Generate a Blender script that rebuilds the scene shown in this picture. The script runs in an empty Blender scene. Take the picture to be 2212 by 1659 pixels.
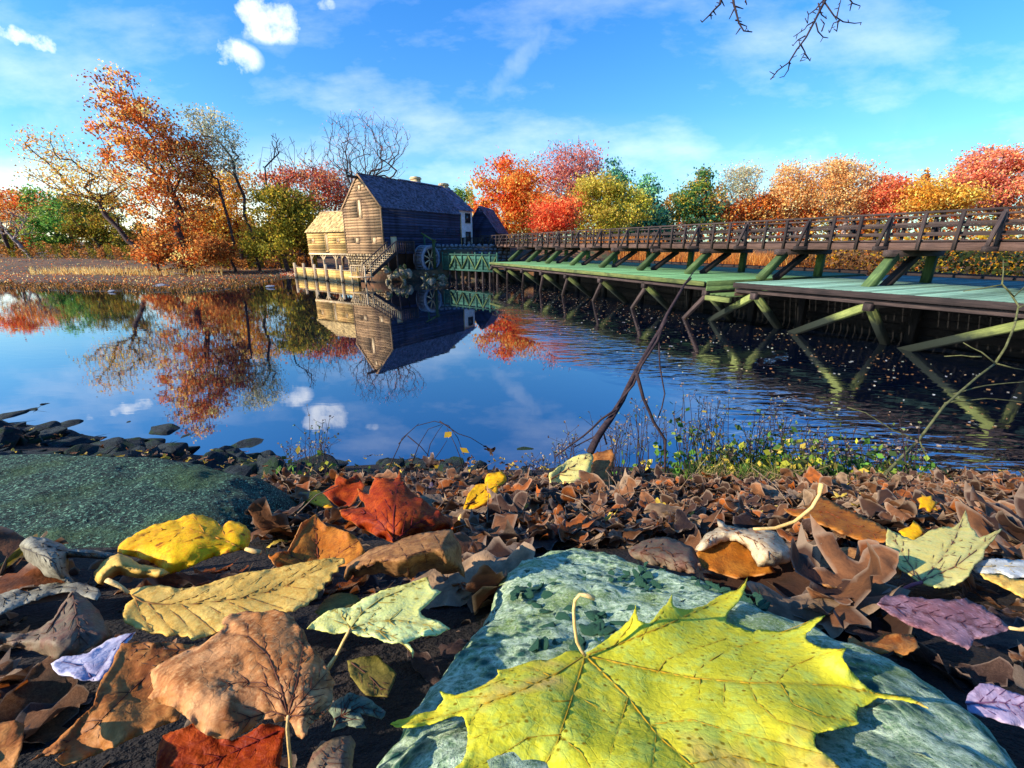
import bpy, bmesh, math, random
import numpy as np
from mathutils import Vector, Matrix, noise
from mathutils.geometry import delaunay_2d_cdt
random.seed(7); rng = np.random.default_rng(7)
scene = bpy.context.scene
C = scene.collection
R = math.radians
H = 3.4                      # eye height above the water
F = 930.0 / 2212.0           # focal length / picture width
PITCH = math.atan(299 / 930.0)
SP, CP = math.sin(PITCH), math.cos(PITCH)
# ------------------------------------------------------------------ camera
cam = bpy.data.cameras.new('camera'); co = bpy.data.objects.new('camera', cam); C.objects.link(co)
co.location = (0, 0, H); co.rotation_euler = (math.pi / 2 - PITCH, 0, 0)
cam.sensor_width = 36; cam.lens = 36 * F; cam.clip_start = 0.01; cam.clip_end = 5000
scene.camera = co
# ------------------------------------------------------------------ light
SUN_AZ = Vector((-0.94, -0.34, 0)).normalized(); SUN_EL = R(27)
sd = Vector((SUN_AZ.x * math.cos(SUN_EL), SUN_AZ.y * math.cos(SUN_EL), math.sin(SUN_EL)))
sl = bpy.data.lights.new('sun', 'SUN'); sl.energy = 5.0; sl.angle = R(0.5); sl.color = (1.0, 0.90, 0.74)
so = bpy.data.objects.new('sun', sl); C.objects.link(so); so.rotation_euler = sd.to_track_quat('Z', 'Y').to_euler()
world = bpy.data.worlds.new('World'); scene.world = world; world.use_nodes = True
scene.view_settings.view_transform = 'Standard'; scene.view_settings.look = 'None'
scene.view_settings.gamma = 1; scene.view_settings.use_curve_mapping = False
scene.view_settings.exposure = 1.0
def build_world():
    nt = world.node_tree; N = nt.nodes; L = nt.links; N.clear()
    def M(op, a, b=None, c=None, clamp=False):
        n = N.new('ShaderNodeMath'); n.operation = op; n.use_clamp = clamp
        for i, v in enumerate((a, b, c)):
            if v is None: continue
            if isinstance(v, (int, float)): n.inputs[i].default_value = v
            else: L.new(v, n.inputs[i])
        return n.outputs[0]
    def mix(f, a, b, mode='MIX'):
        n = N.new('ShaderNodeMix'); n.data_type = 'RGBA'; n.blend_type = mode
        for s, v in ((n.inputs[0], f), (n.inputs[6], a), (n.inputs[7], b)):
            if isinstance(v, (int, float)): s.default_value = v
            elif isinstance(v, tuple): s.default_value = (*v, 1)
            else: L.new(v, s)
        return n.outputs[2]
    sky = N.new('ShaderNodeTexSky'); sky.sky_type = 'NISHITA'; sky.sun_disc = False
    sky.sun_elevation = SUN_EL; sky.sun_rotation = math.atan2(SUN_AZ.x, SUN_AZ.y)
    sky.air_density = 1.0; sky.dust_density = 0.6; sky.ozone_density = 2.0
    hs = N.new('ShaderNodeHueSaturation'); hs.inputs['Saturation'].default_value = 1.18; hs.inputs['Value'].default_value = 1.0
    L.new(sky.outputs[0], hs.inputs['Color'])
    tc = N.new('ShaderNodeTexCoord'); sx = N.new('ShaderNodeSeparateXYZ'); L.new(tc.outputs['Generated'], sx.inputs[0])
    X, Y, Z = sx.outputs
    # high blue of the zenith is deeper than the model's: tint rises with elevation
    zz = M('MAXIMUM', Z, 0.0)
    tint = N.new('ShaderNodeMapRange'); L.new(zz, tint.inputs[0]); tint.inputs[1].default_value = 0.05; tint.inputs[2].default_value = 0.62; tint.clamp = True
    col = mix(tint.outputs[0], hs.outputs[0], mix(1.0, hs.outputs[0], (0.36, 0.92, 1.55), 'MULTIPLY'))
    col = mix(1.0, col, (0.72, 1.06, 1.12), 'MULTIPLY')
    yy = M('MAXIMUM', Y, 0.03)
    a = M('DIVIDE', X, yy); e = M('DIVIDE', Z, yy)
    front = M('GREATER_THAN', Y, 0.05)
    cv = N.new('ShaderNodeCombineXYZ'); L.new(a, cv.inputs[0]); L.new(e, cv.inputs[1])
    def nz(scale, det, sc3=(1, 1, 1), rot=0, src=None, rough=0.55):
        mp = N.new('ShaderNodeMapping'); mp.inputs['Scale'].default_value = sc3; mp.inputs['Rotation'].default_value = (0, 0, rot)
        L.new(src or cv.outputs[0], mp.inputs[0])
        t = N.new('ShaderNodeTexNoise'); t.inputs['Scale'].default_value = scale; t.inputs['Detail'].default_value = det; t.inputs['Roughness'].default_value = rough
        L.new(mp.outputs[0], t.inputs['Vector']); return t.outputs['Fac']
    n1 = nz(9, 6); n2 = nz(23, 5)
    def puff(ca, ce, ra, re, rot=0, gain=1.5, nw=1.1):
        da = M('SUBTRACT', a, ca); de = M('SUBTRACT', e, ce)
        c_, s_ = math.cos(rot), math.sin(rot)
        p = M('DIVIDE', M('ADD', M('MULTIPLY', da, c_), M('MULTIPLY', de, s_)), ra)
        q = M('DIVIDE', M('SUBTRACT', M('MULTIPLY', de, c_), M('MULTIPLY', da, s_)), re)
        r = M('ADD', M('MULTIPLY', p, p), M('MULTIPLY', q, q))
        v = M('SUBTRACT', 1.0, r)
        nn = M('ADD', M('MULTIPLY', M('SUBTRACT', n1, 0.5), 7.0 * nw), M('MULTIPLY', M('SUBTRACT', n2, 0.5), 6.0 * nw))
        d = M('MULTIPLY', M('SUBTRACT', M('ADD', v, nn), .10), .34 * gain, clamp=True)
        return M('MULTIPLY', M('MULTIPLY', d, M('SUBTRACT', 2.0, d)), M('MULTIPLY', M('MAXIMUM', M('ADD', v, 0.35), 0.0), 1.4, clamp=True))
    def AE(px, py):
        u = (px - 1106) / 930; v = (829 - py) / 930; dy = CP + v * SP; dz = v * CP - SP
        return u / dy, dz / dy
    m = 0.0
    for (px, py, ra, re, rot, gain) in ((575, 40, .085, .040, -.15, .85), (503, 120, .055, .030, -.2, .8), (30, 76, .11, .018, -.25, .95),
                                        (705, 10, .022, .010, 0, .5), (340, 52, .02, .010, 0, .5)):
        ca, ce = AE(px, py); p = puff(ca, ce, ra, re, rot, gain)
        m = p if m == 0.0 else M('MAXIMUM', m, p)
    # thin streaks
    for (x0, y0, x1, y1, w, g) in ((1220, 5, 1040, 225, .022, .34), (1560, 115, 1640, 185, .020, .26), (180, 250, 10, 100, .05, .22), (1470, 430, 1640, 290, .012, .2),
                                    (1700, 160, 2080, 300, .03, .12), (60, 255, 260, 290, .025, .30)):
        c0 = AE(x0, y0); c1 = AE(x1, y1); L_ = math.hypot(c1[0] - c0[0], c1[1] - c0[1]); rot = math.atan2(c1[1] - c0[1], c1[0] - c0[0])
        p = puff((c0[0] + c1[0]) / 2, (c0[1] + c1[1]) / 2, L_ / 2 * 1.15, w * 1.3, rot, g * .9, .45)
        m = M('MAXIMUM', m, M('MULTIPLY', p, min(1, g * 1.7)))
    w1 = nz(2.2, 7, (1, 2.6, 1), R(-22), rough=.6); wisp = N.new('ShaderNodeMapRange'); L.new(w1, wisp.inputs[0])
    wisp.inputs[1].default_value = .47; wisp.inputs[2].default_value = .85; wisp.inputs[4].default_value = .8
    low = N.new('ShaderNodeMapRange'); L.new(e, low.inputs[0]); low.inputs[1].default_value = .75; low.inputs[2].default_value = .1; low.inputs[3].default_value = .15; low.inputs[4].default_value = 1.0
    m = M('MULTIPLY', M('MAXIMUM', m, M('MULTIPLY', wisp.outputs[0], low.outputs[0])), front)
    # thin bright cloud band low over the trees, wider towards the sun side
    b1 = nz(1.5, 4, (.8, 4.5, 1), .05); band = N.new('ShaderNodeMapRange'); L.new(b1, band.inputs[0]); band.inputs[1].default_value = .38; band.inputs[2].default_value = .66
    hz = N.new('ShaderNodeMapRange'); L.new(e, hz.inputs[0]); hz.inputs[1].default_value = .26; hz.inputs[2].default_value = .04
    sidef = N.new('ShaderNodeMapRange'); L.new(a, sidef.inputs[0]); sidef.inputs[1].default_value = .6; sidef.inputs[2].default_value = -1.1; sidef.inputs[3].default_value = .15; sidef.inputs[4].default_value = 1.0
    bm_ = M('MULTIPLY', M('MULTIPLY', M('MULTIPLY', band.outputs[0], hz.outputs[0]), sidef.outputs[0]), front)
    out = mix(M('MULTIPLY', m, .82), col, (9.2, 9.4, 9.8))
    out = mix(M('MULTIPLY', bm_, .8), out, (10.0, 9.3, 7.4))
    bg = N.new('ShaderNodeBackground'); L.new(out, bg.inputs[0]); bg.inputs[1].default_value = 0.10
    o = N.new('ShaderNodeOutputWorld'); L.new(bg.outputs[0], o.inputs[0])
build_world()
# ------------------------------------------------------------------ geometry of the place
def ray(px, py):
    """direction (per unit of depth) seen at a point of the 2212-wide picture"""
    u = (px - 1106) / 930; v = (829 - py) / 930
    return np.array((u, CP + v * SP, v * CP - SP))
def at_z(px, py, z):
    d = ray(px, py); k = (z - H) / d[2]; return Vector((d[0] * k, d[1] * k, z))
def at_y(px, py, Y):
    d = ray(px, py); k = Y / d[1]; return Vector((d[0] * k, Y, H + d[2] * k))
def at_t(px, py, t):
    d = ray(px, py) * t; return Vector((d[0], d[1], H + d[2]))
BD = Vector((-0.42, 0.9075, 0)).normalized(); BN = Vector((BD.y, -BD.x, 0))   # bridge direction and its far side
def B(s, off, z=0): return BD * s + BN * off + Vector((0, 0, z))
# ------------------------------------------------------------------ object helpers
def link(o, parent=None):
    C.objects.link(o)
    if parent is not None: o.parent = parent
    return o
def tag(o, label=None, cat=None, group=None, kind=None):
    if label: o['label'] = label
    if cat: o['category'] = cat
    if group: o['group'] = group
    if kind: o['kind'] = kind
    return o
def thing(name, label, cat, loc, group=None):
    o = bpy.data.objects.new(name, None); o.empty_display_size = .2; link(o); o.location = Vector(loc)
    return tag(o, label, cat, group)
def mesh_np(name, V, F_, mat=None, smooth=False, attrs=None):
    """V (n,3); F_ (m,k) array or list of polygons"""
    me = bpy.data.meshes.new(name); V = np.asarray(V, dtype=np.float32)
    me.vertices.add(len(V)); me.vertices.foreach_set('co', V.ravel())
    if isinstance(F_, np.ndarray):
        k = F_.shape[1]; m = len(F_); ls = np.arange(m, dtype=np.int32) * k; lt = np.full(m, k, dtype=np.int32); vi = F_.astype(np.int32).ravel()
    else:
        lt = np.array([len(f) for f in F_], dtype=np.int32); ls = np.concatenate(([0], np.cumsum(lt)[:-1])).astype(np.int32); vi = np.array([i for f in F_ for i in f], dtype=np.int32); m = len(F_)
    me.loops.add(len(vi)); me.loops.foreach_set('vertex_index', vi)
    me.polygons.add(m); me.polygons.foreach_set('loop_start', ls); me.polygons.foreach_set('loop_total', lt)
    if smooth: me.polygons.foreach_set('use_smooth', np.ones(m, dtype=bool))
    for nm, arr in (attrs or {}).items():
        arr = np.asarray(arr, dtype=np.float32)
        if arr.ndim == 1:
            at = me.attributes.new(nm, 'FLOAT', 'POINT'); at.data.foreach_set('value', arr)
        else:
            at = me.attributes.new(nm, 'FLOAT_COLOR', 'POINT')
            if arr.shape[1] == 3: arr = np.concatenate((arr, np.ones((len(arr), 1), np.float32)), 1)
            at.data.foreach_set('color', arr.ravel())
    me.update(calc_edges=True); me.validate()
    if mat: me.materials.append(mat)
    return me
def put(name, me, parent=None, loc=None, world=True):
    o = bpy.data.objects.new(name, me); link(o, parent)
    if loc is not None: o.location = loc
    elif parent is not None and world:
        p = Vector((0, 0, 0)); q = parent
        while q is not None: p += q.location; q = q.parent
        o.location = -p
    return o
class MB:
    """collects pieces in place coordinates, then links them as ONE mesh object"""
    def __init__(s): s.V = []; s.F = []; s.n = 0
    def add(s, V, F_):
        V = np.asarray(V, dtype=float); s.V.append(V); s.F += [tuple(i + s.n for i in f) for f in F_]; s.n += len(V)
    def box(s, p0, p1, w, h, up=(0, 0, 1)): 
        V, F_ = beam_geo(p0, p1, w, h, up); s.add(V, F_)
    def tube(s, pts, rad, n=6, cap=True):
        V, F_ = tube_geo(pts, rad, n, cap); s.add(V, F_)
    def poly(s, pts): s.add(pts, [tuple(range(len(pts)))])
    def slab(s, pts, th, nrm):
        pts = [Vector(p) for p in pts]; q = [p + Vector(nrm) * th for p in pts]; n = len(pts)
        s.add(pts + q, [tuple(range(n))[::-1], tuple(range(n, 2 * n))] + [(i, (i + 1) % n, n + (i + 1) % n, n + i) for i in range(n)])
    def build(s, name, mat, parent=None, smooth=False, attrs=None):
        V = np.concatenate(s.V); off = np.zeros(3)
        if parent is not None:
            p = Vector((0, 0, 0)); q = parent
            while q is not None: p += q.location; q = q.parent
            off = np.array(p)
        return put(name, mesh_np(name, V - off, s.F, mat, smooth, attrs), parent, loc=(0, 0, 0))
def beam_geo(p0, p1, w, h, up=(0, 0, 1)):
    p0 = Vector(p0); p1 = Vector(p1); d = (p1 - p0).normalized(); up = Vector(up)
    if abs(d.dot(up)) > .98: up = Vector((BN.x, BN.y, 0))
    side = d.cross(up).normalized(); u2 = side.cross(d).normalized()
    V = []
    for p in (p0, p1):
        for a, b in ((-1, -1), (1, -1), (1, 1), (-1, 1)): V.append(p + side * (a * w / 2) + u2 * (b * h / 2))
    return [tuple(v) for v in V], [(3, 2, 1, 0), (4, 5, 6, 7), (0, 1, 5, 4), (1, 2, 6, 5), (2, 3, 7, 6), (3, 0, 4, 7)]
def tube_geo(pts, rad, n=6, cap=True):
    P = [Vector(p) for p in pts]
    if not hasattr(rad, '__len__'): rad = [rad] * len(P)
    V = []; F_ = []; prev = None
    for i, p in enumerate(P):
        d = (P[min(i + 1, len(P) - 1)] - P[max(i - 1, 0)]); d = d.normalized() if d.length > 1e-9 else Vector((0, 0, 1))
        if prev is None: a = d.orthogonal().normalized()
        else:
            a = prev - d * prev.dot(d); a = a.normalized() if a.length > 1e-6 else d.orthogonal().normalized()
        prev = a; b = d.cross(a)
        for k in range(n):
            t = 2 * math.pi * k / n; V.append(p + (a * math.cos(t) + b * math.sin(t)) * rad[i])
    for i in range(len(P) - 1):
        for k in range(n):
            k2 = (k + 1) % n; F_.append((i * n + k, i * n + k2, (i + 1) * n + k2, (i + 1) * n + k))
    if cap: F_.append(tuple(range(n))[::-1]); F_.append(tuple((len(P) - 1) * n + k for k in range(n)))
    return [tuple(v) for v in V], F_
_beams = {}
def beam(name, p0, p1, w, h, mat, parent, up=(0, 0, 1), label=None):
    """a timber with chamfered edges; alike timbers share one mesh"""
    p0 = Vector(p0); p1 = Vector(p1); L_ = (p1 - p0).length; key = (round(L_, 2), w, h, mat.name)
    if key not in _beams:
        c = min(w, h) * .08; pr = [(-w/2+c, -h/2), (w/2-c, -h/2), (w/2, -h/2+c), (w/2, h/2-c), (w/2-c, h/2), (-w/2+c, h/2), (-w/2, h/2-c), (-w/2, -h/2+c)]
        V = [(0.0, a, b) for a, b in pr] + [(L_, a, b) for a, b in pr]
        F_ = [tuple(range(8))[::-1], tuple(range(8, 16))] + [(i, (i + 1) % 8, 8 + (i + 1) % 8, 8 + i) for i in range(8)]
        _beams[key] = mesh_np(name, V, F_, mat)
    d = (p1 - p0).normalized(); u = Vector(up)
    if abs(d.dot(u)) > .98: u = Vector((BN.x, BN.y, 0))
    side = u.cross(d).normalized(); u2 = d.cross(side).normalized()
    o = bpy.data.objects.new(name, _beams[key]); link(o, parent)
    pp = Vector((0, 0, 0)); q = parent
    while q is not None: pp += q.location; q = q.parent
    m = Matrix((d, side, u2)).transposed(); o.location = p0 - pp; o.rotation_euler = m.to_euler()
    if label: o['label'] = label
    return o
# ------------------------------------------------------------------ materials
def new_mat(name):
    m = bpy.data.materials.new(name); m.use_nodes = True; m.node_tree.nodes.clear(); return m
class NB:
    def __init__(s, m): s.nt = m.node_tree; s.N = s.nt.nodes; s.L = s.nt.links
    def val(s, sock, v):
        if isinstance(v, (int, float)): sock.default_value = v
        elif isinstance(v, tuple): sock.default_value = (*v, 1) if len(v) == 3 and sock.type == 'RGBA' else v
        else: s.L.new(v, sock)
    def math(s, op, a, b=0.0, clamp=False):
        n = s.N.new('ShaderNodeMath'); n.operation = op; n.use_clamp = clamp; s.val(n.inputs[0], a); s.val(n.inputs[1], b); return n.outputs[0]
    def mix(s, f, a, b, mode='MIX'):
        n = s.N.new('ShaderNodeMix'); n.data_type = 'RGBA'; n.blend_type = mode; s.val(n.inputs[0], f); s.val(n.inputs[6], a); s.val(n.inputs[7], b); return n.outputs[2]
    def coord(s, kind='Object', scale=(1, 1, 1), rot=(0, 0, 0)):
        tc = s.N.new('ShaderNodeTexCoord'); mp = s.N.new('ShaderNodeMapping'); mp.inputs['Scale'].default_value = scale; mp.inputs['Rotation'].default_value = rot
        s.L.new(tc.outputs[kind], mp.inputs[0]); return mp.outputs[0]
    def noise(s, vec, scale, det=4, rough=.55, dist=0):
        t = s.N.new('ShaderNodeTexNoise'); t.inputs['Scale'].default_value = scale; t.inputs['Detail'].default_value = det; t.inputs['Roughness'].default_value = rough; t.inputs['Distortion'].default_value = dist
        if vec is not None: s.L.new(vec, t.inputs['Vector'])
        return t.outputs['Fac']
    def voro(s, vec, scale, feat='F1', out='Distance'):
        t = s.N.new('ShaderNodeTexVoronoi'); t.feature = feat; t.inputs['Scale'].default_value = scale; s.L.new(vec, t.inputs['Vector']); return t.outputs[out]
    def rng(s, v, a, b, c=0.0, d=1.0):
        n = s.N.new('ShaderNodeMapRange'); s.val(n.inputs[0], v)
        for i, x in enumerate((a, b, c, d)): n.inputs[i + 1].default_value = x
        return n.outputs[0]
    def ramp(s, v, stops):
        n = s.N.new('ShaderNodeValToRGB'); s.L.new(v, n.inputs[0]); cr = n.color_ramp
        while len(cr.elements) < len(stops): cr.elements.new(.5)
        for e, (p, c) in zip(cr.elements, stops): e.position = p; e.color = (*c, 1)
        return n.outputs[0]
    def attr(s, name, out='Fac'):
        n = s.N.new('ShaderNodeAttribute'); n.attribute_name = name; return n.outputs[out]
    def rnd(s): return s.N.new('ShaderNodeObjectInfo').outputs['Random']
    def bump(s, h, strength=.5, dist=.01, prev=None):
        n = s.N.new('ShaderNodeBump'); n.inputs['Strength'].default_value = strength; n.inputs['Distance'].default_value = dist; s.L.new(h, n.inputs['Height'])
        if prev is not None: s.L.new(prev, n.inputs['Normal'])
        return n.outputs[0]
    def pbr(s, col, rough=.8, normal=None, spec=.3, transl=None, tcol=None, alpha=None):
        p = s.N.new('ShaderNodeBsdfPrincipled'); s.val(p.inputs['Base Color'], col); s.val(p.inputs['Roughness'], rough); p.inputs['Specular IOR Level'].default_value = spec
        if normal is not None: s.L.new(normal, p.inputs['Normal'])
        out = p.outputs[0]
        if transl:
            t = s.N.new('ShaderNodeBsdfTranslucent'); s.val(t.inputs[0], tcol if tcol is not None else col)
            if normal is not None: s.L.new(normal, t.inputs['Normal'])
            mx = s.N.new('ShaderNodeMixShader'); mx.inputs[0].default_value = transl; s.L.new(out, mx.inputs[1]); s.L.new(t.outputs[0], mx.inputs[2]); out = mx.outputs[0]
        o = s.N.new('ShaderNodeOutputMaterial'); s.L.new(out, o.inputs[0])
def wood(name, c1, c2, c3=None, rough=.85, grain=(.6, 9, 9), stain=.6, scale=3.0, bump=.5):
    """weathered timber: grain along the piece's own x axis, blotches, per piece tone"""
    m = new_mat(name); b = NB(m)
    g = b.noise(b.coord('Object', grain), scale, 6, .65); bl = b.noise(b.coord('Object', (.5, .5, .5)), 1.7, 4, .6)
    col = b.mix(b.rng(g, .35, .68), c1, c2)
    col = b.mix(b.math('MULTIPLY', b.rng(bl, .48, .68), stain), col, c3 or tuple(x * .45 for x in c1))
    v = b.rng(b.rnd(), 0, 1, .55, 1.35); col = b.mix(1.0, col, b.mix(0.0, (1, 1, 1), (1, 1, 1)), 'MULTIPLY')
    hs = b.N.new('ShaderNodeHueSaturation'); b.L.new(col, hs.inputs['Color']); b.L.new(v, hs.inputs['Value'])
    fine = b.noise(b.coord('Object', (grain[0] * 2, grain[1] * 4, grain[2] * 4)), scale * 2, 4)
    b.pbr(hs.outputs[0], rough, b.bump(b.math('ADD', g, b.math('MULTIPLY', fine, .4)), bump, .02), .25); return m
def foliage(name, transl=.35, sat=1.0):
    m = new_mat(name); b = NB(m); c = b.attr('Col', 'Color'); b.pbr(c, .7, None, .15, transl); return m
def rocky(name, c1, c2, c3, scale=6, rough=.9, bump=.7, bd=.03, speck=None, det=9, moss=None):
    m = new_mat(name); b = NB(m); v = b.coord('Object')
    n1 = b.noise(v, scale, det, .62); n2 = b.noise(v, scale * 7, 5, .6); n3 = b.noise(v, scale * .45, 3)
    col = b.mix(b.rng(n1, .38, .62), c1, c2); col = b.mix(b.rng(n2, .52, .7), col, c3)
    if speck: col = b.mix(b.math('MULTIPLY', b.rng(b.noise(v, scale * 22, 3), .6, .7), .8), col, speck)
    if moss: col = b.mix(b.rng(n3, .5, .62), col, moss)
    hgt = b.math('ADD', b.math('ADD', n1, b.math('MULTIPLY', n2, .5)), b.math('MULTIPLY', b.noise(v, scale * 24, 3), .25))
    b.pbr(col, rough, b.bump(hgt, bump, bd), .25); return m
# ------------------------------------------------------------------ shared materials
M_WATER = new_mat('pond_water')
def _water():
    b = NB(M_WATER); v = b.coord('Object')
    tc = b.N.new('ShaderNodeTexCoord'); sx = b.N.new('ShaderNodeSeparateXYZ'); b.L.new(tc.outputs['Object'], sx.inputs[0])
    # ripples run out from the sluice side: strongest to the right, calm in the middle
    fine = b.noise(b.coord('Object', (.55, 2.0, 1), (0, 0, R(-24))), 2.6, 1.5, .5, .6)
    mid = b.noise(b.coord('Object', (1.0, 2.6, 1), (0, 0, R(-16))), 1.3, 2, .45, .3)
    patch = b.noise(b.coord('Object', (.12, .2, 1), (0, 0, R(-20))), 1.0, 3)
    off = b.math('ADD', b.math('MULTIPLY', sx.outputs[0], .86), b.math('MULTIPLY', sx.outputs[1], .20))
    off = b.math('ADD', off, b.math('MULTIPLY', b.math('SUBTRACT', patch, .5), 6))
    o2 = b.math('ADD', b.math('MULTIPLY', sx.outputs[0], .9075), b.math('MULTIPLY', sx.outputs[1], .42)); k = b.math('MULTIPLY', b.rng(off, 4.2, 6.2, 0, 1), b.rng(o2, 11.5, 8.2, .07, 1)); kk = b.math('ADD', .004, b.math('MULTIPLY', k, .75)); fk = b.math('ADD', .12, b.math('MULTIPLY', k, 1.0))
    left = b.rng(sx.outputs[0], -3, -16, 0, .010); kk = b.math('ADD', kk, left)
    h = b.math('MULTIPLY', b.math('ADD', b.math('MULTIPLY', mid, .8), b.math('MULTIPLY', b.math('MULTIPLY', fine, .6), fk)), kk)
    n = b.bump(h, 1.0, .12)
    gl = b.N.new('ShaderNodeBsdfGlossy'); gl.inputs['Roughness'].default_value = .02; b.L.new(n, gl.inputs['Normal']); gl.inputs['Color'].default_value = (.97, .98, 1, 1)
    df = b.N.new('ShaderNodeBsdfDiffuse'); df.inputs[0].default_value = (.0008, .003, .010, 1)
    fr = b.N.new('ShaderNodeFresnel'); fr.inputs[0].default_value = 2.3; b.L.new(n, fr.inputs['Normal'])
    mx = b.N.new('ShaderNodeMixShader'); b.L.new(b.rng(fr.outputs[0], 0, 1, .26, 1.0), mx.inputs[0]); b.L.new(df.outputs[0], mx.inputs[1]); b.L.new(gl.outputs[0], mx.inputs[2])
    o = b.N.new('ShaderNodeOutputMaterial'); b.L.new(mx.outputs[0], o.inputs[0])
_water()
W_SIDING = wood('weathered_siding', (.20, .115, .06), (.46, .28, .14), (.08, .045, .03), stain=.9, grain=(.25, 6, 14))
W_SHADE = wood('shaded_navy_siding', (.012, .018, .055), (.055, .066, .14), (.005, .008, .025), stain=.7, grain=(.25, 6, 14))  # mill's long wall shade painted in as navy; also the barn's dark blue
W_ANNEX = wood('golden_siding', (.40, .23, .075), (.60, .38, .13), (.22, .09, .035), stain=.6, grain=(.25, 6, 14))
W_PALE = wood('pale_board', (.50, .34, .18), (.74, .55, .33), (.22, .12, .06), stain=.7)
W_DARK = wood('dark_timber', (.035, .02, .016), (.10, .055, .04), (.015, .01, .01))
W_BRIDGE = wood('bridge_timber', (.024, .016, .016), (.070, .046, .040), (.012, .009, .009), stain=.6)
W_BEAM = wood('bridge_beam_timber', (.070, .038, .030), (.15, .085, .065), (.03, .018, .016), stain=.5)
W_GREEN = wood('green_tinted_timber', (.04, .075, .025), (.10, .145, .045), (.018, .03, .014), stain=.7)  # greenish base tone for legs, braces and chute
W_DECK = wood('green_deck_plank', (.06, .16, .065), (.14, .27, .12), (.035, .09, .04), stain=.5, grain=(.6, 12, 12))
W_DECK2 = wood('grey_green_deck_plank', (.075, .16, .12), (.17, .27, .21), (.045, .10, .08), stain=.5, grain=(.6, 12, 12))
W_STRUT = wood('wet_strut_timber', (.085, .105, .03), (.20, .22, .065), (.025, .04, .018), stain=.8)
W_FLUME = wood('green_flume_board', (.02, .07, .05), (.04, .12, .085), (.012, .035, .03), stain=.5)
W_BLACK = wood('shade_black_timber', (.003, .003, .003), (.008, .006, .006), (.002, .002, .002))  # near-black colour stands in for the deep shade under decks and flume
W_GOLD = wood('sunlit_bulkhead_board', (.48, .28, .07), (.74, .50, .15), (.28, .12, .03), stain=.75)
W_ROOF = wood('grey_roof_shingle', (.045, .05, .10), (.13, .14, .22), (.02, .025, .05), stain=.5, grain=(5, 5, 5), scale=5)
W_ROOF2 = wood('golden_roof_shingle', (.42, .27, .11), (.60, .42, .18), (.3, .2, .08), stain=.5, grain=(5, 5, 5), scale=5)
M_GLASS = new_mat('dark_window_glass'); _b = NB(M_GLASS); _b.pbr((.02, .025, .035), .12, None, .6)
M_PLASTER = rocky('whitewashed_stone', (.62, .62, .64), (.80, .80, .82), (.34, .33, .36), scale=3, bump=.4, det=6)
M_STONE_WARM = rocky('warm_foundation_stone', (.44, .30, .15), (.62, .46, .25), (.22, .13, .07), scale=4)
M_STONE_DARK = rocky('dark_wall_stone', (.10, .11, .14), (.24, .25, .30), (.04, .045, .06), scale=4)
M_MORTAR = rocky('wall_mortar', (.05, .045, .045), (.11, .10, .09), (.03, .03, .03), scale=5)
M_IRON = rocky('wheel_wood_grey', (.17, .17, .21), (.30, .30, .36), (.07, .07, .09), scale=3)
M_RUBBLE = rocky('mossy_rubble', (.12, .095, .07), (.44, .34, .22), (.04, .04, .03), scale=2, moss=(.10, .11, .03))
M_MUD = new_mat('leafy_mud')
def _mud():
    b = NB(M_MUD); v = b.coord('Object'); n = b.noise(v, .35, 6, .6); n2 = b.noise(v, 3.2, 8, .7); n3 = b.noise(v, 1.2, 4)
    sx = b.N.new('ShaderNodeSeparateXYZ'); b.L.new(v, sx.inputs[0])
    col = b.mix(b.rng(n, .4, .6), (.065, .032, .016), (.14, .062, .022)); col = b.mix(b.rng(n2, .54, .66), col, (.24, .10, .04))
    col = b.mix(b.rng(n3, .50, .64), col, (.04, .045, .018))
    wet = b.rng(sx.outputs[2], .02, .28); col = b.mix(wet, (.028, .022, .015), col)
    b.pbr(col, .85, b.bump(n2, .8, .08)); 
_mud()
M_BANK = rocky('dark_bank_soil', (.010, .007, .006), (.030, .019, .014), (.004, .003, .004), scale=9, bump=1, bd=.03)
M_PATH = rocky('pale_path', (.55, .45, .38), (.68, .58, .5), (.4, .3, .25), scale=2)
M_BARK = rocky('tree_bark', (.045, .026, .022), (.11, .066, .055), (.02, .015, .018), scale=3, bump=.6)
M_BARKPALE = rocky('pale_bark', (.20, .14, .12), (.36, .27, .24), (.10, .07, .07), scale=3)
M_LEAF = foliage('tree_leaves', .5)
M_NEEDLE = foliage('needle_foliage', .15)
# ------------------------------------------------------------------ water and land
def grid(x0, x1, nx, y0, y1, ny):
    xs = np.linspace(x0, x1, nx) if np.isscalar(nx) else nx; ys = np.linspace(y0, y1, ny) if np.isscalar(ny) else ny
    X, Y = np.meshgrid(xs, ys); n, m = len(xs), len(ys)
    i = np.arange(n * m).reshape(m, n); F_ = np.stack((i[:-1, :-1], i[:-1, 1:], i[1:, 1:], i[1:, :-1]), -1).reshape(-1, 4)
    return X.ravel(), Y.ravel(), F_
w = mesh_np('water', [(-1500, -300, 0), (1500, -300, 0), (1500, 2500, 0), (-1500, 2500, 0)], [(0, 1, 2, 3)], M_WATER)
tag(put('water', w), kind='structure')
C0 = Vector((-12.4, 43.75, 0)); LD = Vector((6.3, 10.25, 0)).normalized(); GD = Vector((-LD.y, LD.x, 0))   # mill corner, along its long wall, along its gable
C1 = C0 + GD * 5.35; C2 = C0 + LD * 12.03; C3 = C1 + LD * 12.03; WN = -GD
shore = [(-900, 42)] + [tuple(at_z(px, py, 0)[:2]) for px, py in ((-250, 622), (0, 623), (120, 626), (200, 631), (420, 633), (500, 625), (560, 612), (610, 603), (640, 600))]
shore += [(-22.2, 50.6), (-15.5, 44.6), (-13.2, 42.9), (-9.0, 45.0), (-6.2, 46.4), (-3.0, 45.0), tuple(B(37.5, 21)[:2]), tuple(B(-90, 21)[:2]), (900, -160), (1400, 2400), (-1400, 2400)]
SH = np.array(shore)
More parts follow.
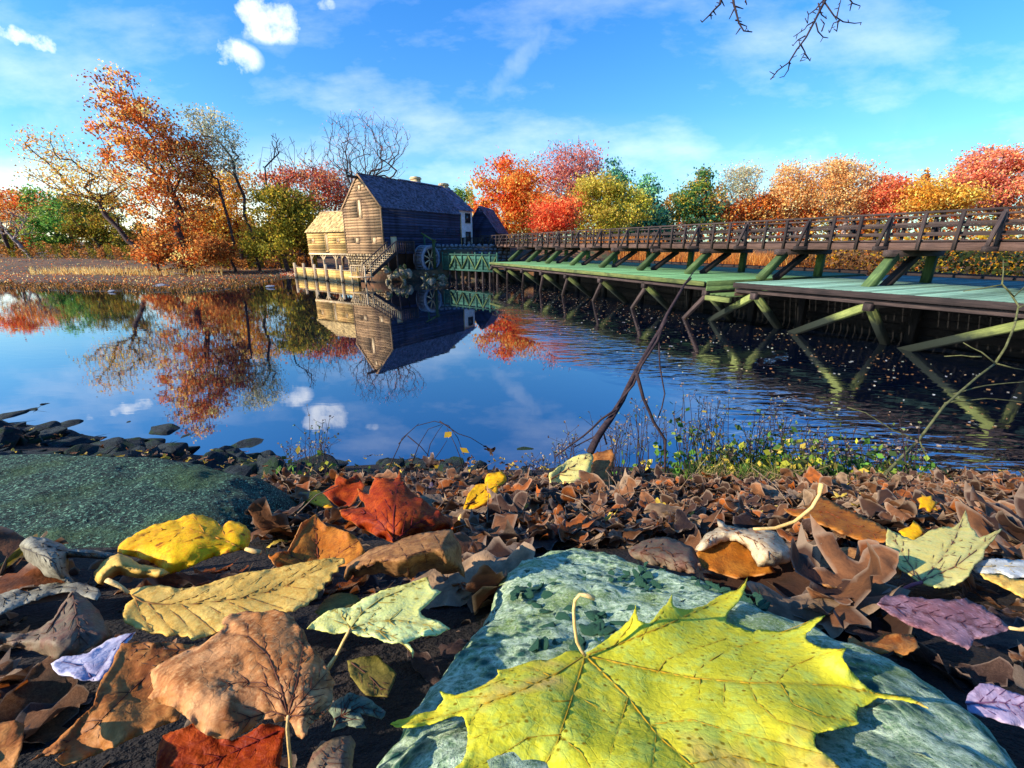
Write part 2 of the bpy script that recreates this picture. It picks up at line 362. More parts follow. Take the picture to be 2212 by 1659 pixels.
def signed(X, Y, poly):
    P = np.stack((X, Y), 1); A = poly; Bp = np.roll(poly, -1, 0); d = np.full(len(P), 1e9); ins = np.zeros(len(P), bool)
    for a, b in zip(A, Bp):
        ab = b - a; t = np.clip(((P - a) @ ab) / (ab @ ab), 0, 1); d = np.minimum(d, np.hypot(*(P - (a + t[:, None] * ab)).T))
        c = ((a[1] > P[:, 1]) != (b[1] > P[:, 1])); xi = a[0] + (P[:, 1] - a[1]) / (b[1] - a[1] + 1e-12) * (b[0] - a[0]); ins ^= c & (P[:, 0] < xi)
    return np.where(ins, d, -d)
def sst(x, a, b): t = np.clip((x - a) / (b - a), 0, 1); return t * t * (3 - 2 * t)
def vnoise(X, Y, s, seed=0):
    r = np.random.default_rng(seed); out = 0 * X
    for k in range(7):
        a = r.uniform(0, 6.28); f = s * r.uniform(.6, 1.9); p = r.uniform(0, 6.28); out = out + np.sin((X * math.cos(a) + Y * math.sin(a)) * f + p + 1.3 * np.sin((Y * math.cos(a) - X * math.sin(a)) * f * .7 + p))
    return out / 7
def land_h(X, Y):
    X = np.asarray(X, float); Y = np.asarray(Y, float)
    s = signed(X, Y, SH); s = s + 1.3 * vnoise(X, Y, .45, 31) * sst(-X, 24, 30); off = X * BN.x + Y * BN.y; al = X * BD.x + Y * BD.y
    left = sst(-X, 13, 22); n = vnoise(X, Y, .25, 3)
    hl = np.where(s < 0, s * .2, s * .03) ; hl = np.minimum(hl, .30) + .10 * n * sst(s, 2, 9) + 1.0 * sst(s, 17, 32) + 4.5 * sst(s, 60, 300)
    step = np.clip(s * 3, -2, 3.3)
    yard = sst(X * GD.x * -1 + Y * GD.y * -1 - (C0.x * -GD.x - C0.y * GD.y), -6.5, -4.0)       # 1 on the uphill side of the mill
    tgt = 1.15 + 1.95 * sst(off, 21.5, 27.5) * sst(al, 36, 41) + (0.55 * sst(off, 26.5, 29) + 1.0 * sst(off, 34, 50)) * (1 - sst(al, 38, 46)) + 1.2 * sst(off, 60, 120)
    tgt = np.where(X < -4, 1.0 + 2.05 * sst((X - C0.x) * WN.x + (Y - C0.y) * WN.y, -4.5, -1.2) * sst((X - C0.x) * LD.x + (Y - C0.y) * LD.y, 5.0, 7.5), tgt)
    hr = np.minimum(step, tgt + .08 * n) + 3 * sst(s, 100, 350)
    return hl * left + hr * (1 - left)
xs = np.unique(np.concatenate((np.linspace(-400, -80, 50), np.linspace(-80, 60, 230), np.linspace(60, 400, 50))))
ys = np.unique(np.concatenate((np.linspace(-30, 30, 50), np.linspace(30, 80, 110), np.linspace(80, 500, 80))))
X, Y, F_ = grid(0, 0, xs, 0, 0, ys); Z = land_h(X, Y)
V = np.stack((X, Y, Z), 1); keep = (Z[F_] > -.9).any(1) & (V[F_][:, :, 1].max(1) > 6)
# the far sheet never reaches the near bank
offv = X * BN.x + Y * BN.y; keep &= ~((Y[F_].mean(1) < 30) & (offv[F_].mean(1) < 19))
tag(put('far_bank', mesh_np('far_bank', V, F_[keep], M_MUD, True)), kind='structure')
# near bank: a steep slope from the viewer's feet down into the water
prof_y = np.array([-8, -.5, 0, .11, .263, .39, .777, 1.36, 1.62, 1.85, 2.6, 6.3, 7.3, 9.0]); prof_z = np.array([-.05, -.12, -.16, -.205, -.283, -.350, -.545, -.83, -.965, -1.12, -1.72, -3.36, -3.9, -4.9])
def shore_y(x): return np.interp(x, [-60, -20, -10.6, -4.7, 0, 3, 7.8, 30], [17, 10.6, 8.1, 6.35, 6.1, 6.0, 5.6, 2.5])
def bank_h(x, y):
    x = np.asarray(x, float); y = np.asarray(y, float); k = np.where(y > 1.85, (shore_y(x) - 1.85) / (6.3 - 1.85), 1)
    yy = np.where(y > 1.85, 1.85 + (y - 1.85) / k, y)
    z = np.interp(yy, prof_y, prof_z)
    return H + z + .035 * vnoise(x, y, 5, 5) * sst(np.hypot(x, y), .5, 2) + .10 * vnoise(x, y, 1.5, 8) * sst(y, 2.2, 4)
xs = np.unique(np.concatenate((np.linspace(-60, -6, 60), np.linspace(-6, 6, 260), np.linspace(6, 45, 50))))
ys = np.unique(np.concatenate((np.linspace(-8, 0, 18), np.linspace(0, 2.4, 110), np.linspace(2.4, 22, 110))))
X, Y, F_ = grid(0, 0, xs, 0, 0, ys); Z = bank_h(X, Y); keep = (Z[F_] > -1.2).any(1)
tag(put('near_bank', mesh_np('near_bank', np.stack((X, Y, Z), 1), F_[keep], M_BANK, True)), kind='structure')
def gz(x, y): return float(bank_h(np.array([x]), np.array([y]))[0])
def lz(x, y): return float(land_h(np.array([x]), np.array([y]))[0])

# ------------------------------------------------------------------ the mill
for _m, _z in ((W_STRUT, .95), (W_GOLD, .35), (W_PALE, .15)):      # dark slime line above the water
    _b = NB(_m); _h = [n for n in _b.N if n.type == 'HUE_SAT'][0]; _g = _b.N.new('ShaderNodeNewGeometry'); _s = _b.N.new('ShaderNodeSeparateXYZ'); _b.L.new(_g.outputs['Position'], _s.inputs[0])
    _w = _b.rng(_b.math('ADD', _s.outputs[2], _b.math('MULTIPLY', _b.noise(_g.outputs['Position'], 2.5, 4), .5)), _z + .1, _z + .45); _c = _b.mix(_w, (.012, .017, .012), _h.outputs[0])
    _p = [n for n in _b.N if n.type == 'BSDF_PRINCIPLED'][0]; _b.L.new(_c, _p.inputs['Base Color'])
for _m in (W_ROOF, W_ROOF2):
    _b = NB(_m); _h = [n for n in _b.N if n.type == 'HUE_SAT'][0]; _l = _h.inputs['Value'].links[0].from_socket
    _b.L.new(_b.math('MULTIPLY', _l, _b.rng(_b.attr('tone'), 0, 1, .45, 1.7)), _h.inputs['Value'])
def siding(parent, p0, p1, z0, z1, out, mat, step=.2, top=None, holes=(), name='clapboard'):
    """overlapping clapboards from z0 to z1 along p0-p1; top(u0..1)->z limit; holes: (u0,u1,z0,z1) in metres along the wall"""
    d = (p1 - p0); Lw = d.length; d = d.normalized(); n = int(round((z1 - z0) / step)); step = (z1 - z0) / n
    for i in range(n):
        za = z0 + i * step; zb = za + step * 1.12; zm = za + step * .5; segs = [(0.0, Lw)]
        if top is not None:
            us = [u for u in np.linspace(0, Lw, 160) if top(u) > zm]
            if not us: continue
            segs = [(us[0], us[-1])]
        for (h0, h1, hz0, hz1) in holes:
            if hz0 < zm < hz1:
                ns = []
                for a, b in segs:
                    if h0 > a + .05 and h1 < b - .05: ns += [(a, h0), (h1, b)]
                    else: ns.append((a, b))
                segs = ns
        for a, b in segs:
            if b - a < .1: continue
            mb = MB(); jit = random.uniform(-.006, .006)
            q = [p0 + d * a, p0 + d * b]; lo = out * (.10 + jit); hi = out * .008
            V = [q[0] + Vector((0, 0, za)), q[1] + Vector((0, 0, za)), q[1] + lo + Vector((0, 0, za + jit)), q[0] + lo + Vector((0, 0, za + jit)),
                 q[0] + Vector((0, 0, zb)), q[1] + Vector((0, 0, zb)), q[1] + hi + Vector((0, 0, zb)), q[0] + hi + Vector((0, 0, zb))]
            # local frame so that the grain follows the board
            ang = math.atan2(d.y, d.x); M_ = Matrix.Rotation(-ang, 3, 'Z'); o0 = q[0] + Vector((0, 0, za))
            V = [tuple(M_ @ (v - o0)) for v in V]
            F_ = [(3, 2, 1, 0), (4, 5, 6, 7), (0, 1, 5, 4), (1, 2, 6, 5), (2, 3, 7, 6), (3, 0, 4, 7)]
            o = bpy.data.objects.new(name, mesh_np(name, V, F_, mat)); link(o, parent); o.location = o0 - parent.location; o.rotation_euler = (0, 0, ang)
def shingles(name, parent, e0, e1, r0, r1, mat, rows, cols, kind=True):
    """courses of butt-edged shingles between eave e0-e1 and ridge r0-r1"""
    mb = MB(); e0, e1, r0, r1 = map(Vector, (e0, e1, r0, r1)); nrm = (e1 - e0).cross(r0 - e0).normalized()
    if nrm.z < 0: nrm = -nrm
    for j in range(rows):
        for i in range(cols):
            u0 = (i + (j % 2) * .5 + random.uniform(-.06, .06)) / (cols + .5); u1 = u0 + .92 / (cols + .5); u0 = max(0, u0); u1 = min(1, u1)
            t0 = (j - random.uniform(.0, .06)) / rows; t1 = min(1, (j + 1.25) / rows); t0 = max(t0, 0)
            def P(u, t): return (e0.lerp(e1, u)).lerp(r0.lerp(r1, u), t)
            a, b, c, d = P(u0, t0), P(u1, t0), P(u1, t1), P(u0, t1); th = .035 + random.uniform(-.008, .012)
            mb.add([a, b, c, d, a + nrm * th, b + nrm * th, c + nrm * .012, d + nrm * .012], [(4, 5, 6, 7), (0, 1, 5, 4), (1, 2, 6, 5), (3, 0, 4, 7)])
    tn = np.repeat(np.random.default_rng(3).random(len(mb.V)), [len(v) for v in mb.V]); o = mb.build(name, mat, parent, attrs={'tone': tn})
    if kind: o['kind'] = 'stuff'
    return o
def window(parent, c, d, out, w, h, mat_frame, mat_fill, name='window', panes=False):
    fr = MB(); c = Vector(c); up = Vector((0, 0, 1))
    for s in (-1, 1):
        fr.box(c + d * (s * w / 2) - up * (h / 2 + .05) + out * .03, c + d * (s * w / 2) + up * (h / 2 + .05) + out * .03, .09, .09, out)
        fr.box(c - d * (w / 2 + .045) + up * (s * h / 2) + out * .033, c + d * (w / 2 + .045) + up * (s * h / 2) + out * .033, .09, .09)
    f = fr.build(name, mat_frame, parent)
    pm = MB(); pm.box(c - up * (h / 2) + out * .02, c + up * (h / 2) + out * .02, w, .02, out); pm.build('pane' if panes else 'shutter', mat_fill, f)
    if panes:
        g = MB()
        for k in (-.17, .17): g.box(c + d * (w * k) - up * (h / 2) + out * .04, c + d * (w * k) + up * (h / 2) + out * .04, .03, .03, out)
        for k in (-.25, 0, .25): g.box(c - d * w / 2 + up * (h * k) + out * .043, c + d * w / 2 + up * (h * k) + out * .043, .03, .03)
        g.build('glazing_bars', mat_frame, f)
    return f
def stone_wall(name, label, p0, p1, z0, z1, out, mat, size=.35, th=.5, parent=None, cat='wall', proud=.07, maxn=290):
    """rounded stones bedded in mortar: the stones that show largest are parts, shared shapes"""
    root = parent or thing(name, label, cat, (p0 + p1) / 2 + Vector((0, 0, z0)))
    d = (p1 - p0); Lw = d.length; d = d.normalized(); mb = MB(); c0 = p0 - out * th / 2; c1 = p1 - out * th / 2; zc = Vector((0, 0, (z0 + z1) / 2))
    mb.box(c0 + zc, c1 + zc, th, z1 - z0); mb.build('mortar_core', M_MORTAR, root)
    z = z0; cnt = 0
    while z < z1 - .05:
        hh = size * random.uniform(.5, .8); u = random.uniform(-.1, .1)
        while u < Lw:
            ww = size * random.uniform(.6, 1.35)
            if cnt < maxn:
                o = bpy.data.objects.new('stone', random.choice(STONES[mat.name] if mat.name in STONES else stone_set(mat))); link(o, root)
                pos = p0 + d * min(Lw, max(0, u + ww / 2)) + Vector((0, 0, z + hh / 2)) + out * (proud * .2); o.location = pos - root.location
                o.rotation_euler = (random.uniform(-.15, .15), random.uniform(-.2, .2), math.atan2(d.y, d.x)); o.scale = (ww * .52, .12 + proud, hh * .52); cnt += 1
            u += ww * .97
        z += hh * .95
    return root
STONES = {}
def rock_mesh(seed, cuts=2, rough=.28, flat=1.0, npts=16):
    r = random.Random(seed); bm = bmesh.new()
    for _ in range(npts):
        v = Vector((r.gauss(0, 1), r.gauss(0, 1), r.gauss(0, 1))).normalized() * r.uniform(.8, 1.0); v.z *= flat; bm.verts.new(v)
    res = bmesh.ops.convex_hull(bm, input=bm.verts[:])
    bmesh.ops.delete(bm, geom=[g for g in res['geom_interior'] if isinstance(g, bmesh.types.BMVert)], context='VERTS')
    bmesh.ops.bevel(bm, geom=bm.edges[:], offset=.06, segments=1, affect='EDGES')
    bmesh.ops.triangulate(bm, faces=bm.faces[:])
    for _ in range(cuts):
        bmesh.ops.subdivide_edges(bm, edges=bm.edges[:], cuts=1, use_grid_fill=True)
        bmesh.ops.smooth_vert(bm, verts=bm.verts[:], factor=.25, use_axis_x=True, use_axis_y=True, use_axis_z=True)
    for v in bm.verts:
        n = noise.noise(v.co * 1.7 + Vector((seed * 3.1, 0, 0))) * rough * .5 + noise.noise(v.co * 5 + Vector((0, seed, 0))) * rough * .15; v.co += v.co.normalized() * n
    bm.normal_update(); return bm
def bm_mesh(bm, name, mat, smooth=True):
    me = bpy.data.meshes.new(name); bm.to_mesh(me); bm.free()
    if smooth: me.polygons.foreach_set('use_smooth', [True] * len(me.polygons))
    me.materials.append(mat); return me
def stone_set(mat, n=6):
    STONES[mat.name] = [bm_mesh(rock_mesh(k + 11, 0, .1), 'stone', mat, False) for k in range(n)]; return STONES[mat.name]
ZB, ZE, ZP = 2.62, 7.0, 9.86
mill = thing('water_mill', 'tall clapboard water mill with a steep dark shingle roof and sunlit gable', 'mill', C0.lerp(C3, .5) + Vector((0, 0, ZB)))
core = MB()
pent = [C0, C1]; zz = lambda p, z: Vector((p.x, p.y, z)); mid0 = C0.lerp(C1, .5); mid1 = C2.lerp(C3, .5); ins = .02
core.add([zz(C0, .6), zz(C1, .6), zz(C1, ZE), zz(mid0, ZP), zz(C0, ZE), zz(C2, .6), zz(C3, .6), zz(C3, ZE), zz(mid1, ZP), zz(C2, ZE)],
         [(0, 1, 2, 3, 4), (9, 8, 7, 6, 5), (0, 4, 9, 5), (1, 6, 7, 2), (0, 5, 6, 1), (2, 7, 8, 3), (3, 8, 9, 4)])
core.build('wall', W_DARK, mill)
gw = (C1 - C0).length
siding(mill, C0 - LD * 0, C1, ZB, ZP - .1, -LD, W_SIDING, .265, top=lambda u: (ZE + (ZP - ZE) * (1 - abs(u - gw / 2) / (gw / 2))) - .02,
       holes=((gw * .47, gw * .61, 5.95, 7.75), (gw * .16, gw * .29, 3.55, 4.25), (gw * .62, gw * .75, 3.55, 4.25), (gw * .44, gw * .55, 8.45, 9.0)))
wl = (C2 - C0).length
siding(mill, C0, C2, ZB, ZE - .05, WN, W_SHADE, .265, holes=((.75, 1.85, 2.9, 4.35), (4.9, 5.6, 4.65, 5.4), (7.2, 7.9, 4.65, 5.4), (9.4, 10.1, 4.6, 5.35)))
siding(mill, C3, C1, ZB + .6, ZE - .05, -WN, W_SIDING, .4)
for u, z, w_, h_ in ((.535, 6.85, .5, 1.75), (.225, 3.9, .55, .6), (.69, 3.9, .55, .6), (.5, 8.72, .42, .5)):
    p = C0.lerp(C1, u); f = window(mill, zz(p, z), GD, -LD, w_, h_, W_SIDING, W_PALE, 'loft_door' if h_ > 1 else 'window')
for u, w_, h_, z in ((5.25, .6, .7, 5.02), (7.55, .6, .7, 5.02), (9.75, .6, .7, 4.98)):
    window(mill, zz(C0 + LD * u, z), LD, WN, w_, h_, W_SHADE, W_SHADE, 'window')
window(mill, zz(C0 + LD * 1.3, 3.62), LD, WN, .95, 1.4, W_SHADE, W_PALE, 'door')
for c_, o_ in ((C0, (-LD + WN)), (C1, (-LD - WN)), (C2, (LD + WN))):
    beam('corner_board', zz(c_, ZB) + o_ * .05, zz(c_, ZE) + o_ * .05, .14, .14, W_SIDING if o_ is not (LD + WN) else W_SHADE, mill)
ov = .12; sl_ = (ZP - ZE) / (gw / 2)
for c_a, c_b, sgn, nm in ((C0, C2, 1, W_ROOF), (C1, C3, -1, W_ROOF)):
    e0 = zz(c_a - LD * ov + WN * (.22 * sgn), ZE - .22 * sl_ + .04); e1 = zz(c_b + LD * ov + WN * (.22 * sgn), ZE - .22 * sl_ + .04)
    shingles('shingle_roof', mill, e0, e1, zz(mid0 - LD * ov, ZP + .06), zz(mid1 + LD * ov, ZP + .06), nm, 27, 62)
    beam('barge_board', e0 - Vector((0, 0, .05)), zz(mid0 - LD * ov, ZP + .01), .06, .16, W_SIDING, mill, up=(0, 0, 1))
beam('ridge_board', zz(mid0 - LD * ov, ZP + .11), zz(mid1 + LD * ov, ZP + .11), .2, .05, W_ROOF, mill)
beam('hoist_beam', zz(mid0 + LD * .3, ZP - .28), zz(mid0 - LD * 1.35, ZP - .28), .22, .24, W_DARK, mill)
beam('frieze_board', zz(C0 + WN * .06, ZE - .16), zz(C2 + WN * .06, ZE - .16), .05, .22, W_SHADE, mill)
stone_wall('foundation', '', C0 - LD * 0, C1 - LD * 0, .3, ZB, -LD, M_STONE_WARM, .42, .4, parent=mill)
# annex on stilts
AW = 6.6; A0 = C1 + GD * .03; A1 = C1 + GD * AW; AD = 4.3
annex = thing('stilt_shed', 'low golden clapboard shed standing on thin stilts against the mill gable', 'shed', A0.lerp(A1, .5) + LD * 2 + Vector((0, 0, ZB)))
za, zr = 4.93, 6.85
core = MB(); q = [A0 + LD * .1, A1 + LD * .1, A1 + LD * AD, A0 + LD * AD]; m0 = A0 + LD * (AD / 2 + .05); m1 = A1 + LD * (AD / 2 + .05)
core.add([zz(q[0], ZB), zz(q[1], ZB), zz(q[2], ZB), zz(q[3], ZB), zz(q[0], za), zz(q[1], za), zz(q[2], za), zz(q[3], za), zz(m0, zr), zz(m1, zr)],
         [(3, 2, 1, 0), (0, 1, 5, 4), (2, 3, 7, 6), (1, 2, 6, 9, 5), (3, 0, 4, 8, 7), (4, 5, 9, 8), (6, 7, 8, 9)]); core.build('wall', W_DARK, annex)
siding(annex, q[0], q[1], ZB, za - .02, -LD, W_ANNEX, .25, holes=((3.0, 3.55, 2.6, 4.7), (5.35, 5.85, 3.6, 4.25), (1.1, 1.65, 3.6, 4.25)))
for u, z, w_, h_, nm in ((3.27, 3.72, .5, 1.8, 'door'), (5.6, 3.95, .45, .55, 'window'), (1.37, 3.95, .45, .55, 'window')):
    window(annex, zz(q[0] + GD * u, z), GD, -LD, w_, h_, W_ANNEX, W_PALE, nm)
e0 = zz(q[0] - LD * .25, za - .18); e1 = zz(q[1] - LD * .25 + GD * .15, za - .18)
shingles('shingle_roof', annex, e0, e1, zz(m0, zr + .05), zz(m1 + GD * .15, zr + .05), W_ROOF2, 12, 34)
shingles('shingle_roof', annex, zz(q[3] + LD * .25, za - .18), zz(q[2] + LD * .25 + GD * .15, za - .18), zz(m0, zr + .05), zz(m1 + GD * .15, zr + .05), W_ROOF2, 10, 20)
beam('ridge_board', zz(m0, zr + .1), zz(m1 + GD * .15, zr + .1), .18, .05, W_PALE, annex)
for k, u in enumerate((.15, 2.25, 4.35, 6.45)):
    for dd in (.2, AD - .1):
        p = q[0] + GD * u + LD * (dd - .1); g0 = min(lz(p.x, p.y), 1.4) - .3
        beam('stilt', zz(p, max(g0, -.3)), zz(p, ZB), .2, .2, W_PALE, annex)
        for s in (-1, 1):
            if 0 < u + s * .7 < AW: beam('knee_brace', zz(p, ZB - .75), zz(p + GD * (s * .6), ZB - .03), .1, .1, W_PALE, annex)
beam('sill_beam', zz(q[0] - LD * .02, ZB - .08), zz(q[1] - LD * .02, ZB - .08), .18, .18, W_PALE, annex)
# stairs
pf = C0 + LD * 1.35 + WN * .05; stair = thing('wooden_stair', 'weathered wooden staircase with railings climbing to the mill side door', 'stairs', zz(pf - LD * 2, .8))
zt = 2.78; pa = pf - LD * 1.15 + WN * .12; pb = pf + LD * 1.25 + WN * .12
for i in range(9):
    u = i / 8; p = pa.lerp(pb, u); beam('platform_board', zz(p, zt), zz(p + WN * 1.35, zt), .27, .05, W_BRIDGE, stair)
for p in (pa + WN * 1.3, pb + WN * 1.3, pa + WN * .1): beam('post', zz(p, .3), zz(p, zt + 1.0), .13, .13, W_BRIDGE, stair)
beam('post', zz(pb + WN * .1, .8), zz(pb + WN * .1, zt + 1.0), .13, .13, W_BRIDGE, stair)
for (u, v) in ((pa + WN * 1.3, pb + WN * 1.3), (pb + WN * .1, pb + WN * 1.3)):
    beam('handrail', zz(u, zt + 1.0), zz(v, zt + 1.0), .1, .08, W_BRIDGE, stair); n = 8
    for k in range(1, n): beam('baluster', zz(u.lerp(v, k / n), zt + .05), zz(u.lerp(v, k / n), zt + .97), .05, .05, W_BRIDGE, stair)
ft = pa - LD * 3.3; zf = .75
for s in (.15, 1.25):
    a = zz(ft + WN * s, zf); b_ = zz(pa + WN * s, zt); beam('stringer', a, b_, .08, .3, W_BRIDGE, stair)
    beam('handrail', a + Vector((0, 0, 1.0)), b_ + Vector((0, 0, 1.0)), .1, .08, W_BRIDGE, stair); beam('post', a - Vector((0, 0, .4)), a + Vector((0, 0, 1.05)), .13, .13, W_PALE, stair)
    for k in range(1, 13): beam('baluster', a.lerp(b_, k / 13) + Vector((0, 0, .1)), a.lerp(b_, k / 13) + Vector((0, 0, .98)), .05, .05, W_PALE, stair)
for k in range(11):
    a = zz(ft, zf).lerp(zz(pa, zt), (k + .5) / 11); beam('tread', a + WN * .15, a + WN * 1.25, .28, .05, W_PALE, stair)
lp = ft - LD * .9
for k in range(5): p = ft - LD * (.1 + .25 * k); beam('landing_board', zz(p - WN * .4, zf - .05), zz(p + WN * 1.6, zf - .05), .23, .06, W_PALE, stair)
for p in (lp - WN * .3, lp + WN * 1.5): beam('post', zz(p, -.4), zz(p, zf + .95), .12, .12, W_PALE, stair)
beam('handrail', zz(lp - WN * .3, zf + .95), zz(lp + WN * 1.5, zf + .95), .09, .07, W_PALE, stair)
for k in range(1, 7): beam('baluster', zz((lp - WN * .3).lerp(lp + WN * 1.5, k / 7), zf), zz((lp - WN * .3).lerp(lp + WN * 1.5, k / 7), zf + .95), .05, .05, W_PALE, stair)
# bulkhead (palisade)
Q0 = Vector((-23.9, 49.3, 0)); Q1 = Vector((-14.0, 41.0, 0)); bh = thing('timber_bulkhead', 'sunlit golden board bulkhead held by six tall posts at the water edge below the mill', 'bulkhead', Q0.lerp(Q1, .5))
qd = (Q1 - Q0).normalized(); qn = Vector((qd.y, -qd.x, 0)); 
if qn.y > 0: qn = -qn
tops = [1.62, 1.6, 1.58, 1.62, 1.6, 1.55]; us = [0, .165, .35, .53, .76, .99]
for u, t in zip(us, tops): beam('post', zz(Q0.lerp(Q1, u) + qn * .13, -1.0), zz(Q0.lerp(Q1, u) + qn * .13, t + random.uniform(-.06, .06)), .26, .26, W_PALE if u < .9 else W_GOLD, bh)
for r_ in range(5):
    z = -.12 + r_ * .27
    for a, b_ in zip(us[:-1], us[1:]): beam('plank', zz(Q0.lerp(Q1, a + .004), z), zz(Q0.lerp(Q1, b_ - .004), z), .07, .25, W_GOLD, bh)
beam('cap_board', zz(Q0, 1.13), zz(Q1, 1.13), .26, .06, W_PALE, bh)
beam('back_brace', zz(Q0 + Vector((.3, 1.5, 0)), .1), zz(Q0 + Vector((.0, .1, 0)), 1.3), .15, .15, W_PALE, bh)
beam('plank', zz(Q0, .5), zz(Q0 + Vector((2.2, 2.6, 0)), .5), .07, 1.1, W_GOLD, bh)
# ------------------------------------------------------------------ waterwheel, flume, sluice
wc = zz(C0 + LD * 4.6 + WN * 1.25, 2.05); wr = 1.42
wheel = thing('waterwheel', 'grey wooden waterwheel with thick rim and spokes on the mill side', 'waterwheel', wc)
def ring(name, c, ax, r0, r1, w, mat, parent, seg=36):
    mb = MB(); u = ax.cross(Vector((0, 0, 1))).normalized(); v = Vector((0, 0, 1)); V = []
    for k in range(seg):
        t = 2 * math.pi * k / seg; d = u * math.cos(t) + v * math.sin(t)
        V += [c + d * r0 - ax * w / 2, c + d * r1 - ax * w / 2, c + d * r1 + ax * w / 2, c + d * r0 + ax * w / 2]
    F_ = []
    for k in range(seg):
        a = 4 * k; b_ = 4 * ((k + 1) % seg)
        for e in range(4): F_.append((a + e, b_ + e, b_ + (e + 1) % 4, a + (e + 1) % 4))
    mb.add(V, F_); return mb.build(name, mat, parent)
for s in (-.55, .55): ring('rim', wc + WN * s, WN, wr * .76, wr, .09, M_IRON, wheel)
ring('drum', wc, WN, wr * .76, wr * .80, 1.02, M_IRON, wheel)
for k in range(24):
    t = 2 * math.pi * k / 24; d = LD * math.cos(t) + Vector((0, 0, 1)) * math.sin(t); beam('bucket_board', wc + d * wr * .79 - WN * .0, wc + d * wr * .985, 1.0, .04, M_IRON, wheel, up=tuple(WN.cross(d)))
for s in (-.5, .5):
    for k in range(8):
        t = 2 * math.pi * (k + .5) / 8; d = LD * math.cos(t) + Vector((0, 0, 1)) * math.sin(t); beam('spoke', wc + WN * s, wc + WN * s + d * wr * .8, .09, .09, W_PALE if s > 0 else M_IRON, wheel)
ax_ = MB(); ax_.tube([wc - WN * 1.2, wc + WN * .75], .16, 10); ax_.build('axle', W_DARK, wheel)
fl0 = zz(C0 + LD * 5.2 + WN * 3.0, 0); fl1 = B(38.6, 16.4); fd = (fl1 - fl0).normalized(); fn = Vector((fd.y, -fd.x, 0))
flume = thing('wooden_flume', 'long green board flume with diagonal braces standing on black piles', 'flume', fl0.lerp(fl1, .5)); fL = (fl1 - fl0).length
for r_ in range(4): beam('plank', zz(fl0, 1.27 + r_ * .33), zz(fl1, 1.27 + r_ * .33), .09, .31, W_FLUME, flume)
for r_ in range(5): beam('floor_plank', zz(fl0 - fn * (.2 + .3 * r_), 1.08), zz(fl1 - fn * (.2 + .3 * r_), 1.08), .28, .07, W_FLUME, flume)
beam('top_rail', zz(fl0 + fn * .1, 2.56), zz(fl1 + fn * .1, 2.56), .18, .12, W_FLUME, flume); beam('bottom_rail', zz(fl0 + fn * .1, 1.07), zz(fl1 + fn * .1, 1.07), .2, .16, W_FLUME, flume)
nb = 8
for k in range(nb + 1):
    p = fl0.lerp(fl1, k / nb); beam('stud', zz(p + fn * .11, 1.1), zz(p + fn * .11, 2.78), .14, .12, W_FLUME, flume)
    if k < nb and k > 0:
        a, b_ = (p, fl0.lerp(fl1, (k + 1) / nb)); zt_ = (1.15, 2.45) if k % 2 else (2.45, 1.15)
        beam('diagonal_brace', zz(a + fn * .16, zt_[0]), zz(b_ + fn * .16, zt_[1]), .1, .12, W_GREEN, flume)
    for dd in (.05, -1.3): beam('pile', zz(p + fn * dd, -1), zz(p + fn * dd, 1.0), .2, .2, W_BLACK if dd < 0 else W_BRIDGE, flume)
bk = thing('dam_wall', 'timber wall coloured black to paint in the shadow behind the flume piles', 'wall', zz(fl0.lerp(fl1, .5) - fn * 1.7, 0))
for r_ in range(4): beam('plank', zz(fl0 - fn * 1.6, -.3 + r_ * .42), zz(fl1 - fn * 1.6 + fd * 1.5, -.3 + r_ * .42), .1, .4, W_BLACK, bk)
gp = thing('sluice_gate_lever', 'green post with a slanting lever arm beside the waterwheel', 'lever post', zz(fl0 + fd * .1, 1.2))
g0 = at_y(938, 550, fl0.y + .3); g1 = at_y(918, 540, fl0.y + .9)
beam('post', zz(g0, 1.1), zz(g0, 3.95), .26, .26, W_GREEN, gp); beam('post', zz(g1, 1.6), zz(g1, 4.55), .18, .18, W_FLUME, gp)
beam('lever', zz(g1, 4.5) - (g0 - g1) * .3 * 0 + Vector((-.3, 0, .15)), zz(g0, 3.85) + Vector((.25, 0, -.12)), .1, .14, W_GREEN, gp)
beam('cap', zz(g0, 3.95) - LD * .25, zz(g0, 3.95) + LD * .25, .3, .12, W_GREEN, gp)
# retaining wall with stones
r0 = zz(C0 + LD * 6.2 + WN * .35, 0); r1 = B(47, 21.5)
stone_wall('retaining_wall', 'dark fieldstone retaining wall behind the green flume', Vector((r0.x, r0.y, 0)), Vector((r1.x, r1.y, 0)), 1.2, 3.28, (lambda d: Vector((d.y, -d.x, 0)))((r1 - r0).normalized()), M_STONE_DARK, .62, .6, maxn=300)
# rubble at the foot of the wheel
random.seed(21)
rub = [bm_mesh(rock_mesh(k + 60, 0, .3, .7, 10), 'boulder', M_RUBBLE) for k in range(5)]
lab = ['pale', 'mossy', 'flat', 'blocky', 'rounded']
for k in range(70):
    wn_ = random.uniform(2.1, 3.9) if k < 48 else random.uniform(.3, 2.4); p = C0 + LD * (random.uniform(1.8, 7.0) if k < 48 else random.uniform(-1.2, 1.8)) + WN * wn_; z = random.uniform(0, 1) * max(.1, (3.9 - wn_) * .5)
    o = put('boulder', rub[k % 5]); o.location = zz(p, z); s = random.uniform(.22, .55); o.scale = (s * 1.3, s, s * .8); o.rotation_euler = [random.uniform(0, 3) for _ in range(3)]
    tag(o, 'rubble boulder heaped below the waterwheel and stairs', 'boulder', 'rubble boulders below the waterwheel')
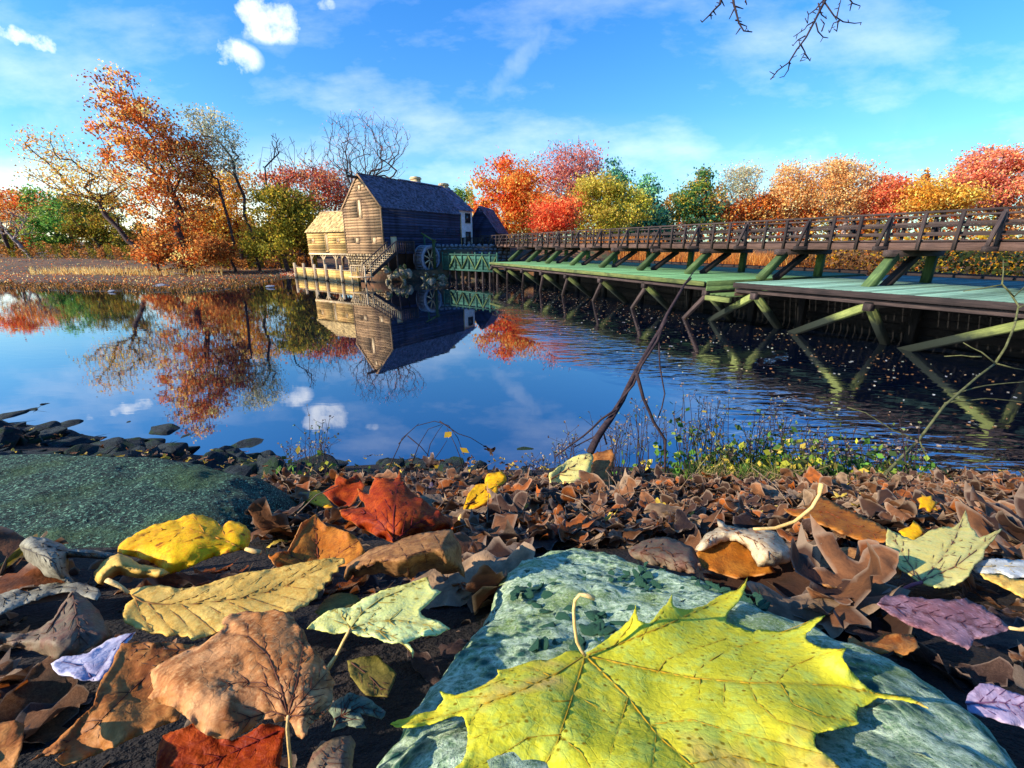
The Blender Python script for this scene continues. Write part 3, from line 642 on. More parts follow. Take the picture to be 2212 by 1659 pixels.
# ------------------------------------------------------------------ manor house, barn, fence behind
hY = 62; hb = at_y(1021, 514, hY); ha = hb - LD * 9.0; hh = thing('manor_house', 'whitewashed stone manor house with dark steep roof showing behind the mill', 'house', zz(ha.lerp(hb, .5), 3.6))
hz0, hze, hzr = 3.2, 7.95, 11.0; hd = -WN * 8.0; mb = MB(); P_ = [ha, hb, hb + hd, ha + hd]
mb.add([zz(p, hz0) for p in P_] + [zz(p, hze) for p in P_] + [zz(ha + hd / 2, hzr), zz(hb + hd / 2, hzr)], [(0, 1, 5, 4), (1, 2, 6, 9, 5), (2, 3, 7, 6), (3, 0, 4, 8, 7)]); mb.build('wall', M_PLASTER, hh)
for s, (a, b_) in ((1, (ha, hb)), (-1, (ha + hd, hb + hd))):
    shingles('shingle_roof', hh, zz(a - LD * .3 + WN * (.4 * s), hze - .25), zz(b_ + LD * .3 + WN * (.4 * s), hze - .25), zz(ha + hd / 2 - LD * .3, hzr), zz(hb + hd / 2 + LD * .3, hzr), W_ROOF, 16, 26)
for u in (1.0, 3.4, 5.8):
    for z in (6.85, 4.55): window(hh, zz(hb - LD * u, z), LD, WN, 1.0, 1.15, W_DARK, M_GLASS, panes=True)
for px, z in ((898, 12.0), (958, 11.7)):
    c = at_y(px, 395, 60 + (px - 898) * .06); ch = MB(); z -= .6; ch.box(zz(c, 8), zz(c, z), 1.0, .8, tuple(LD)); ch.box(zz(c, z), zz(c, z + .14), 1.15, 1.0, tuple(LD)); ch.box(zz(c, z + .14), zz(c, z + .28), 1.0, .85, tuple(LD)); ch.build('chimney', M_STONE_WARM, hh)
bY = 64; bg0 = at_y(1004, 514, bY); bg1 = at_y(1070.5, 514, bY - 1.0); bd_ = (bg1 - bg0); bw = bd_.length; bd_ = Vector((bd_.x, bd_.y, 0)).normalized(); bo = Vector((bd_.y, -bd_.x, 0)); 
barn = thing('barn', 'small dark clapboard barn with a pointed gable beside the white house', 'barn', zz(bg0.lerp(bg1, .5), 3.4)); zE = 5.3; zR = 8.55; mb = MB(); Pm = bg0.lerp(bg1, .5); bk_ = -bo * 7
mb.add([zz(bg0, 3), zz(bg1, 3), zz(bg1, zE), zz(Pm, zR), zz(bg0, zE)] + [zz(p + bk_, z) for p, z in ((bg0, 3), (bg1, 3), (bg1, zE), (Pm, zR), (bg0, zE))], [(0, 1, 2, 3, 4), (9, 8, 7, 6, 5), (1, 6, 7, 2), (0, 4, 9, 5)]); mb.build('wall', W_DARK, barn)
siding(barn, Vector((bg0.x, bg0.y, 0)), Vector((bg1.x, bg1.y, 0)), 3.3, zR - .1, bo, W_SHADE, .24, top=lambda u: zE + (zR - zE) * (1 - abs(u - bw / 2) / (bw / 2)))
for a in (bg0, bg1): shingles('shingle_roof', barn, zz(a + (a - Pm).normalized() * .3 + bo * .2, zE - .3), zz(a + (a - Pm).normalized() * .3 + bk_, zE - .3), zz(Pm + bo * .2, zR + .05), zz(Pm + bk_, zR + .05), W_ROOF, 12, 18)
for u, z, w_, h_, nm in ((.55, 3.95, .5, .9, 'window'), (.8, 3.8, 1.2, .7, 'window'), (.45, 4.2, .8, 1.4, 'door')): window(barn, zz(bg0.lerp(bg1, u), z + .3), bd_, bo, w_, h_, W_DARK, W_DARK, nm)
fa = at_y(992, 530, 55.5); fb = B(51.3, 19.8); fe = thing('picket_fence', 'thin grey picket fence on the causeway between the mill and the bridge', 'fence', zz(fa.lerp(fb, .5), 3.3)); fq = zz(fb - fa, 0); 
for k in range(7): p = fa.lerp(fb, k / 6); beam('post', zz(p, 3.1), zz(p, 4.35), .14, .14, W_BRIDGE, fe)
for z in (3.55, 4.3): beam('rail', zz(fa, z), zz(fb, z), .07, .09, W_BRIDGE, fe)
for k in range(1, 44):
    if k % 7: p = fa.lerp(fb, k / 44); beam('picket', zz(p, 3.3), zz(p, 4.28), .04, .035, W_BRIDGE, fe)
pth = MB(); pth.slab([zz(C2 + WN * .1 + LD * .2, 3.30), zz(r1, 3.30), zz(r1 + Vector((.3, 3.2, 0)), 3.30), zz(C2 + LD * 3.4, 3.30)], .05, (0, 0, 1)); tag(pth.build('causeway', M_PATH), kind='structure')
# ------------------------------------------------------------------ the footbridge
S0, S1 = -3.5, 51.5; ON, OF = 19.8, 22.7; ZD = 3.46; ZT = 4.50
br = thing('footbridge', 'long dark timber footbridge with slatted railings crossing the whole spillway', 'footbridge', B((S0 + S1) / 2, 21.2, 3.3))
for off in (ON, OF):
    for a in np.arange(S0, S1, 5.0):
        b_ = min(a + 4.985, S1); beam('side_beam', B(a, off, 3.37), B(b_, off, 3.37), .13, .26, W_BEAM if off == ON else W_BRIDGE, br)
        beam('top_rail', B(a, off, ZT), B(b_, off, ZT), .17, .07, W_BRIDGE, br)
        for z in (4.13, 3.80): beam('rail', B(a, off + (.07 if off == ON else -.07), z), B(b_, off + (.07 if off == ON else -.07), z), .045, .09, W_BRIDGE, br)
        if off == ON: beam('toe_rail', B(a, off + .02, 3.56), B(b_, off + .02, 3.56), .05, .06, W_BRIDGE, br)
    s = 6.5 - .983 * 10; k = 0
    while s < S1:
        sg = -1 if off == ON else 1
        beam('post', B(s, off + sg * .115, 3.26), B(s, off + sg * .115, ZT - .03), .10, .10, W_BRIDGE, br)
        if k % 3 == 1:
            beam('outrigger', B(s, off - sg * 1.0, 3.30), B(s, off + sg * .78, 3.30), .14, .16, W_BRIDGE, br)
            beam('diagonal_brace', B(s, off + sg * .66, 3.38), B(s, off + sg * .19, ZT - .12), .10, .10, W_BRIDGE, br)
        s += .983; k += 1
mb = MB(); s = S0
while s < S1:
    mb.box(B(s, ON + .08, 3.53), B(s, OF - .08, 3.53), .27, .06); s += .29
o = mb.build('deck_planking', W_BEAM, br); o['kind'] = 'stuff'
for off in (20.6, 21.5, 22.2): beam('stringer', B(S0, off, 3.38), B(S1, off, 3.38), .2, .22, W_BRIDGE, br)
# low spillway decks
def trestle(s, zd):
    t = thing('bridge_trestle', '', 'trestle', B(s, 20.5, zd))
    beam('cap_beam', B(s, ON - .55, 3.13), B(s, OF + .3, 3.13), .3, .24, W_BRIDGE, t)
    beam('raking_leg', B(s, 18.35, zd + .02), B(s, 19.75, 3.05), .32, .30, W_GREEN, t, up=tuple(BD)); beam('diagonal_brace', B(s, 19.4, zd + .02), B(s, 21.3, 3.04), .26, .24, W_BRIDGE, t, up=tuple(BD))
    beam('rear_post', B(s, 22.5, zd + .02), B(s, 22.5, 3.01), .30, .28, W_GREEN, t); return t
tl = ['nearest trestle of green leg and dark brace under the right end of the footbridge', 'second trestle from the right, standing at the left end of the nearer low deck', 'trestle just left of the step between the two low decks', 'fourth trestle from the right under the footbridge', 'fifth trestle from the right under the footbridge',
      'sixth trestle from the right under the footbridge', 'seventh trestle from the right under the footbridge', 'eighth trestle from the right, near the far end of the green deck', 'farthest trestle of the footbridge, beside the flume']
SS = 11.95; 
for k, s in enumerate((9.1, 13.3, 17.5, 21.3, 25.2, 29.0, 32.8, 36.4, 40.3)): t = trestle(s, 1.8 if s < SS + 1.8 and s < 13 or s < 13.65 and False else (2.0 if s < 12 else 1.95)); t['label'] = tl[k]; t['group'] = 'trestles under the footbridge'
t = trestle(4.8, 2.0); t['label'] = 'trestle just beyond the right edge of the picture'; t['group'] = 'trestles under the footbridge'
def lowdeck(name, label, s0, s1, o0, z, mat, edge, o1=None):
    o1 = o1 or o0; oo = lambda s: o0 + (o1 - o0) * (s - s0) / (s1 - s0)
    t = thing(name, label, 'spillway deck', B((s0 + s1) / 2, 20, z)); s = s0 + .13
    while s < s1 - .1:
        beam('plank', B(s, oo(s) + random.uniform(-.02, .02), z - .03 + random.uniform(-.005, .005)), B(s, 27.2, z - .03), .232, .06, mat, t); s += .265
    beam('edge_beam', B(s0, o0 - .07, z - .10), B(s1, o1 - .07, z - .10), .09, .19, edge, t); beam('lower_edge_beam', B(s0, o0 + .15, z - .32), B(s1, o1 + .15, z - .32), .14, .15, W_BRIDGE, t)
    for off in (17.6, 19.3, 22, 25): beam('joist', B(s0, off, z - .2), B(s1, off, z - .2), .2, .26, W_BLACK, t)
    for off in (27.3,): 
        for r_ in range(2): beam('back_board', B(s0, off, z - .1 + r_ * .2), B(s1, off, z - .1 + r_ * .2), .08, .19, W_BRIDGE, t)
    return t
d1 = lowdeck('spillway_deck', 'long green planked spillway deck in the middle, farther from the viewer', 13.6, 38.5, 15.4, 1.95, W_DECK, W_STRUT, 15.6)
d2 = lowdeck('spillway_deck', 'nearer grey green planked spillway deck at the right edge', -4.0, 12.4, 18.0, 1.98, W_DECK2, W_BRIDGE, 15.7)
st = thing('spillway_chute', 'short green board chute dropped between the two planked decks', 'chute', B(12.5, 20, 1.5))
for r_ in range(2): beam('end_board', B(13.56, 15.45, 1.86 - .21 * r_), B(13.56, 27, 1.86 - .21 * r_), .06, .2, W_GREEN, st)
for k in range(4): beam('floor_plank', B(12.55 + .27 * k, 15.6, 1.42), B(12.55 + .27 * k, 27, 1.42), .24, .06, W_GREEN, st)
for r_ in range(2): beam('side_board', B(12.43, 15.8, 1.50 + .17 * r_), B(12.43, 27, 1.50 + .14 * r_), .03, .135, W_DARK, st)
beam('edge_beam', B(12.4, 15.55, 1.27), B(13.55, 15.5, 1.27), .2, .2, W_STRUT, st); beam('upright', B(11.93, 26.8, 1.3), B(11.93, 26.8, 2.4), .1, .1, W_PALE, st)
# struts below the decks
def strut_frame(s, z, right):
    q_ = (16.95 - 15.45 - (s - 4.3) * .14) if right else .2
    B = lambda a, o_, zz_=0: globals()['B'](a, o_ + q_, zz_)
    t = thing('strut_frame', '', 'strut frame', B(s, 15.6, z - .4)); t['group'] = 'strut frames standing in the water under the low decks'
    beam('post_head', B(s, 15.42, z - .62), B(s, 15.42, z - .38), .24, .28, W_BRIDGE, t)
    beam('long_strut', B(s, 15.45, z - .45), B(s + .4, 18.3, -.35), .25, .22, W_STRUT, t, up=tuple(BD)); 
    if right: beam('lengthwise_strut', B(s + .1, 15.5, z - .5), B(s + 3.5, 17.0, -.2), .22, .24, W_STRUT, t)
    else: beam('short_strut', B(s + .05, 15.6, z - .55), B(s + 2.4, 16.6, -.3), .16, .18, W_BRIDGE, t)
    beam('cross_beam', B(s, 15.3, z - .45), B(s, 21, z - .45), .2, .22, W_BLACK, t)
    beam('pile', B(s, 18.6, -.9), B(s, 18.6, z - .57), .28, .28, W_BLACK, t); return t
sl2 = {0: 'outermost strut frame at the right edge of the water', 1: 'strut frame with a long green strut under the nearer deck', 2: 'strut frame just right of the step in the decks', 3: 'single strut frame below the step in the decks'}
for k, s in enumerate((4.3, 7.9, 11.6)): strut_frame(s, 2.0, True)['label'] = sl2[k]
for k, s in enumerate((13.7, 17.6, 21.4, 25.2, 28.6, 31.8, 35.0, 38.2)):
    t = strut_frame(s, 1.95, False); t['label'] = 'pair of crossing struts under the middle deck, %s from the step' % ('first', 'second', 'third', 'fourth', 'fifth', 'sixth', 'seventh', 'eighth')[k]
dw = thing('spillway_wall', 'board wall coloured black to paint in the shade under the spillway decks', 'wall', B(17, 20.4, 0))
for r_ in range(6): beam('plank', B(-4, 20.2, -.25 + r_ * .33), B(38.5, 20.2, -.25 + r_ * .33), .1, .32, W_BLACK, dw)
# ------------------------------------------------------------------ trees
def lin(h):
    c = [int(h[i:i + 2], 16) / 255 for i in (0, 2, 4)]; return np.array([x / 12.92 if x <= .04045 else ((x + .055) / 1.055) ** 2.4 for x in c])
PAL = {'orange': ('b0561e', 'dc9c58', '84381a', 'd07c34', '5c3418'), 'redorange': ('c85020', 'e07a34', 'b03c1c', 'd89a48', 'b8803a'), 'red': ('c45a3c', 'dc7c4c', 'a8483a', 'e0985c', 'bc7050'),
       'brightred': ('d8482c', 'e46a3c', 'b83c26', 'e08e54', 'c86038'), 'yellow': ('d49c38', 'bc8430', 'e0b45c', 'b4702c', 'a07c34'), 'yellowgreen': ('9c962c', 'b8a43c', '7a7a28', 'c8a850', 'a08838'),
       'olive': ('5c5c1c', '7c7022', '444818', '9a7a2c', '6a4a1c'), 'pine': ('386850', '568a58', '28504a', '7ea060', '3c7064'), 'green': ('406a2c', '5a8436', '2e5020', '7a8a3c', '5c6c2a'),
       'tan': ('d8a468', 'c89458', 'e4bc88', 'b07844', 'd08a50'), 'purple': ('a85c58', 'c47a64', '8e565e', 'c48c7c', 'cc6c4c'), 'grey': ('8a7a60', '6c6450', 'a08a68', '7a7a68', '9a8050'),
       'pale': ('b0a880', '949878', 'c0b088', 'a0a488', 'b89868'), 'brown': ('96562a', 'b47036', '70401c', 'c48a48', '84582a')}
def grow(base, top, env, ntip, seed, r0, trunk_frac=.55):
    """limb skeleton: trunk, then every tip of the crown joins the nearest suitable limb"""
    r = np.random.default_rng(seed); base = np.array(base, float); top = np.array(top, float)
    nt_ = 7; T = [base + (base * 0 + (top - base)) * (trunk_frac * i / (nt_ - 1)) + np.append(r.normal(0, .012, 2) * np.linalg.norm(top - base) * (i > 0), 0) for i in range(nt_)]
    nodes = list(T); par = [-1] + list(range(nt_ - 1)); tips = []
    hgt = np.linalg.norm(top - base)
    while len(tips) < ntip:
        c, rad = env[r.integers(len(env))] if len(env) < 2 else env[r.choice(len(env), p=np.array([np.prod(e[1]) for e in env]) / sum(np.prod(e[1]) for e in env))]
        d = r.normal(size=3); d /= np.linalg.norm(d); q = np.array(c) + d * np.array(rad) * r.uniform(.15, 1) ** .45; tips.append(q)
    tips.sort(key=lambda q: np.linalg.norm(q - T[-1])); tipn = []
    for q in tips:
        A = np.array(nodes); PA = A[np.maximum(np.array(par), 0)]; DR = A - PA; DR[0] = (0, 0, 1); DR /= np.linalg.norm(DR, axis=1, keepdims=True) + 1e-9; dv = q - A; d = np.linalg.norm(dv, axis=1); low = np.maximum(0, -(dv[:, 2]) + .25 * np.hypot(dv[:, 0], dv[:, 1])); base_pen = np.zeros(len(A)); base_pen[:3] = hgt
        cst = d + (1.6 if ntip < 200 else 3.0) * low + base_pen; cst[[i for i in tipn]] += (0.02 if ntip < 300 else .07) * hgt; cst = cst + (.55 if ntip < 300 else 1.5) * d * (1 - (dv * DR).sum(1) / (d + 1e-9)); j = int(np.argmin(cst)); L_ = d[j]; n = max(1, int(L_ / (hgt * .055))); p = j
        a = A[j]; bend = r.normal(0, .035 if ntip < 300 else .015, 3) * L_; hd = (q - a) * np.array((1, 1, 0)); bend = bend + hd * .05; bend[2] -= abs(bend[2]) * .3
        for i in range(1, n + 1):
            t = i / n; nodes.append(a + (q - a) * t + bend * 4 * t * (1 - t) * .8); par.append(p); p = len(nodes) - 1
        tipn.append(p)
    nodes = np.array(nodes); k = len(nodes); wgt = np.zeros(k)
    for i in tipn: wgt[i] += 1
    for i in range(k - 1, 0, -1): wgt[par[i]] += wgt[i]
    rad = r0 * (np.maximum(wgt, .6) / wgt[0]) ** (.5 if ntip < 200 else .56); rad[0] *= 1.25
    return nodes, np.array(par), rad, np.array([nodes[i] for i in tipn])
def limb_mesh(nodes, par, rad, nsides=5, minr=.02):
    i = np.arange(1, len(nodes)); a = nodes[par[i]]; b_ = nodes[i]; ra = np.maximum(np.minimum(rad[par[i]], rad[i] * 1.35), minr); rb = np.maximum(rad[i], minr)
    d = b_ - a; L_ = np.linalg.norm(d, axis=1, keepdims=True) + 1e-9; d = d / L_; ref = np.where(np.abs(d[:, 2:3]) > .9, [[1., 0, 0]], [[0, 0, 1.]]); u = np.cross(d, ref); u /= np.linalg.norm(u, axis=1, keepdims=True); v = np.cross(d, u)
    ang = np.arange(nsides) * 2 * math.pi / nsides; ring_ = u[:, None] * np.cos(ang)[None, :, None] + v[:, None] * np.sin(ang)[None, :, None]
    V = np.concatenate((a[:, None] + ring_ * ra[:, None, None], (b_ + d * rb[:, None] * .4)[:, None] + ring_ * rb[:, None, None]), 1).reshape(-1, 3)
    m = len(i); base_ = (np.arange(m) * 2 * nsides)[:, None]; k = np.arange(nsides); k2 = (k + 1) % nsides
    F_ = np.stack((base_ + k, base_ + k2, base_ + nsides + k2, base_ + nsides + k), -1).reshape(-1, 4); return V, F_
def leaf_cards(P, size, pal, seed, tone=None, flat=.0, jitter=.22):
    """small bent four-cornered leaves, one colour each"""
    r = np.random.default_rng(seed); n = len(P); a = r.normal(size=(n, 3)); a /= np.linalg.norm(a, axis=1, keepdims=True); w_ = r.normal(size=(n, 3)); w_[:, 2] += flat; b_ = np.cross(a, w_); b_ /= np.linalg.norm(b_, axis=1, keepdims=True) + 1e-9
    s = size * r.uniform(.55, 1.35, (n, 1)); V = np.stack((P - a * s * .5, P + b_ * s * .36, P + a * s * .55, P - b_ * s * .36), 1).reshape(-1, 3); F_ = np.arange(4 * n).reshape(n, 4)
    cols = np.array([lin(h) for h in pal]); t = tone if tone is not None else r.integers(0, len(cols), n); c = cols[t % len(cols)] * 1.55 * (1 + r.normal(0, jitter, (n, 1))); c = np.clip(c, .004, .9)
    return V, F_, np.repeat(c, 4, 0)
def tree(label, name, cat, base, top_z, env, pal, nleaf, size=.3, ntip=60, seed=1, r0=.28, clump=.9, bark=None, top_off=(0, 0), minr=.02, mat=None, trunk_frac=.5, bare_top=None, group=None, needles=False):
    base = Vector(base); t = thing(name, label, cat, base, group); tp = (base.x + top_off[0], base.y + top_off[1], top_z)
    nodes, par, rad, tips = grow(base, tp, env, ntip, seed, r0, trunk_frac); V, F_ = limb_mesh(nodes, par, rad, 5, minr)
    put('trunk', mesh_np('trunk', V - np.array(base), F_, bark or M_BARK, True), t, loc=(0, 0, 0))
    if nleaf:
        r = np.random.default_rng(seed + 5); tl_ = tips
        if bare_top is not None: tl_ = tips[tips[:, 2] < bare_top + r.normal(0, .6, len(tips))]
        if len(tl_):
            dens = r.uniform(.35, 1.6, len(tl_)); dens /= dens.sum(); w_ = r.choice(len(tl_), nleaf, p=dens); P = tl_[w_] + r.normal(size=(nleaf, 3)) * clump * np.array((1, 1, .62)) * r.uniform(.4, 1.1, (nleaf, 1))
            tone = (w_ * 7 + seed) % 5; sw = r.random(nleaf) < .45; tone = np.where(sw, r.integers(0, 5, nleaf), tone)
            V, F_, c = leaf_cards(P, size, PAL[pal] if isinstance(pal, str) else pal, seed, tone); put('crown', mesh_np('crown', V - np.array(base), F_, mat or M_LEAF, False, {'Col': c}), t, loc=(0, 0, 0))
    return t
def E(px, py, Y, rx, rz, ry=None):
    """a crown lobe centred where the photo shows it, radii in picture units"""
    p = at_y(px, py, Y); k = Y / 930 / 1.08; return (tuple(p), (rx * k, ry or max(rx, rz) * k * .8, rz * k))
def gp_(px, Y, dz=0): p = at_y(px, 530, Y); return Vector((p.x, p.y, max(lz(p.x, p.y), 0) - .15 + dz))
T = tree
# left group
T('tall orange leaved tree leaning left on the far bank, the highest tree of all', 'orange_tree', 'tree', gp_(400, 54), 21.5, [E(262, 200, 54, 44, 55), E(300, 290, 54, 90, 75), E(345, 360, 54, 92, 80), E(372, 450, 54, 80, 70), E(395, 540, 53, 88, 40)], ('c4662a', 'e8ae68', '94441e', 'dc8c40', '744420'), 19000, .27, 260, 3, .36, .75, minr=.035)
T('bare limbed tree stretching far out to the left over the mudflat, thin yellow leaves', 'leaning_tree', 'tree', gp_(322, 60), 17, [E(95, 315, 60, 48, 35), E(140, 370, 60, 80, 40), E(210, 400, 60, 80, 50), E(280, 430, 60, 60, 40)], 'yellow', 5200, .22, 190, 4, .30, .9, top_off=(-11, 0), minr=.03, trunk_frac=.6)
T('slim dark trunked tree right of the orange one with an airy grey crown', 'slim_tree', 'tree', gp_(552, 58), 19, [E(455, 265, 58, 50, 32), E(480, 320, 58, 45, 45), E(500, 370, 58, 22, 30)], 'pale', 3600, .22, 190, 5, .17, .75, minr=.022, trunk_frac=.72, top_off=(-1.5, 0))
T('second slim tree whose bare trunk forks behind the orange crown', 'slim_tree', 'tree', gp_(500, 56), 15.5, [E(425, 330, 56, 30, 40), E(440, 400, 56, 32, 40)], 'brown', 4200, .24, 90, 6, .16, .9, minr=.025, trunk_frac=.7)
T('sparse golden tree between the slim dark trunks', 'golden_tree', 'tree', gp_(520, 64), 12.5, [E(500, 410, 64, 50, 45), E(480, 480, 64, 60, 45)], 'yellow', 9000, .30, 90, 7, .22, 1.2)
T('olive green bushy tree standing in front of the red one, left of the mill', 'olive_tree', 'tree', gp_(615, 56), 10.5, [E(600, 450, 56, 50, 45), E(640, 470, 56, 50, 55), E(590, 520, 55, 60, 35), E(540, 530, 55, 40, 30)], ('7c7022', '9a8a2c', '5c5c1c', 'b08a34', '6e6a24'), 12500, .28, 110, 8, .26, .85)
T('red and orange tree with bare upper twigs behind the stilt shed', 'red_tree', 'tree', gp_(650, 70), 18, [E(640, 340, 70, 80, 45), E(660, 400, 70, 95, 55), E(720, 440, 70, 55, 45), E(600, 360, 70, 45, 50)], ('9c4034', 'b86c40', '803830', 'c08450', '8e5c4c'), 8000, .32, 420, 9, .36, 1.0, minr=.02, bare_top=13.6)
T('thin crooked dead snag rising in front of the red tree', 'dead_snag', 'tree', gp_(600, 60), 15, [E(597, 310, 60, 8, 30), E(604, 300, 60, 5, 18)], 'grey', 0, .2, 26, 10, .09, 1, minr=.03, trunk_frac=.85)
T('tall leafless tree with a wide fan of bare branches directly behind the mill roof', 'bare_tree', 'tree', gp_(790, 62), 22, [E(735, 290, 62, 40, 45), E(790, 280, 62, 55, 40), E(845, 300, 62, 40, 45), E(780, 340, 62, 80, 40), E(850, 355, 62, 30, 35)], 'purple', 700, .14, 900, 11, .34, .5, minr=.018, trunk_frac=.30)
T('tangle of bare purple branches between the red tree and the mill', 'bare_tree', 'tree', gp_(735, 72), 15, [E(720, 390, 72, 45, 40), E(745, 420, 72, 35, 40)], 'purple', 1500, .25, 400, 12, .25, .9, minr=.02)
T('dark green rounded tree on the far left shore', 'green_tree', 'tree', gp_(130, 92), 14, [E(105, 440, 92, 38, 40), E(160, 470, 90, 60, 45), E(100, 500, 90, 60, 30)], 'green', 9500, .40, 60, 13, .4, 1.2)
T('small rust brown tree at the left edge of the picture', 'rust_tree', 'tree', gp_(15, 96), 13, [E(20, 450, 96, 60, 30), E(60, 465, 96, 40, 28), E(-60, 440, 96, 60, 40)], 'redorange', 7000, .42, 60, 14, .35, 1.2)
T('pale bare tree leaning over the water at the far left', 'bare_tree', 'tree', gp_(60, 80), 9, [E(10, 470, 80, 45, 25), E(45, 480, 80, 25, 30), E(-30, 490, 80, 40, 30)], 'tan', 900, .2, 110, 15, .3, .8, bark=M_BARKPALE, minr=.045, top_off=(-5, 0))
T('dark spreading evergreen behind the leaning bare tree', 'green_tree', 'tree', gp_(215, 84), 11, [E(190, 470, 84, 60, 45), E(260, 500, 84, 60, 40), E(235, 450, 84, 40, 30)], 'olive', 9000, .36, 60, 16, .35, 1.1)
T('low golden brown tree filling the gap under the orange tree', 'golden_tree', 'tree', gp_(450, 66), 9, [E(450, 500, 66, 60, 40), E(400, 480, 66, 50, 45)], 'orange', 6500, .32, 60, 17, .2, 1.0)
T('small olive bush drooping over the leafy bank left of the mill', 'olive_tree', 'tree', gp_(655, 61), 6.5, [E(660, 515, 61, 45, 26), E(690, 520, 62, 20, 16)], 'olive', 4000, .26, 40, 18, .18, .7)
T('rusty shrub hanging low to the mud under the tall orange tree', 'shrub', 'shrub', gp_(330, 53), 5.5, [E(330, 535, 53, 40, 32), E(460, 540, 53, 45, 28)], 'brown', 5200, .26, 50, 19, .14, .8)
# right of the mill
T('broad orange and gold tree standing next to the barn', 'orange_tree', 'tree', gp_(1090, 82), 20, [E(1075, 430, 82, 62, 70), E(1110, 390, 82, 55, 50), E(1140, 440, 82, 48, 70), E(1050, 470, 82, 40, 40)], 'redorange', 18000, .38, 110, 31, .5, 1.3)
T('pale stemmed small tree in front of the broad orange one', 'birch_tree', 'tree', gp_(1180, 74), 12, [E(1180, 445, 74, 30, 25), E(1190, 470, 74, 28, 20)], 'redorange', 2600, .3, 50, 32, .16, .9, bark=M_BARKPALE, minr=.035)
T('tall purple red tree with a half bare bluish top', 'purple_tree', 'tree', gp_(1240, 90), 25, [E(1200, 345, 90, 42, 42), E(1245, 350, 90, 55, 50), E(1270, 360, 90, 34, 42), E(1215, 420, 90, 60, 60)], 'purple', 9500, .34, 700, 33, .42, 1.1, minr=.025, bare_top=20.5)
T('small bright scarlet tree in front of the purple one', 'scarlet_tree', 'tree', gp_(1205, 68), 9.5, [E(1200, 465, 68, 45, 36), E(1225, 440, 68, 30, 35), E(1185, 485, 68, 40, 22)], 'brightred', 6000, .30, 60, 34, .2, .9)
T('yellow green tree left of the dark pines', 'yellow_tree', 'tree', gp_(1310, 76), 15, [E(1290, 430, 76, 55, 50), E(1350, 440, 76, 55, 50), E(1300, 480, 75, 60, 26), E(1280, 395, 76, 30, 30)], 'yellowgreen', 14000, .34, 90, 35, .35, 1.1)
for k, (px, Y, top, w_, lab_) in enumerate(((1328, 86, 350, 34, 'blue green pine with the tallest pointed top behind the yellow green tree'), (1392, 84, 372, 48, 'dark blue green pine in the middle of the tree line'), (1432, 86, 420, 34, 'lower dark pine at the right end of the pine group'))):
    T(lab_, 'pine_tree', 'pine', gp_(px, Y), at_y(px, top, Y).z, [E(px, top + 18, Y, w_ * .25, 20), E(px, top + 50, Y, w_ * .75, 30), E(px, top + 90, Y, w_, 36), E(px, top + 122, Y, w_ * .95, 26)], 'pine', 7500, .40, 70, 40 + k, .35, .95, mat=M_NEEDLE, trunk_frac=.9)
T('green and gold pine standing right of the gap in the tree line', 'pine_tree', 'pine', gp_(1512, 84), at_y(1512, 366, 84).z, [E(1515, 390, 84, 22, 22), E(1505, 430, 84, 44, 32), E(1515, 465, 84, 48, 26)], ('4a6e38', '8a8a30', '2c5a44', 'b09038', '3a6448'), 8000, .38, 80, 45, .35, 1.0, trunk_frac=.8)
T('thin pale tree with a see-through top beside the green and gold pine', 'pale_tree', 'tree', gp_(1605, 86), 20, [E(1590, 385, 86, 30, 28), E(1620, 385, 86, 28, 30), E(1600, 430, 86, 40, 36)], 'pale', 5200, .28, 420, 46, .3, .9, minr=.03, bark=M_BARKPALE)
T('low orange and gold trees filling the line under the pale tree', 'orange_tree', 'tree', gp_(1640, 84), 11, [E(1560, 455, 84, 40, 26), E(1640, 455, 84, 60, 28), E(1720, 460, 84, 50, 24)], 'orange', 9000, .36, 90, 47, .25, 1.2)
T('feathery tan tree with purple tips left of the widest tan crown', 'tan_tree', 'tree', gp_(1712, 84), 19, [E(1710, 385, 84, 36, 34), E(1700, 430, 84, 46, 40)], 'tan', 9500, .30, 420, 48, .3, 1.0, minr=.03, bark=M_BARKPALE)
T('wide feathery tan tree with grey twigs on its right side', 'tan_tree', 'tree', gp_(1815, 82), 20, [E(1790, 385, 82, 46, 40), E(1835, 385, 82, 48, 34), E(1870, 375, 82, 22, 22), E(1815, 430, 82, 62, 36)], 'tan', 13000, .30, 500, 49, .35, 1.0, minr=.03, bark=M_BARKPALE)
T('small coral red tree between the tan tree and the golden one', 'red_tree', 'tree', gp_(1930, 80), 16, [E(1920, 410, 80, 42, 28), E(1900, 440, 80, 56, 24)], 'red', 8500, .34, 80, 50, .3, 1.1)
T('golden orange tree in front of the big coral tree', 'golden_tree', 'tree', gp_(2020, 76), 16, [E(2010, 415, 76, 48, 32), E(2060, 430, 76, 50, 26), E(1960, 445, 76, 30, 18)], 'yellow', 9000, .34, 80, 51, .3, 1.1)
T('big coral red tree rising at the right edge', 'red_tree', 'tree', gp_(2140, 80), 23, [E(2085, 375, 80, 56, 30), E(2150, 360, 80, 70, 36), E(2220, 370, 80, 70, 50), E(2150, 415, 80, 100, 36)], ('cc6846', 'e08c5c', 'b46050', 'e0a068', 'b87464'), 18000, .36, 150, 52, .5, 1.3)
T('reddish tree continuing the wood beyond the right edge', 'red_tree', 'tree', gp_(2330, 78), 22, [E(2330, 380, 78, 90, 60), E(2400, 400, 78, 90, 60)], 'redorange', 9000, .42, 80, 53, .5, 1.5)
T('small green tree top showing over the manor house roof', 'green_tree', 'tree', gp_(988, 92), at_y(990, 400, 92).z, [E(988, 425, 92, 20, 22), E(990, 450, 92, 26, 26)], 'green', 2500, .32, 30, 54, .25, .8)
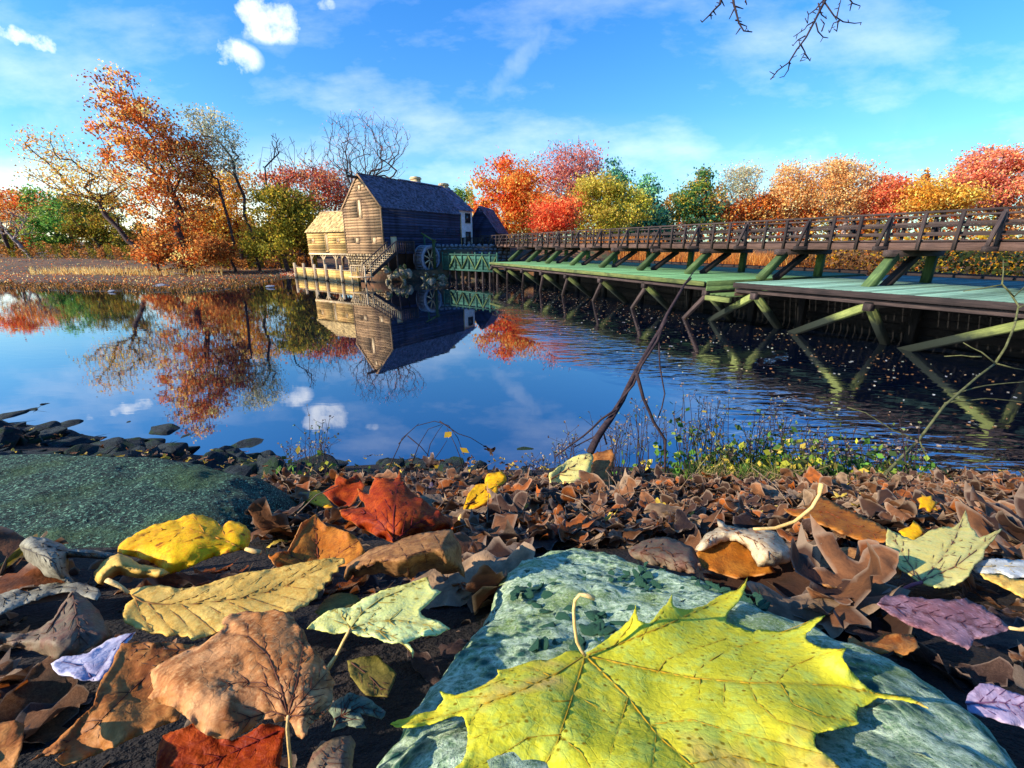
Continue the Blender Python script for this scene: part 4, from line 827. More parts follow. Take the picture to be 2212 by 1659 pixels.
T('orange brown tree far left behind the dark green one', 'orange_tree', 'tree', gp_(70, 120), 17, [E(60, 440, 120, 60, 25), E(140, 450, 120, 60, 25)], 'orange', 5000, .5, 50, 55, .3, 1.6)
# far woods that close the view between the trees: one mass
def wood_mass(name, label, pts, n, pal, size, seed, zr=None):
    r = np.random.default_rng(seed); a = np.array(pts, float); seg = r.integers(0, len(a) - 1, n); t = r.random(n); P = a[seg, :2] + (a[seg + 1, :2] - a[seg, :2]) * t[:, None]; h = a[seg, 2] + (a[seg + 1, 2] - a[seg, 2]) * t
    depth = r.uniform(0, 1, n) ** .7; dirn = P / np.linalg.norm(P, axis=1, keepdims=True); lump = .72 + .28 * np.sin(P[:, 0] * .35 + seed) * np.sin(P[:, 0] * .13 + P[:, 1] * .2) + .12 * np.sin(P[:, 0] * 1.1)
    P2 = P + dirn * depth[:, None] * 9; g = land_h(P2[:, 0], P2[:, 1]); z = np.maximum(g, 0) + h * lump * r.uniform(0.0, 1, n) ** .75
    P3 = np.stack((P2[:, 0], P2[:, 1], z), 1); blk = ((P[:, 0] * .45).astype(int) * 7 + seed) % len(pal); pals = [PAL[p] for p in pal]; V, F_, c = leaf_cards(P3, size, pals[0], seed)
    cols = np.array([[lin(h_) for h_ in p] for p in pals]); cc = cols[blk, r.integers(0, 5, n)] * (1 + r.normal(0, .2, (n, 1))); tag(put(name, mesh_np(name, V, F_, M_LEAF, False, {'Col': np.clip(np.repeat(cc, 4, 0), .003, .9)})), label, kind='stuff')
def W_(px, Y, h): p = at_y(px, 530, Y); return (p.x, p.y, h)
wood_mass('far_woodland', 'distant autumn woodland behind the left bank', [W_(-500, 110, 11), W_(-100, 112, 10), W_(100, 108, 8.5), W_(300, 104, 9), W_(500, 98, 9), W_(700, 96, 11), W_(900, 98, 9)], 26000, ['brown', 'olive', 'orange', 'olive', 'brown'], .62, 61)
wood_mass('far_woodland', 'golden and olive thicket behind the slim trees of the left bank', [W_(300, 78, 6), W_(420, 74, 7.5), W_(520, 74, 8), W_(600, 76, 8), W_(700, 78, 7)], 14000, ['yellow', 'olive', 'orange', 'yellowgreen', 'brown'], .4, 64)
wood_mass('far_woodland', 'distant autumn woodland behind the bridge', [W_(1010, 106, 15), W_(1200, 106, 15), W_(1400, 104, 15), W_(1700, 104, 16), W_(1900, 100, 17), W_(2212, 98, 21), W_(2700, 90, 21)], 60000, ['orange', 'redorange', 'yellow', 'tan', 'yellowgreen'], .6, 62)
# undergrowth on the left bank, reeds and hedge behind the bridge: nobody could count these
wood_mass('bank_undergrowth', 'dark brown and olive undergrowth along the foot of the left bank', [W_(-300, 80, 3.0), W_(0, 80, 3.0), W_(200, 70, 2.6), W_(330, 63, 2.3), W_(480, 60, 1.8), W_(600, 60, 1.8), W_(680, 60, 2.2)], 16000, ['olive', 'brown', 'olive', 'brown'], .26, 63)
def blades(name, label, P, hgt, pal, w_, seed, lean=.25):
    r = np.random.default_rng(seed); n = len(P); h = hgt * r.uniform(.5, 1.15, n); d = r.normal(0, lean, (n, 2)) * h[:, None]; a = r.uniform(0, 6.28, n); s = np.stack((np.cos(a), np.sin(a), 0 * a), 1) * w_
    top = P + np.stack((d[:, 0], d[:, 1], h), 1); mid = P + np.stack((d[:, 0] * .35, d[:, 1] * .35, h * .55), 1); V = np.stack((P - s, P + s, mid + s * .9, top + s * .2, top - s * .2, mid - s * .9), 1).reshape(-1, 3)
    b_ = (np.arange(n) * 6)[:, None]; F_ = np.concatenate((b_ + [0, 1, 2, 5], b_ + [5, 2, 3, 4]), 0); cols = np.array([lin(x) for x in pal]); c = cols[r.integers(0, len(cols), n)] * (1 + r.normal(0, .2, (n, 1)))
    return tag(put(name, mesh_np(name, V, F_, M_LEAF, False, {'Col': np.clip(np.repeat(c, 6, 0), .003, .9)})), label, kind='stuff')
wood_mass('woodland', 'unseen wood added behind the viewer to block sky light', [(-1, -7, 6.5), (8, -7.5, 7), (16, -6, 7), (26, -3, 6)], 9000, ['brown', 'olive', 'orange'], .34, 65)  # leaf mass added out of view to cut sky light on the litter
r = np.random.default_rng(71); n = 15000; s_ = r.uniform(2, 47, n); o_ = 29 + r.uniform(0, 1, n) ** 1.2 * 9; P = np.stack([BD.x * s_ + BN.x * o_, BD.y * s_ + BN.y * o_, 0 * s_], 1); P[:, 2] = land_h(P[:, 0], P[:, 1]) - .1
hi = s_ > 19
blades('reed_bed', 'sunlit orange straw reeds standing behind the middle of the bridge', P[hi][:8500], 1.25, ('d08a3a', 'e0a050', 'b86a28', 'c87a40', '9a5a2c'), .022, 72)
n = 30000; s_ = r.uniform(-25, 21, n); o_ = 29.2 + r.uniform(0, 1, n) * 7; lm = 1.35 + .15 * (o_ - 29) + .45 * vnoise(s_, o_, .9, 4); P = np.stack([BD.x * s_ + BN.x * o_, BD.y * s_ + BN.y * o_, 0 * s_], 1); P[:, 2] = land_h(P[:, 0], P[:, 1]) + lm * r.uniform(0, 1, n) ** .8
u_ = r.random(n); yel = (o_ > 32.0 + .8 * vnoise(s_, o_, 1.1, 9)); V, F_, c = leaf_cards(P, .20, PAL['olive'], 73); cg = np.array([lin(h_) for h_ in ('2e3a1c', '3c4a22', '28382a', '4a4a24', '3a3020')]); cy = np.array([lin(h_) for h_ in ('d8a020', 'e0b838', 'c08018', 'b0a030', 'd87828')])
cc = np.where(yel[:, None], cy[r.integers(0, 5, n)], cg[r.integers(0, 5, n)]) * (1 + r.normal(0, .22, (n, 1))); brn = (s_ > 13.5) & ~yel; cc[brn] = np.array([lin('7a5030'), lin('5c4028'), lin('8c6844')])[r.integers(0, 3, brn.sum())]
tag(put('hedge', mesh_np('hedge', V, F_, M_LEAF, False, {'Col': np.clip(np.repeat(cc, 4, 0), .003, .9)})), 'dark green hedge with yellow leaves behind the nearer low deck', kind='stuff')
n = 5200; P = np.array([at_z(px, py, .15) for px, py in zip(r.normal(230, 115, n).clip(70, 480), r.uniform(582, 598, n))]); P[:, 2] = .05
blades('reed_clump', 'short straw coloured reeds growing in a band on the mudflat', P[:2600], .75, ('e8c078', 'd8a858', 'c08840', 'f0d090'), .03, 75, .12)
n = 6000; P = np.array([at_z(px, py, .25) for px, py in zip(r.uniform(0, 690, n), r.uniform(572, 622, n) - r.uniform(0, 8, n))]); P = P[(P[:, 0] > -80)]; P[:, 2] = np.maximum(land_h(P[:, 0], P[:, 1]), 0) + .05; P = P[land_h(P[:, 0], P[:, 1]) > .02]
V, F_, c = leaf_cards(P, .15, ('b0582c', 'd08848', '8a4020', 'd8a870', '6a3018'), 76, flat=1.5); tag(put('fallen_leaves', mesh_np('fallen_leaves', V, F_, M_LEAF, False, {'Col': c})), 'fallen leaves scattered over the brown mudflat', kind='stuff')
n = 2600; px_ = r.uniform(600, 745, n); P = np.array([at_y(a, 560, y) for a, y in zip(px_, r.uniform(50.5, 62, n))]); P[:, 2] = np.maximum(land_h(P[:, 0], P[:, 1]), 0) + .06
V, F_, c = leaf_cards(P, .22, ('c86a40', 'e8b088', 'a04828', 'f0d0b0', '8a3424'), 77, flat=1.5); tag(put('fallen_leaves', mesh_np('fallen_leaves', V, F_, M_LEAF, False, {'Col': c})), 'bright fallen leaves on the bank beside the shed', kind='stuff')
fr_ = []
for k in range(2600):
    px = r.uniform(-40, 640); q = at_z(px, r.uniform(600, 634), 0)
    if 0.0 < float(land_h(np.array([q.x]), np.array([q.y]))[0]) < .14: fr_.append((q.x, q.y, 0.0))
blades('shore_grass', 'ragged brown and green tufts along the edge of the mudflat', np.repeat(np.array(fr_), 3, 0) + r.normal(0, .22, (len(fr_) * 3, 3)) * np.array((1, 1, 0)), .30, ('5a3c1c', '3c4018', '8a5a2c', '2e2414', 'a8743c'), .03, 91, .5)
for k, (px, py, s_k) in enumerate(((345, 618, .7), (585, 618, .35), (20, 588, .9), (240, 628, .3), (470, 622, .3), (150, 600, .35))):
    q = at_z(px, py, .1); o = put('mud_rock', rub[k % 5]); o.location = q; o.scale = (s_k * 1.5, s_k, s_k * .5); o.material_slots[0].link = 'OBJECT'; o.material_slots[0].material = M_STONE_DARK
    tag(o, ('low dark mound on the mudflat below the tall orange tree', 'small dark stone near the bulkhead end of the mudflat', 'dark rock standing in the shallows at the far left', 'small stone at the water line of the mudflat', 'small dark stone on the mud right of the mound', 'small stone among the straw reeds')[k], 'rock')
dl = thing('fallen_branch', 'long dark fallen branch lying on the mud at the foot of the bank', 'branch', at_z(340, 588, .3)); mb = MB()
for P_ in (((250, 592), (300, 588), (360, 584), (420, 582)), ((300, 588), (320, 578), (345, 570)), ((360, 584), (380, 592), (400, 596))): mb.tube([at_z(a, b_, .35) + Vector((0, 0, .1 * i)) for i, (a, b_) in enumerate(P_)], [.12, .10, .07, .04][:len(P_)], 5)
mb.build('limb', M_BARK, dl, True)
# leaves afloat under the decks
n = 2300; s_ = r.uniform(3, 44, n); o_ = r.uniform(7.5, 17.5, n) ** 1.0; keep = r.random(n) < sst(o_ + .5 * np.sin(s_ * .9), 7.5, 13); s_, o_ = s_[keep], o_[keep]; P = np.stack([BD.x * s_ + BN.x * o_, BD.y * s_ + BN.y * o_, 0 * s_ + .006], 1)
V, F_, c = leaf_cards(P, .085, ('d8b890', 'a8784a', 'e8d8c0', '8a5a34', 'c09060'), 78); V[:, 2] = .008 + (np.arange(len(V)) % 7) * .0006; tag(put('floating_leaves', mesh_np('floating_leaves', V, F_, M_LEAF, False, {'Col': c})), 'small leaves floating on the dark water in front of the decks', kind='stuff')
# ------------------------------------------------------------------ near bank: boulders, rocks
random.seed(5)
rowT = ([900, 1030, 1050, 1100, 1150, 1200, 1300, 1400, 1500, 1659, 1800, 2000], [6.3, 1.85, 1.55, .95, .66, .49, .345, .272, .218, .166, .14, .118])
def tg(py): return float(np.exp(np.interp(py, rowT[0], np.log(rowT[1]))))
def poly_in(P, Q):
    ins = np.zeros(len(P), bool); Q = np.array(Q)
    for a, b_ in zip(Q, np.roll(Q, -1, 0)):
        c = ((a[1] > P[:, 1]) != (b_[1] > P[:, 1])); xi = a[0] + (P[:, 1] - a[1]) / (b_[1] - a[1] + 1e-9) * (b_[0] - a[0]); ins ^= c & (P[:, 0] < xi)
    return ins
def proj(p):
    x, y, z = p[0], p[1], p[2] - H; t = y * CP - z * SP; 
    if t <= 0.02: return None
    return 1106 + 930 * x / t, 829 - 930 * (y * SP + z * CP) / t, t
def hull_rock(name, label, pts, mat, cuts, amp, freq, seed, group=None):
    bm = bmesh.new()
    for p in pts: bm.verts.new(p)
    res = bmesh.ops.convex_hull(bm, input=bm.verts[:]); bmesh.ops.delete(bm, geom=[g for g in res['geom_interior'] if isinstance(g, bmesh.types.BMVert)], context='VERTS')
    bmesh.ops.triangulate(bm, faces=bm.faces[:]); me_len = max(e.calc_length() for e in bm.edges)
    for it in range(cuts):
        med = max(e.calc_length() for e in bm.edges) * .5; bmesh.ops.subdivide_edges(bm, edges=[e for e in bm.edges if e.calc_length() > med], cuts=1); bmesh.ops.triangulate(bm, faces=bm.faces[:])
        if it in (2, 3, 4, 5): bmesh.ops.smooth_vert(bm, verts=bm.verts[:], factor=.5, use_axis_x=True, use_axis_y=True, use_axis_z=True)
    bm.normal_update()
    for v in bm.verts:
        c = v.co * freq + Vector((seed, 0, 0)); n = noise.noise(c) + .5 * noise.noise(c * 2.3) + .28 * noise.noise(c * 5.1) + .16 * noise.noise(c * 11) + .10 * noise.noise(c * 24); v['_'] if False else None; v.co += v.normal * n * amp
    o = put(name, bm_mesh(bm, name, mat)); tag(o, label, 'boulder', group); return o
M_BOULDER = new_mat('green_grey_boulder')
def _bld():
    b = NB(M_BOULDER); v = b.coord('Object'); n1 = b.noise(v, 22, 9, .65); n2 = b.noise(v, 190, 7, .72); n3 = b.noise(v, 9, 6, .6); cr = b.voro(v, 110); sp = b.noise(v, 620, 4, .7)
    col = b.mix(b.rng(n2, .40, .6), (.15, .25, .12), (.58, .70, .46)); col = b.mix(b.math('MULTIPLY', b.rng(n1, .50, .62), .75), col, (.19, .26, .05)); col = b.mix(b.math('MULTIPLY', b.rng(sp, .56, .64), .7), col, (.60, .62, .46))
    patch = b.math('MULTIPLY', b.rng(n3, .50, .57), b.rng(cr, .55, .2)); col = b.mix(patch, col, (.02, .085, .06)); col = b.mix(b.rng(sp, .40, .33), col, (.03, .06, .05))
    hgt = b.math('ADD', b.math('ADD', n2, b.math('MULTIPLY', sp, .35)), b.math('MULTIPLY', patch, .9)); b.pbr(col, .85, b.bump(hgt, 1, .0035), .15)
_bld()
M_MOSSY = new_mat('dark_mossy_boulder')  # the boulder's shade is put into its dark greens
def _msb():
    b = NB(M_MOSSY); v = b.coord('Object'); s = b.noise(b.coord('Object', (1, 1, 2.2)), 95, 5, .7); l = b.noise(v, 6, 5); f = b.noise(b.coord('Object', (1, 1, 2.0)), 210, 3, .7)
    col = b.mix(b.rng(s, .42, .60), (.001, .009, .006), (.018, .066, .038)); col = b.mix(b.rng(f, .56, .62), col, (.20, .40, .24)); col = b.mix(b.math('MULTIPLY', b.rng(l, .5, .62), .7), col, (.04, .085, .02))
    b.pbr(col, .85, b.bump(b.math('ADD', s, b.math('MULTIPLY', f, .5)), 1, .012), .3)
_msb()
def rt(px, py): return 1 / (2.72 + .0098 * (py - 1240))
top = [(1150, 1188), (1185, 1172), (1260, 1176), (1335, 1188), (1440, 1232), (1560, 1258), (1650, 1282), (1740, 1335), (1840, 1408), (1990, 1445), (2100, 1492), (2230, 1550), (2420, 1700), (2300, 1900), (1700, 2000), (1010, 1900)]
pts = [at_t(px, py, rt(px, py)) for px, py in top]; pts += [at_t(1290, 1420, rt(1290, 1420) * .985)]
side = [(1120, 1225), (1060, 1300), (1000, 1390), (930, 1480), (860, 1575), (790, 1660), (700, 1830)]
pts += [at_t(px, py, rt(px, py) * 1.12) for px, py in side]
pts += [at_t(px, py, rt(px, py) * 1.12) + Vector((.0, .02, -.16)) for px, py in top + side]
rock_r = hull_rock('boulder', 'large pale green grey boulder under the yellow maple leaf, bottom centre', pts, M_BOULDER, 15, .0075, 15, 3.0)
pm_ = [bm_mesh(rock_mesh(k + 400, 0, .1, .8), 'pebble', rocky('dark_green_pebble', (.015, .07, .04), (.07, .19, .10), (.006, .025, .02), scale=120) if k == 0 else bpy.data.materials['dark_green_pebble'], True) for k in range(4)]
rp_ = random.Random(12)
for k in range(210):
    if k < 160: px = rp_.uniform(1105, 1700); py = 1235 + (px - 1150) * .10 + rp_.gauss(0, 26) + (45 if px < 1330 else 0)
    else: px, py = rp_.uniform(1150, 1400), rp_.uniform(1270, 1400)
    if poly_in(np.array([[px, py]]), [(1150, 1195), (1340, 1195), (1450, 1238), (1660, 1290), (1850, 1420), (2300, 1600), (2400, 1800), (1000, 1800), (1010, 1390)])[0]:
        dg = rp_.uniform(.0018, .0052); o = bpy.data.objects.new('pebble', pm_[k % 4]); link(o, rock_r); o.location = at_t(px, py, rt(px, py) * 1.004); o.scale = (dg * 1.4, dg * 1.1, dg * .55); o.rotation_euler = (-.5 + rp_.uniform(-.2, .2), rp_.uniform(-.2, .2), rp_.uniform(0, 3))
pts = []
for px, py, t in ((-350, 975, .95), (-60, 965, .98), (150, 967, .98), (300, 978, .97), (460, 990, .95), (560, 1015, .92), (600, 1060, .86), (612, 1130, .80), (612, 1200, .74), (600, 1260, .66), (-300, 1120, .70), (200, 1090, .74), (420, 1100, .76), (-200, 1230, .56), (250, 1240, .56)): pts.append(at_t(px, py, t)); pts.append(at_t(px, py, t) + Vector((0, .22 if py < 1090 else .08, -.30)))
hull_rock('boulder', 'big rounded dark mossy boulder at the left edge', pts, M_MOSSY, 13, .009, 9, 8.0)
M_RIPRAP = rocky('riprap_stone', (.005, .008, .011), (.022, .032, .034), (.002, .003, .005), scale=5, bump=1, speck=(.05, .07, .06), moss=(.010, .028, .008))  # shade over the shore rocks is put into these dark tones
rr = [bm_mesh(rock_mesh(k + 100, 1, .22, .8, 11), 'rock', M_RIPRAP, False) for k in range(9)]
hero = [((545, 962), .50, 'large angular rock at the right end of the dark shore rocks'), ((350, 925), .42, 'sloping dark slab rock at the water edge on the left'), ((420, 945), .30, 'blocky dark rock between the slab and the large angular rock'), ((160, 915), .36, 'round topped green rock behind the mossy boulder'),
        ((15, 900), .40, 'dark rock at the far left on the water line'), ((65, 885), .18, 'small pointed rock just off the shore at left'), ((265, 912), .22, 'flat dark slab poking out of the water'), ((100, 872), .12, 'tiny rock standing alone in the water near the left edge'), ((1125, 985), .40, 'dark rounded rock behind the crest of leaves, near the middle'),
        ((2090, 1050), .42, 'grey blue flat rock at the right shore'), ((500, 985), .26, 'mossy block just above the boulder edge')]
for k, ((px, py), s, lb) in enumerate(hero):
    # the spot where the sight line meets the bank
    d = ray(px, py); t = 4.2
    while t < 14 and H + d[2] * t > max(gz(d[0] * t, d[1] * t), 0): t += .03
    o = put('rock', rr[k % 9]); o.location = (d[0] * t, d[1] * t, H + d[2] * t - s * .25); o.scale = (s * (1.6 if 'slab' in lb else 1.25), s, s * (.4 if 'flat' in lb else .62)); o.rotation_euler = (random.uniform(-.2, .2), random.uniform(-.2, .2), random.uniform(0, 3)); tag(o, lb, 'rock')
n = 0
while n < 298:
    x = random.uniform(-13, 9) if n % 3 else random.uniform(-12, -1); u = random.random(); sy = shore_y(x); y = sy - 4.2 * u + .1
    if y < 2.3 or (x > .5 and random.random() < .4): continue
    s = random.uniform(.12, .36) * (1.1 if x < -2 else .7); z = gz(x, y); o = put('rock', rr[random.randrange(9)]); o.location = (x, y, z + s * .10); o.scale = (s * random.uniform(1, 1.6), s, s * random.uniform(.45, .8)); o.rotation_euler = (random.uniform(-.35, .35), random.uniform(-.35, .35), random.uniform(0, 6.28)); n += 1
    q_ = proj(o.location) or (0, 0, 1); hh_ = min(hero, key=lambda h_: (h_[0][0] - q_[0]) ** 2 + 4 * (h_[0][1] - q_[1]) ** 2); sd_ = 'left of' if q_[0] < hh_[0][0] - 20 else 'right of' if q_[0] > hh_[0][0] + 20 else 'by'
    tag(o, '%s dark rock %s the %s' % ('small' if s < .2 else 'medium' if s < .32 else 'large', sd_, ' '.join(hh_[2].split()[:7]).replace(' at the', '')), 'rock', 'riprap rocks along the near shore')
# ------------------------------------------------------------------ leaves
def leaf_mat(name, cols, vein, transl=.35, spot=None, spotc=(.10, .04, .01), rough=.55, scale=1.0, edge=None, patch=None):
    m = new_mat(name); b = NB(m); v = b.coord('Object'); n1 = b.noise(v, 26 * scale, 6, .6); n2 = b.noise(v, 110 * scale, 4, .65); n3 = b.noise(v, 420 * scale, 3, .6)
    col = b.mix(b.rng(n1, .38, .62), cols[0], cols[1])
    if len(cols) > 2: col = b.mix(b.math('MULTIPLY', b.rng(n2, .47, .60), .75), col, cols[2])
    col = b.mix(b.math('MULTIPLY', b.rng(n3, .54, .66), .35), col, tuple(min(.9, x * 1.5) for x in cols[1])); col = b.mix(b.math('MULTIPLY', b.rng(b.noise(v, 240 * scale, 4, .7), .56, .68), .45), col, tuple(x * .45 for x in cols[0]))
    if patch: col = b.mix(b.math('MULTIPLY', b.rng(b.noise(v, 17 * scale, 3), .58, .66), .8), col, patch)
    if spot: col = b.mix(b.math('MULTIPLY', b.rng(b.voro(v, spot), .26, .14), b.rng(n2, .42, .56)), col, spotc)
    ed = b.attr('edge'); ve = b.attr('vein')
    if edge: col = b.mix(b.math('MULTIPLY', b.rng(ed, .75, 1.0), .8), col, edge)
    net = b.math('MULTIPLY', b.rng(b.voro(v, 150 * scale, 'DISTANCE_TO_EDGE'), .05, .0), .15); col = b.mix(net, col, vein); col = b.mix(b.math('MULTIPLY', ve, .7), col, vein)
    tone = b.rng(b.rnd(), 0, 1, .6, 1.35); hs = b.N.new('ShaderNodeHueSaturation'); b.L.new(col, hs.inputs['Color']); b.L.new(tone, hs.inputs['Value']) if name.startswith('litter') else None
    col = hs.outputs[0]; hgt = b.math('SUBTRACT', b.math('ADD', b.math('MULTIPLY', n2, .7), b.math('MULTIPLY', n3, .3)), b.math('MULTIPLY', b.math('MAXIMUM', ve, net), .4))
    b.pbr(col, rough, b.bump(hgt, .8, .0012), .14, transl); return m
LM = {
 'bigyellow': leaf_mat('bright_yellow_maple', ((.66, .60, .03), (.78, .66, .04), (.58, .66, .10)), (.42, .27, .01), .25, spot=240, spotc=(.30, .20, .0), patch=(.74, .46, .12)),
 'orangeyellow': leaf_mat('golden_yellow_leaf', ((.92, .50, .006), (.95, .60, .01), (.84, .34, .006)), (.45, .20, .01), .35, spot=60, spotc=(.3, .08, .0), edge=(.5, .22, .05)),
 'tan': leaf_mat('tan_elm_leaf', ((.78, .47, .09), (.86, .58, .15), (.68, .37, .06)), (.22, .09, .01), .3),
 'brownpink': leaf_mat('pink_brown_leaf', ((.54, .20, .05), (.72, .37, .15), (.26, .07, .012)), (.10, .03, .015), .3, rough=.6, patch=(.24, .07, .015)),
 'darkbrown': leaf_mat('dark_brown_leaf', ((.22, .06, .01), (.42, .15, .03), (.46, .20, .05)), (.06, .02, .01), .25),
 'lavender': leaf_mat('lavender_grey_leaf', ((.50, .46, .55), (.62, .58, .68), (.42, .34, .44)), (.12, .08, .14), .15),
 'dull': leaf_mat('dull_grey_brown_leaf', ((.13, .095, .055), (.22, .15, .09), (.16, .06, .04)), (.06, .03, .02), .15),
 'greyrib': leaf_mat('grey_ribbed_leaf', ((.20, .18, .13), (.34, .31, .22), (.12, .10, .07)), (.07, .06, .04), .12),
 'paleyellow': leaf_mat('pale_yellow_maple', ((.88, .84, .24), (.76, .88, .36), (.90, .80, .22)), (.36, .27, .04), .25, spot=110, spotc=(.4, .3, .03)),
 'buff': leaf_mat('buff_yellow_maple', ((.88, .70, .17), (.90, .76, .26), (.74, .70, .20)), (.22, .10, .03), .25, spot=90, spotc=(.3, .16, .04)),
 'rolled': leaf_mat('rolled_brown_leaf', ((.32, .14, .04), (.50, .25, .09), (.18, .06, .02)), (.08, .03, .01), .3),
 'red': leaf_mat('deep_red_maple', ((.36, .035, .006), (.58, .10, .01), (.22, .015, .005)), (.20, .02, .01), .45, edge=(.6, .22, .05), scale=1.5),
 'rust': leaf_mat('rust_orange_maple', ((.50, .14, .012), (.62, .24, .03), (.34, .10, .015)), (.22, .05, .01), .4, edge=(.6, .3, .1), scale=1.5),
 'cream': leaf_mat('cream_tan_leaf', ((.66, .50, .30), (.74, .60, .38), (.48, .30, .14)), (.16, .07, .03), .25),
 'purple': leaf_mat('purple_brown_leaf', ((.22, .085, .09), (.38, .22, .25), (.11, .04, .035)), (.07, .02, .03), .15),
 'lilac': leaf_mat('lilac_grey_leaf', ((.36, .26, .36), (.50, .40, .50), (.26, .16, .22)), (.14, .06, .12), .15),
 'white': leaf_mat('whitish_leaf', ((.66, .66, .58), (.78, .78, .70), (.55, .50, .35)), (.3, .25, .15), .2),
 'greygreen': leaf_mat('grey_green_leaf', ((.11, .14, .08), (.26, .30, .18), (.06, .08, .06)), (.04, .05, .04), .1),
 'olive': leaf_mat('olive_brown_leaf', ((.15, .12, .02), (.24, .18, .035), (.10, .07, .015)), (.07, .05, .01), .2),
 'stem': leaf_mat('leaf_stalk', ((.62, .36, .10), (.70, .48, .20)), (.3, .2, .1), .1), 'stemred': leaf_mat('red_leaf_stalk', ((.30, .05, .06), (.40, .12, .14)), (.3, .2, .1), .1),
}
def vein_mat(mt):
    nm = mt if isinstance(mt, str) else 'olive'; c = VC.get(nm, (.08, .03, .015)); key = 'vein_' + nm
    if key not in bpy.data.materials: m = new_mat(key); b = NB(m); b.pbr(c, .6, None, .15)
    return bpy.data.materials[key]
VC = {'bigyellow': (.34, .20, .01), 'orangeyellow': (.40, .16, .01), 'tan': (.20, .085, .015), 'brownpink': (.085, .025, .012), 'darkbrown': (.05, .015, .008), 'lavender': (.10, .06, .12), 'paleyellow': (.30, .20, .03), 'buff': (.16, .07, .03), 'cream': (.14, .06, .03), 'purple': (.06, .02, .03), 'red': (.14, .01, .008), 'rust': (.16, .035, .01), 'greyrib': (.07, .055, .04), 'white': (.3, .24, .14), 'lilac': (.12, .05, .10)}
CR = {'a': (.3333, 0, 1106), 'b': (.3333, 589.9, 1106), 'c': (.43333, 1253.5, 1142.9), 'd': (.3333, 663.6, 847.9), 'e': (.3333, 0, 825.8), 'f': (.46667, 1179.7, 774.2), 'g': (1, 0, 0)}
def cv(crop, pts): k, x, y = CR[crop]; return [(x + k * a, y + k * b_) for a, b_ in pts]
def densify(P, closed=True, step=6, wob=.0, seed=0, close_smooth=False):
    r = random.Random(seed); out = []; n = len(P)
    for i in range(n if closed else n - 1):
        a, b_ = P[i], P[(i + 1) % n]; L_ = math.hypot(b_[0] - a[0], b_[1] - a[1]); m = max(1, int(L_ / step))
        for j in range(m):
            t = j / m; w_ = wob * math.sin(math.pi * t) * r.uniform(-1, 1); nx, ny = (b_[1] - a[1]) / (L_ + 1e-6), -(b_[0] - a[0]) / (L_ + 1e-6); out.append((a[0] + (b_[0] - a[0]) * t + nx * w_, a[1] + (b_[1] - a[1]) * t + ny * w_))
    if not closed: out.append(P[-1])
    return out
def dseg(P, L_):
    d = np.full(len(P), 1e9)
    L_ = np.array(L_, float)
    for a, b_ in zip(L_[:-1], L_[1:]):
        ab = b_ - a; t = np.clip(((P - a) @ ab) / (ab @ ab + 1e-12), 0, 1); d = np.minimum(d, np.hypot(*(P - (a + t[:, None] * ab)).T))
    return d
def side_veins(v, n, ang, ln, sides=(1, -1), curve=.25):
    v = densify(v, False, 4); L_ = len(v); out = []
    for k in range(1, n + 1):
        i = int(L_ * k / (n + 1.0)); i = min(max(i, 1), L_ - 2); dx, dy = v[i + 1][0] - v[i - 1][0], v[i + 1][1] - v[i - 1][1]; a0 = math.atan2(dy, dx)
        for s in sides:
            P = [v[i]]; a = a0 + s * ang; l = ln * (1 - .55 * k / (n + 1))
            for q in range(6): P.append((P[-1][0] + math.cos(a) * l / 6, P[-1][1] + math.sin(a) * l / 6)); a -= s * curve / 6
            out.append(P)
    return out
def tri_leaf(outline, veins, fine, h, seed):
    """constrained triangulation of an outline with interior points; returns points, triangles, vein and edge masks"""
    O = densify(outline, True, h * .9, h * .25, seed); On = np.array(O); x0, y0 = On.min(0); x1, y1 = On.max(0); r = np.random.default_rng(seed)
    gx, gy = np.meshgrid(np.arange(x0, x1, h), np.arange(y0, y1, h * .87)); gx = gx + (np.arange(gx.shape[0]) % 2)[:, None] * h / 2; G = np.stack((gx.ravel(), gy.ravel()), 1) + r.uniform(-.12, .12, (gx.size, 2)) * h
    G = G[poly_in(G, O)]; ed = dseg(G, O + [O[0]]); G = G[ed > h * .45]; allp = np.concatenate((On, G)); n = len(On)
    res = delaunay_2d_cdt([Vector(p) for p in allp], [(i, (i + 1) % n) for i in range(n)], [], 1, 1e-6); P = np.array([tuple(v) for v in res[0]]); T_ = np.array([t for t in res[2] if len(t) == 3], dtype=np.int32)
    return P, T_
HP = []
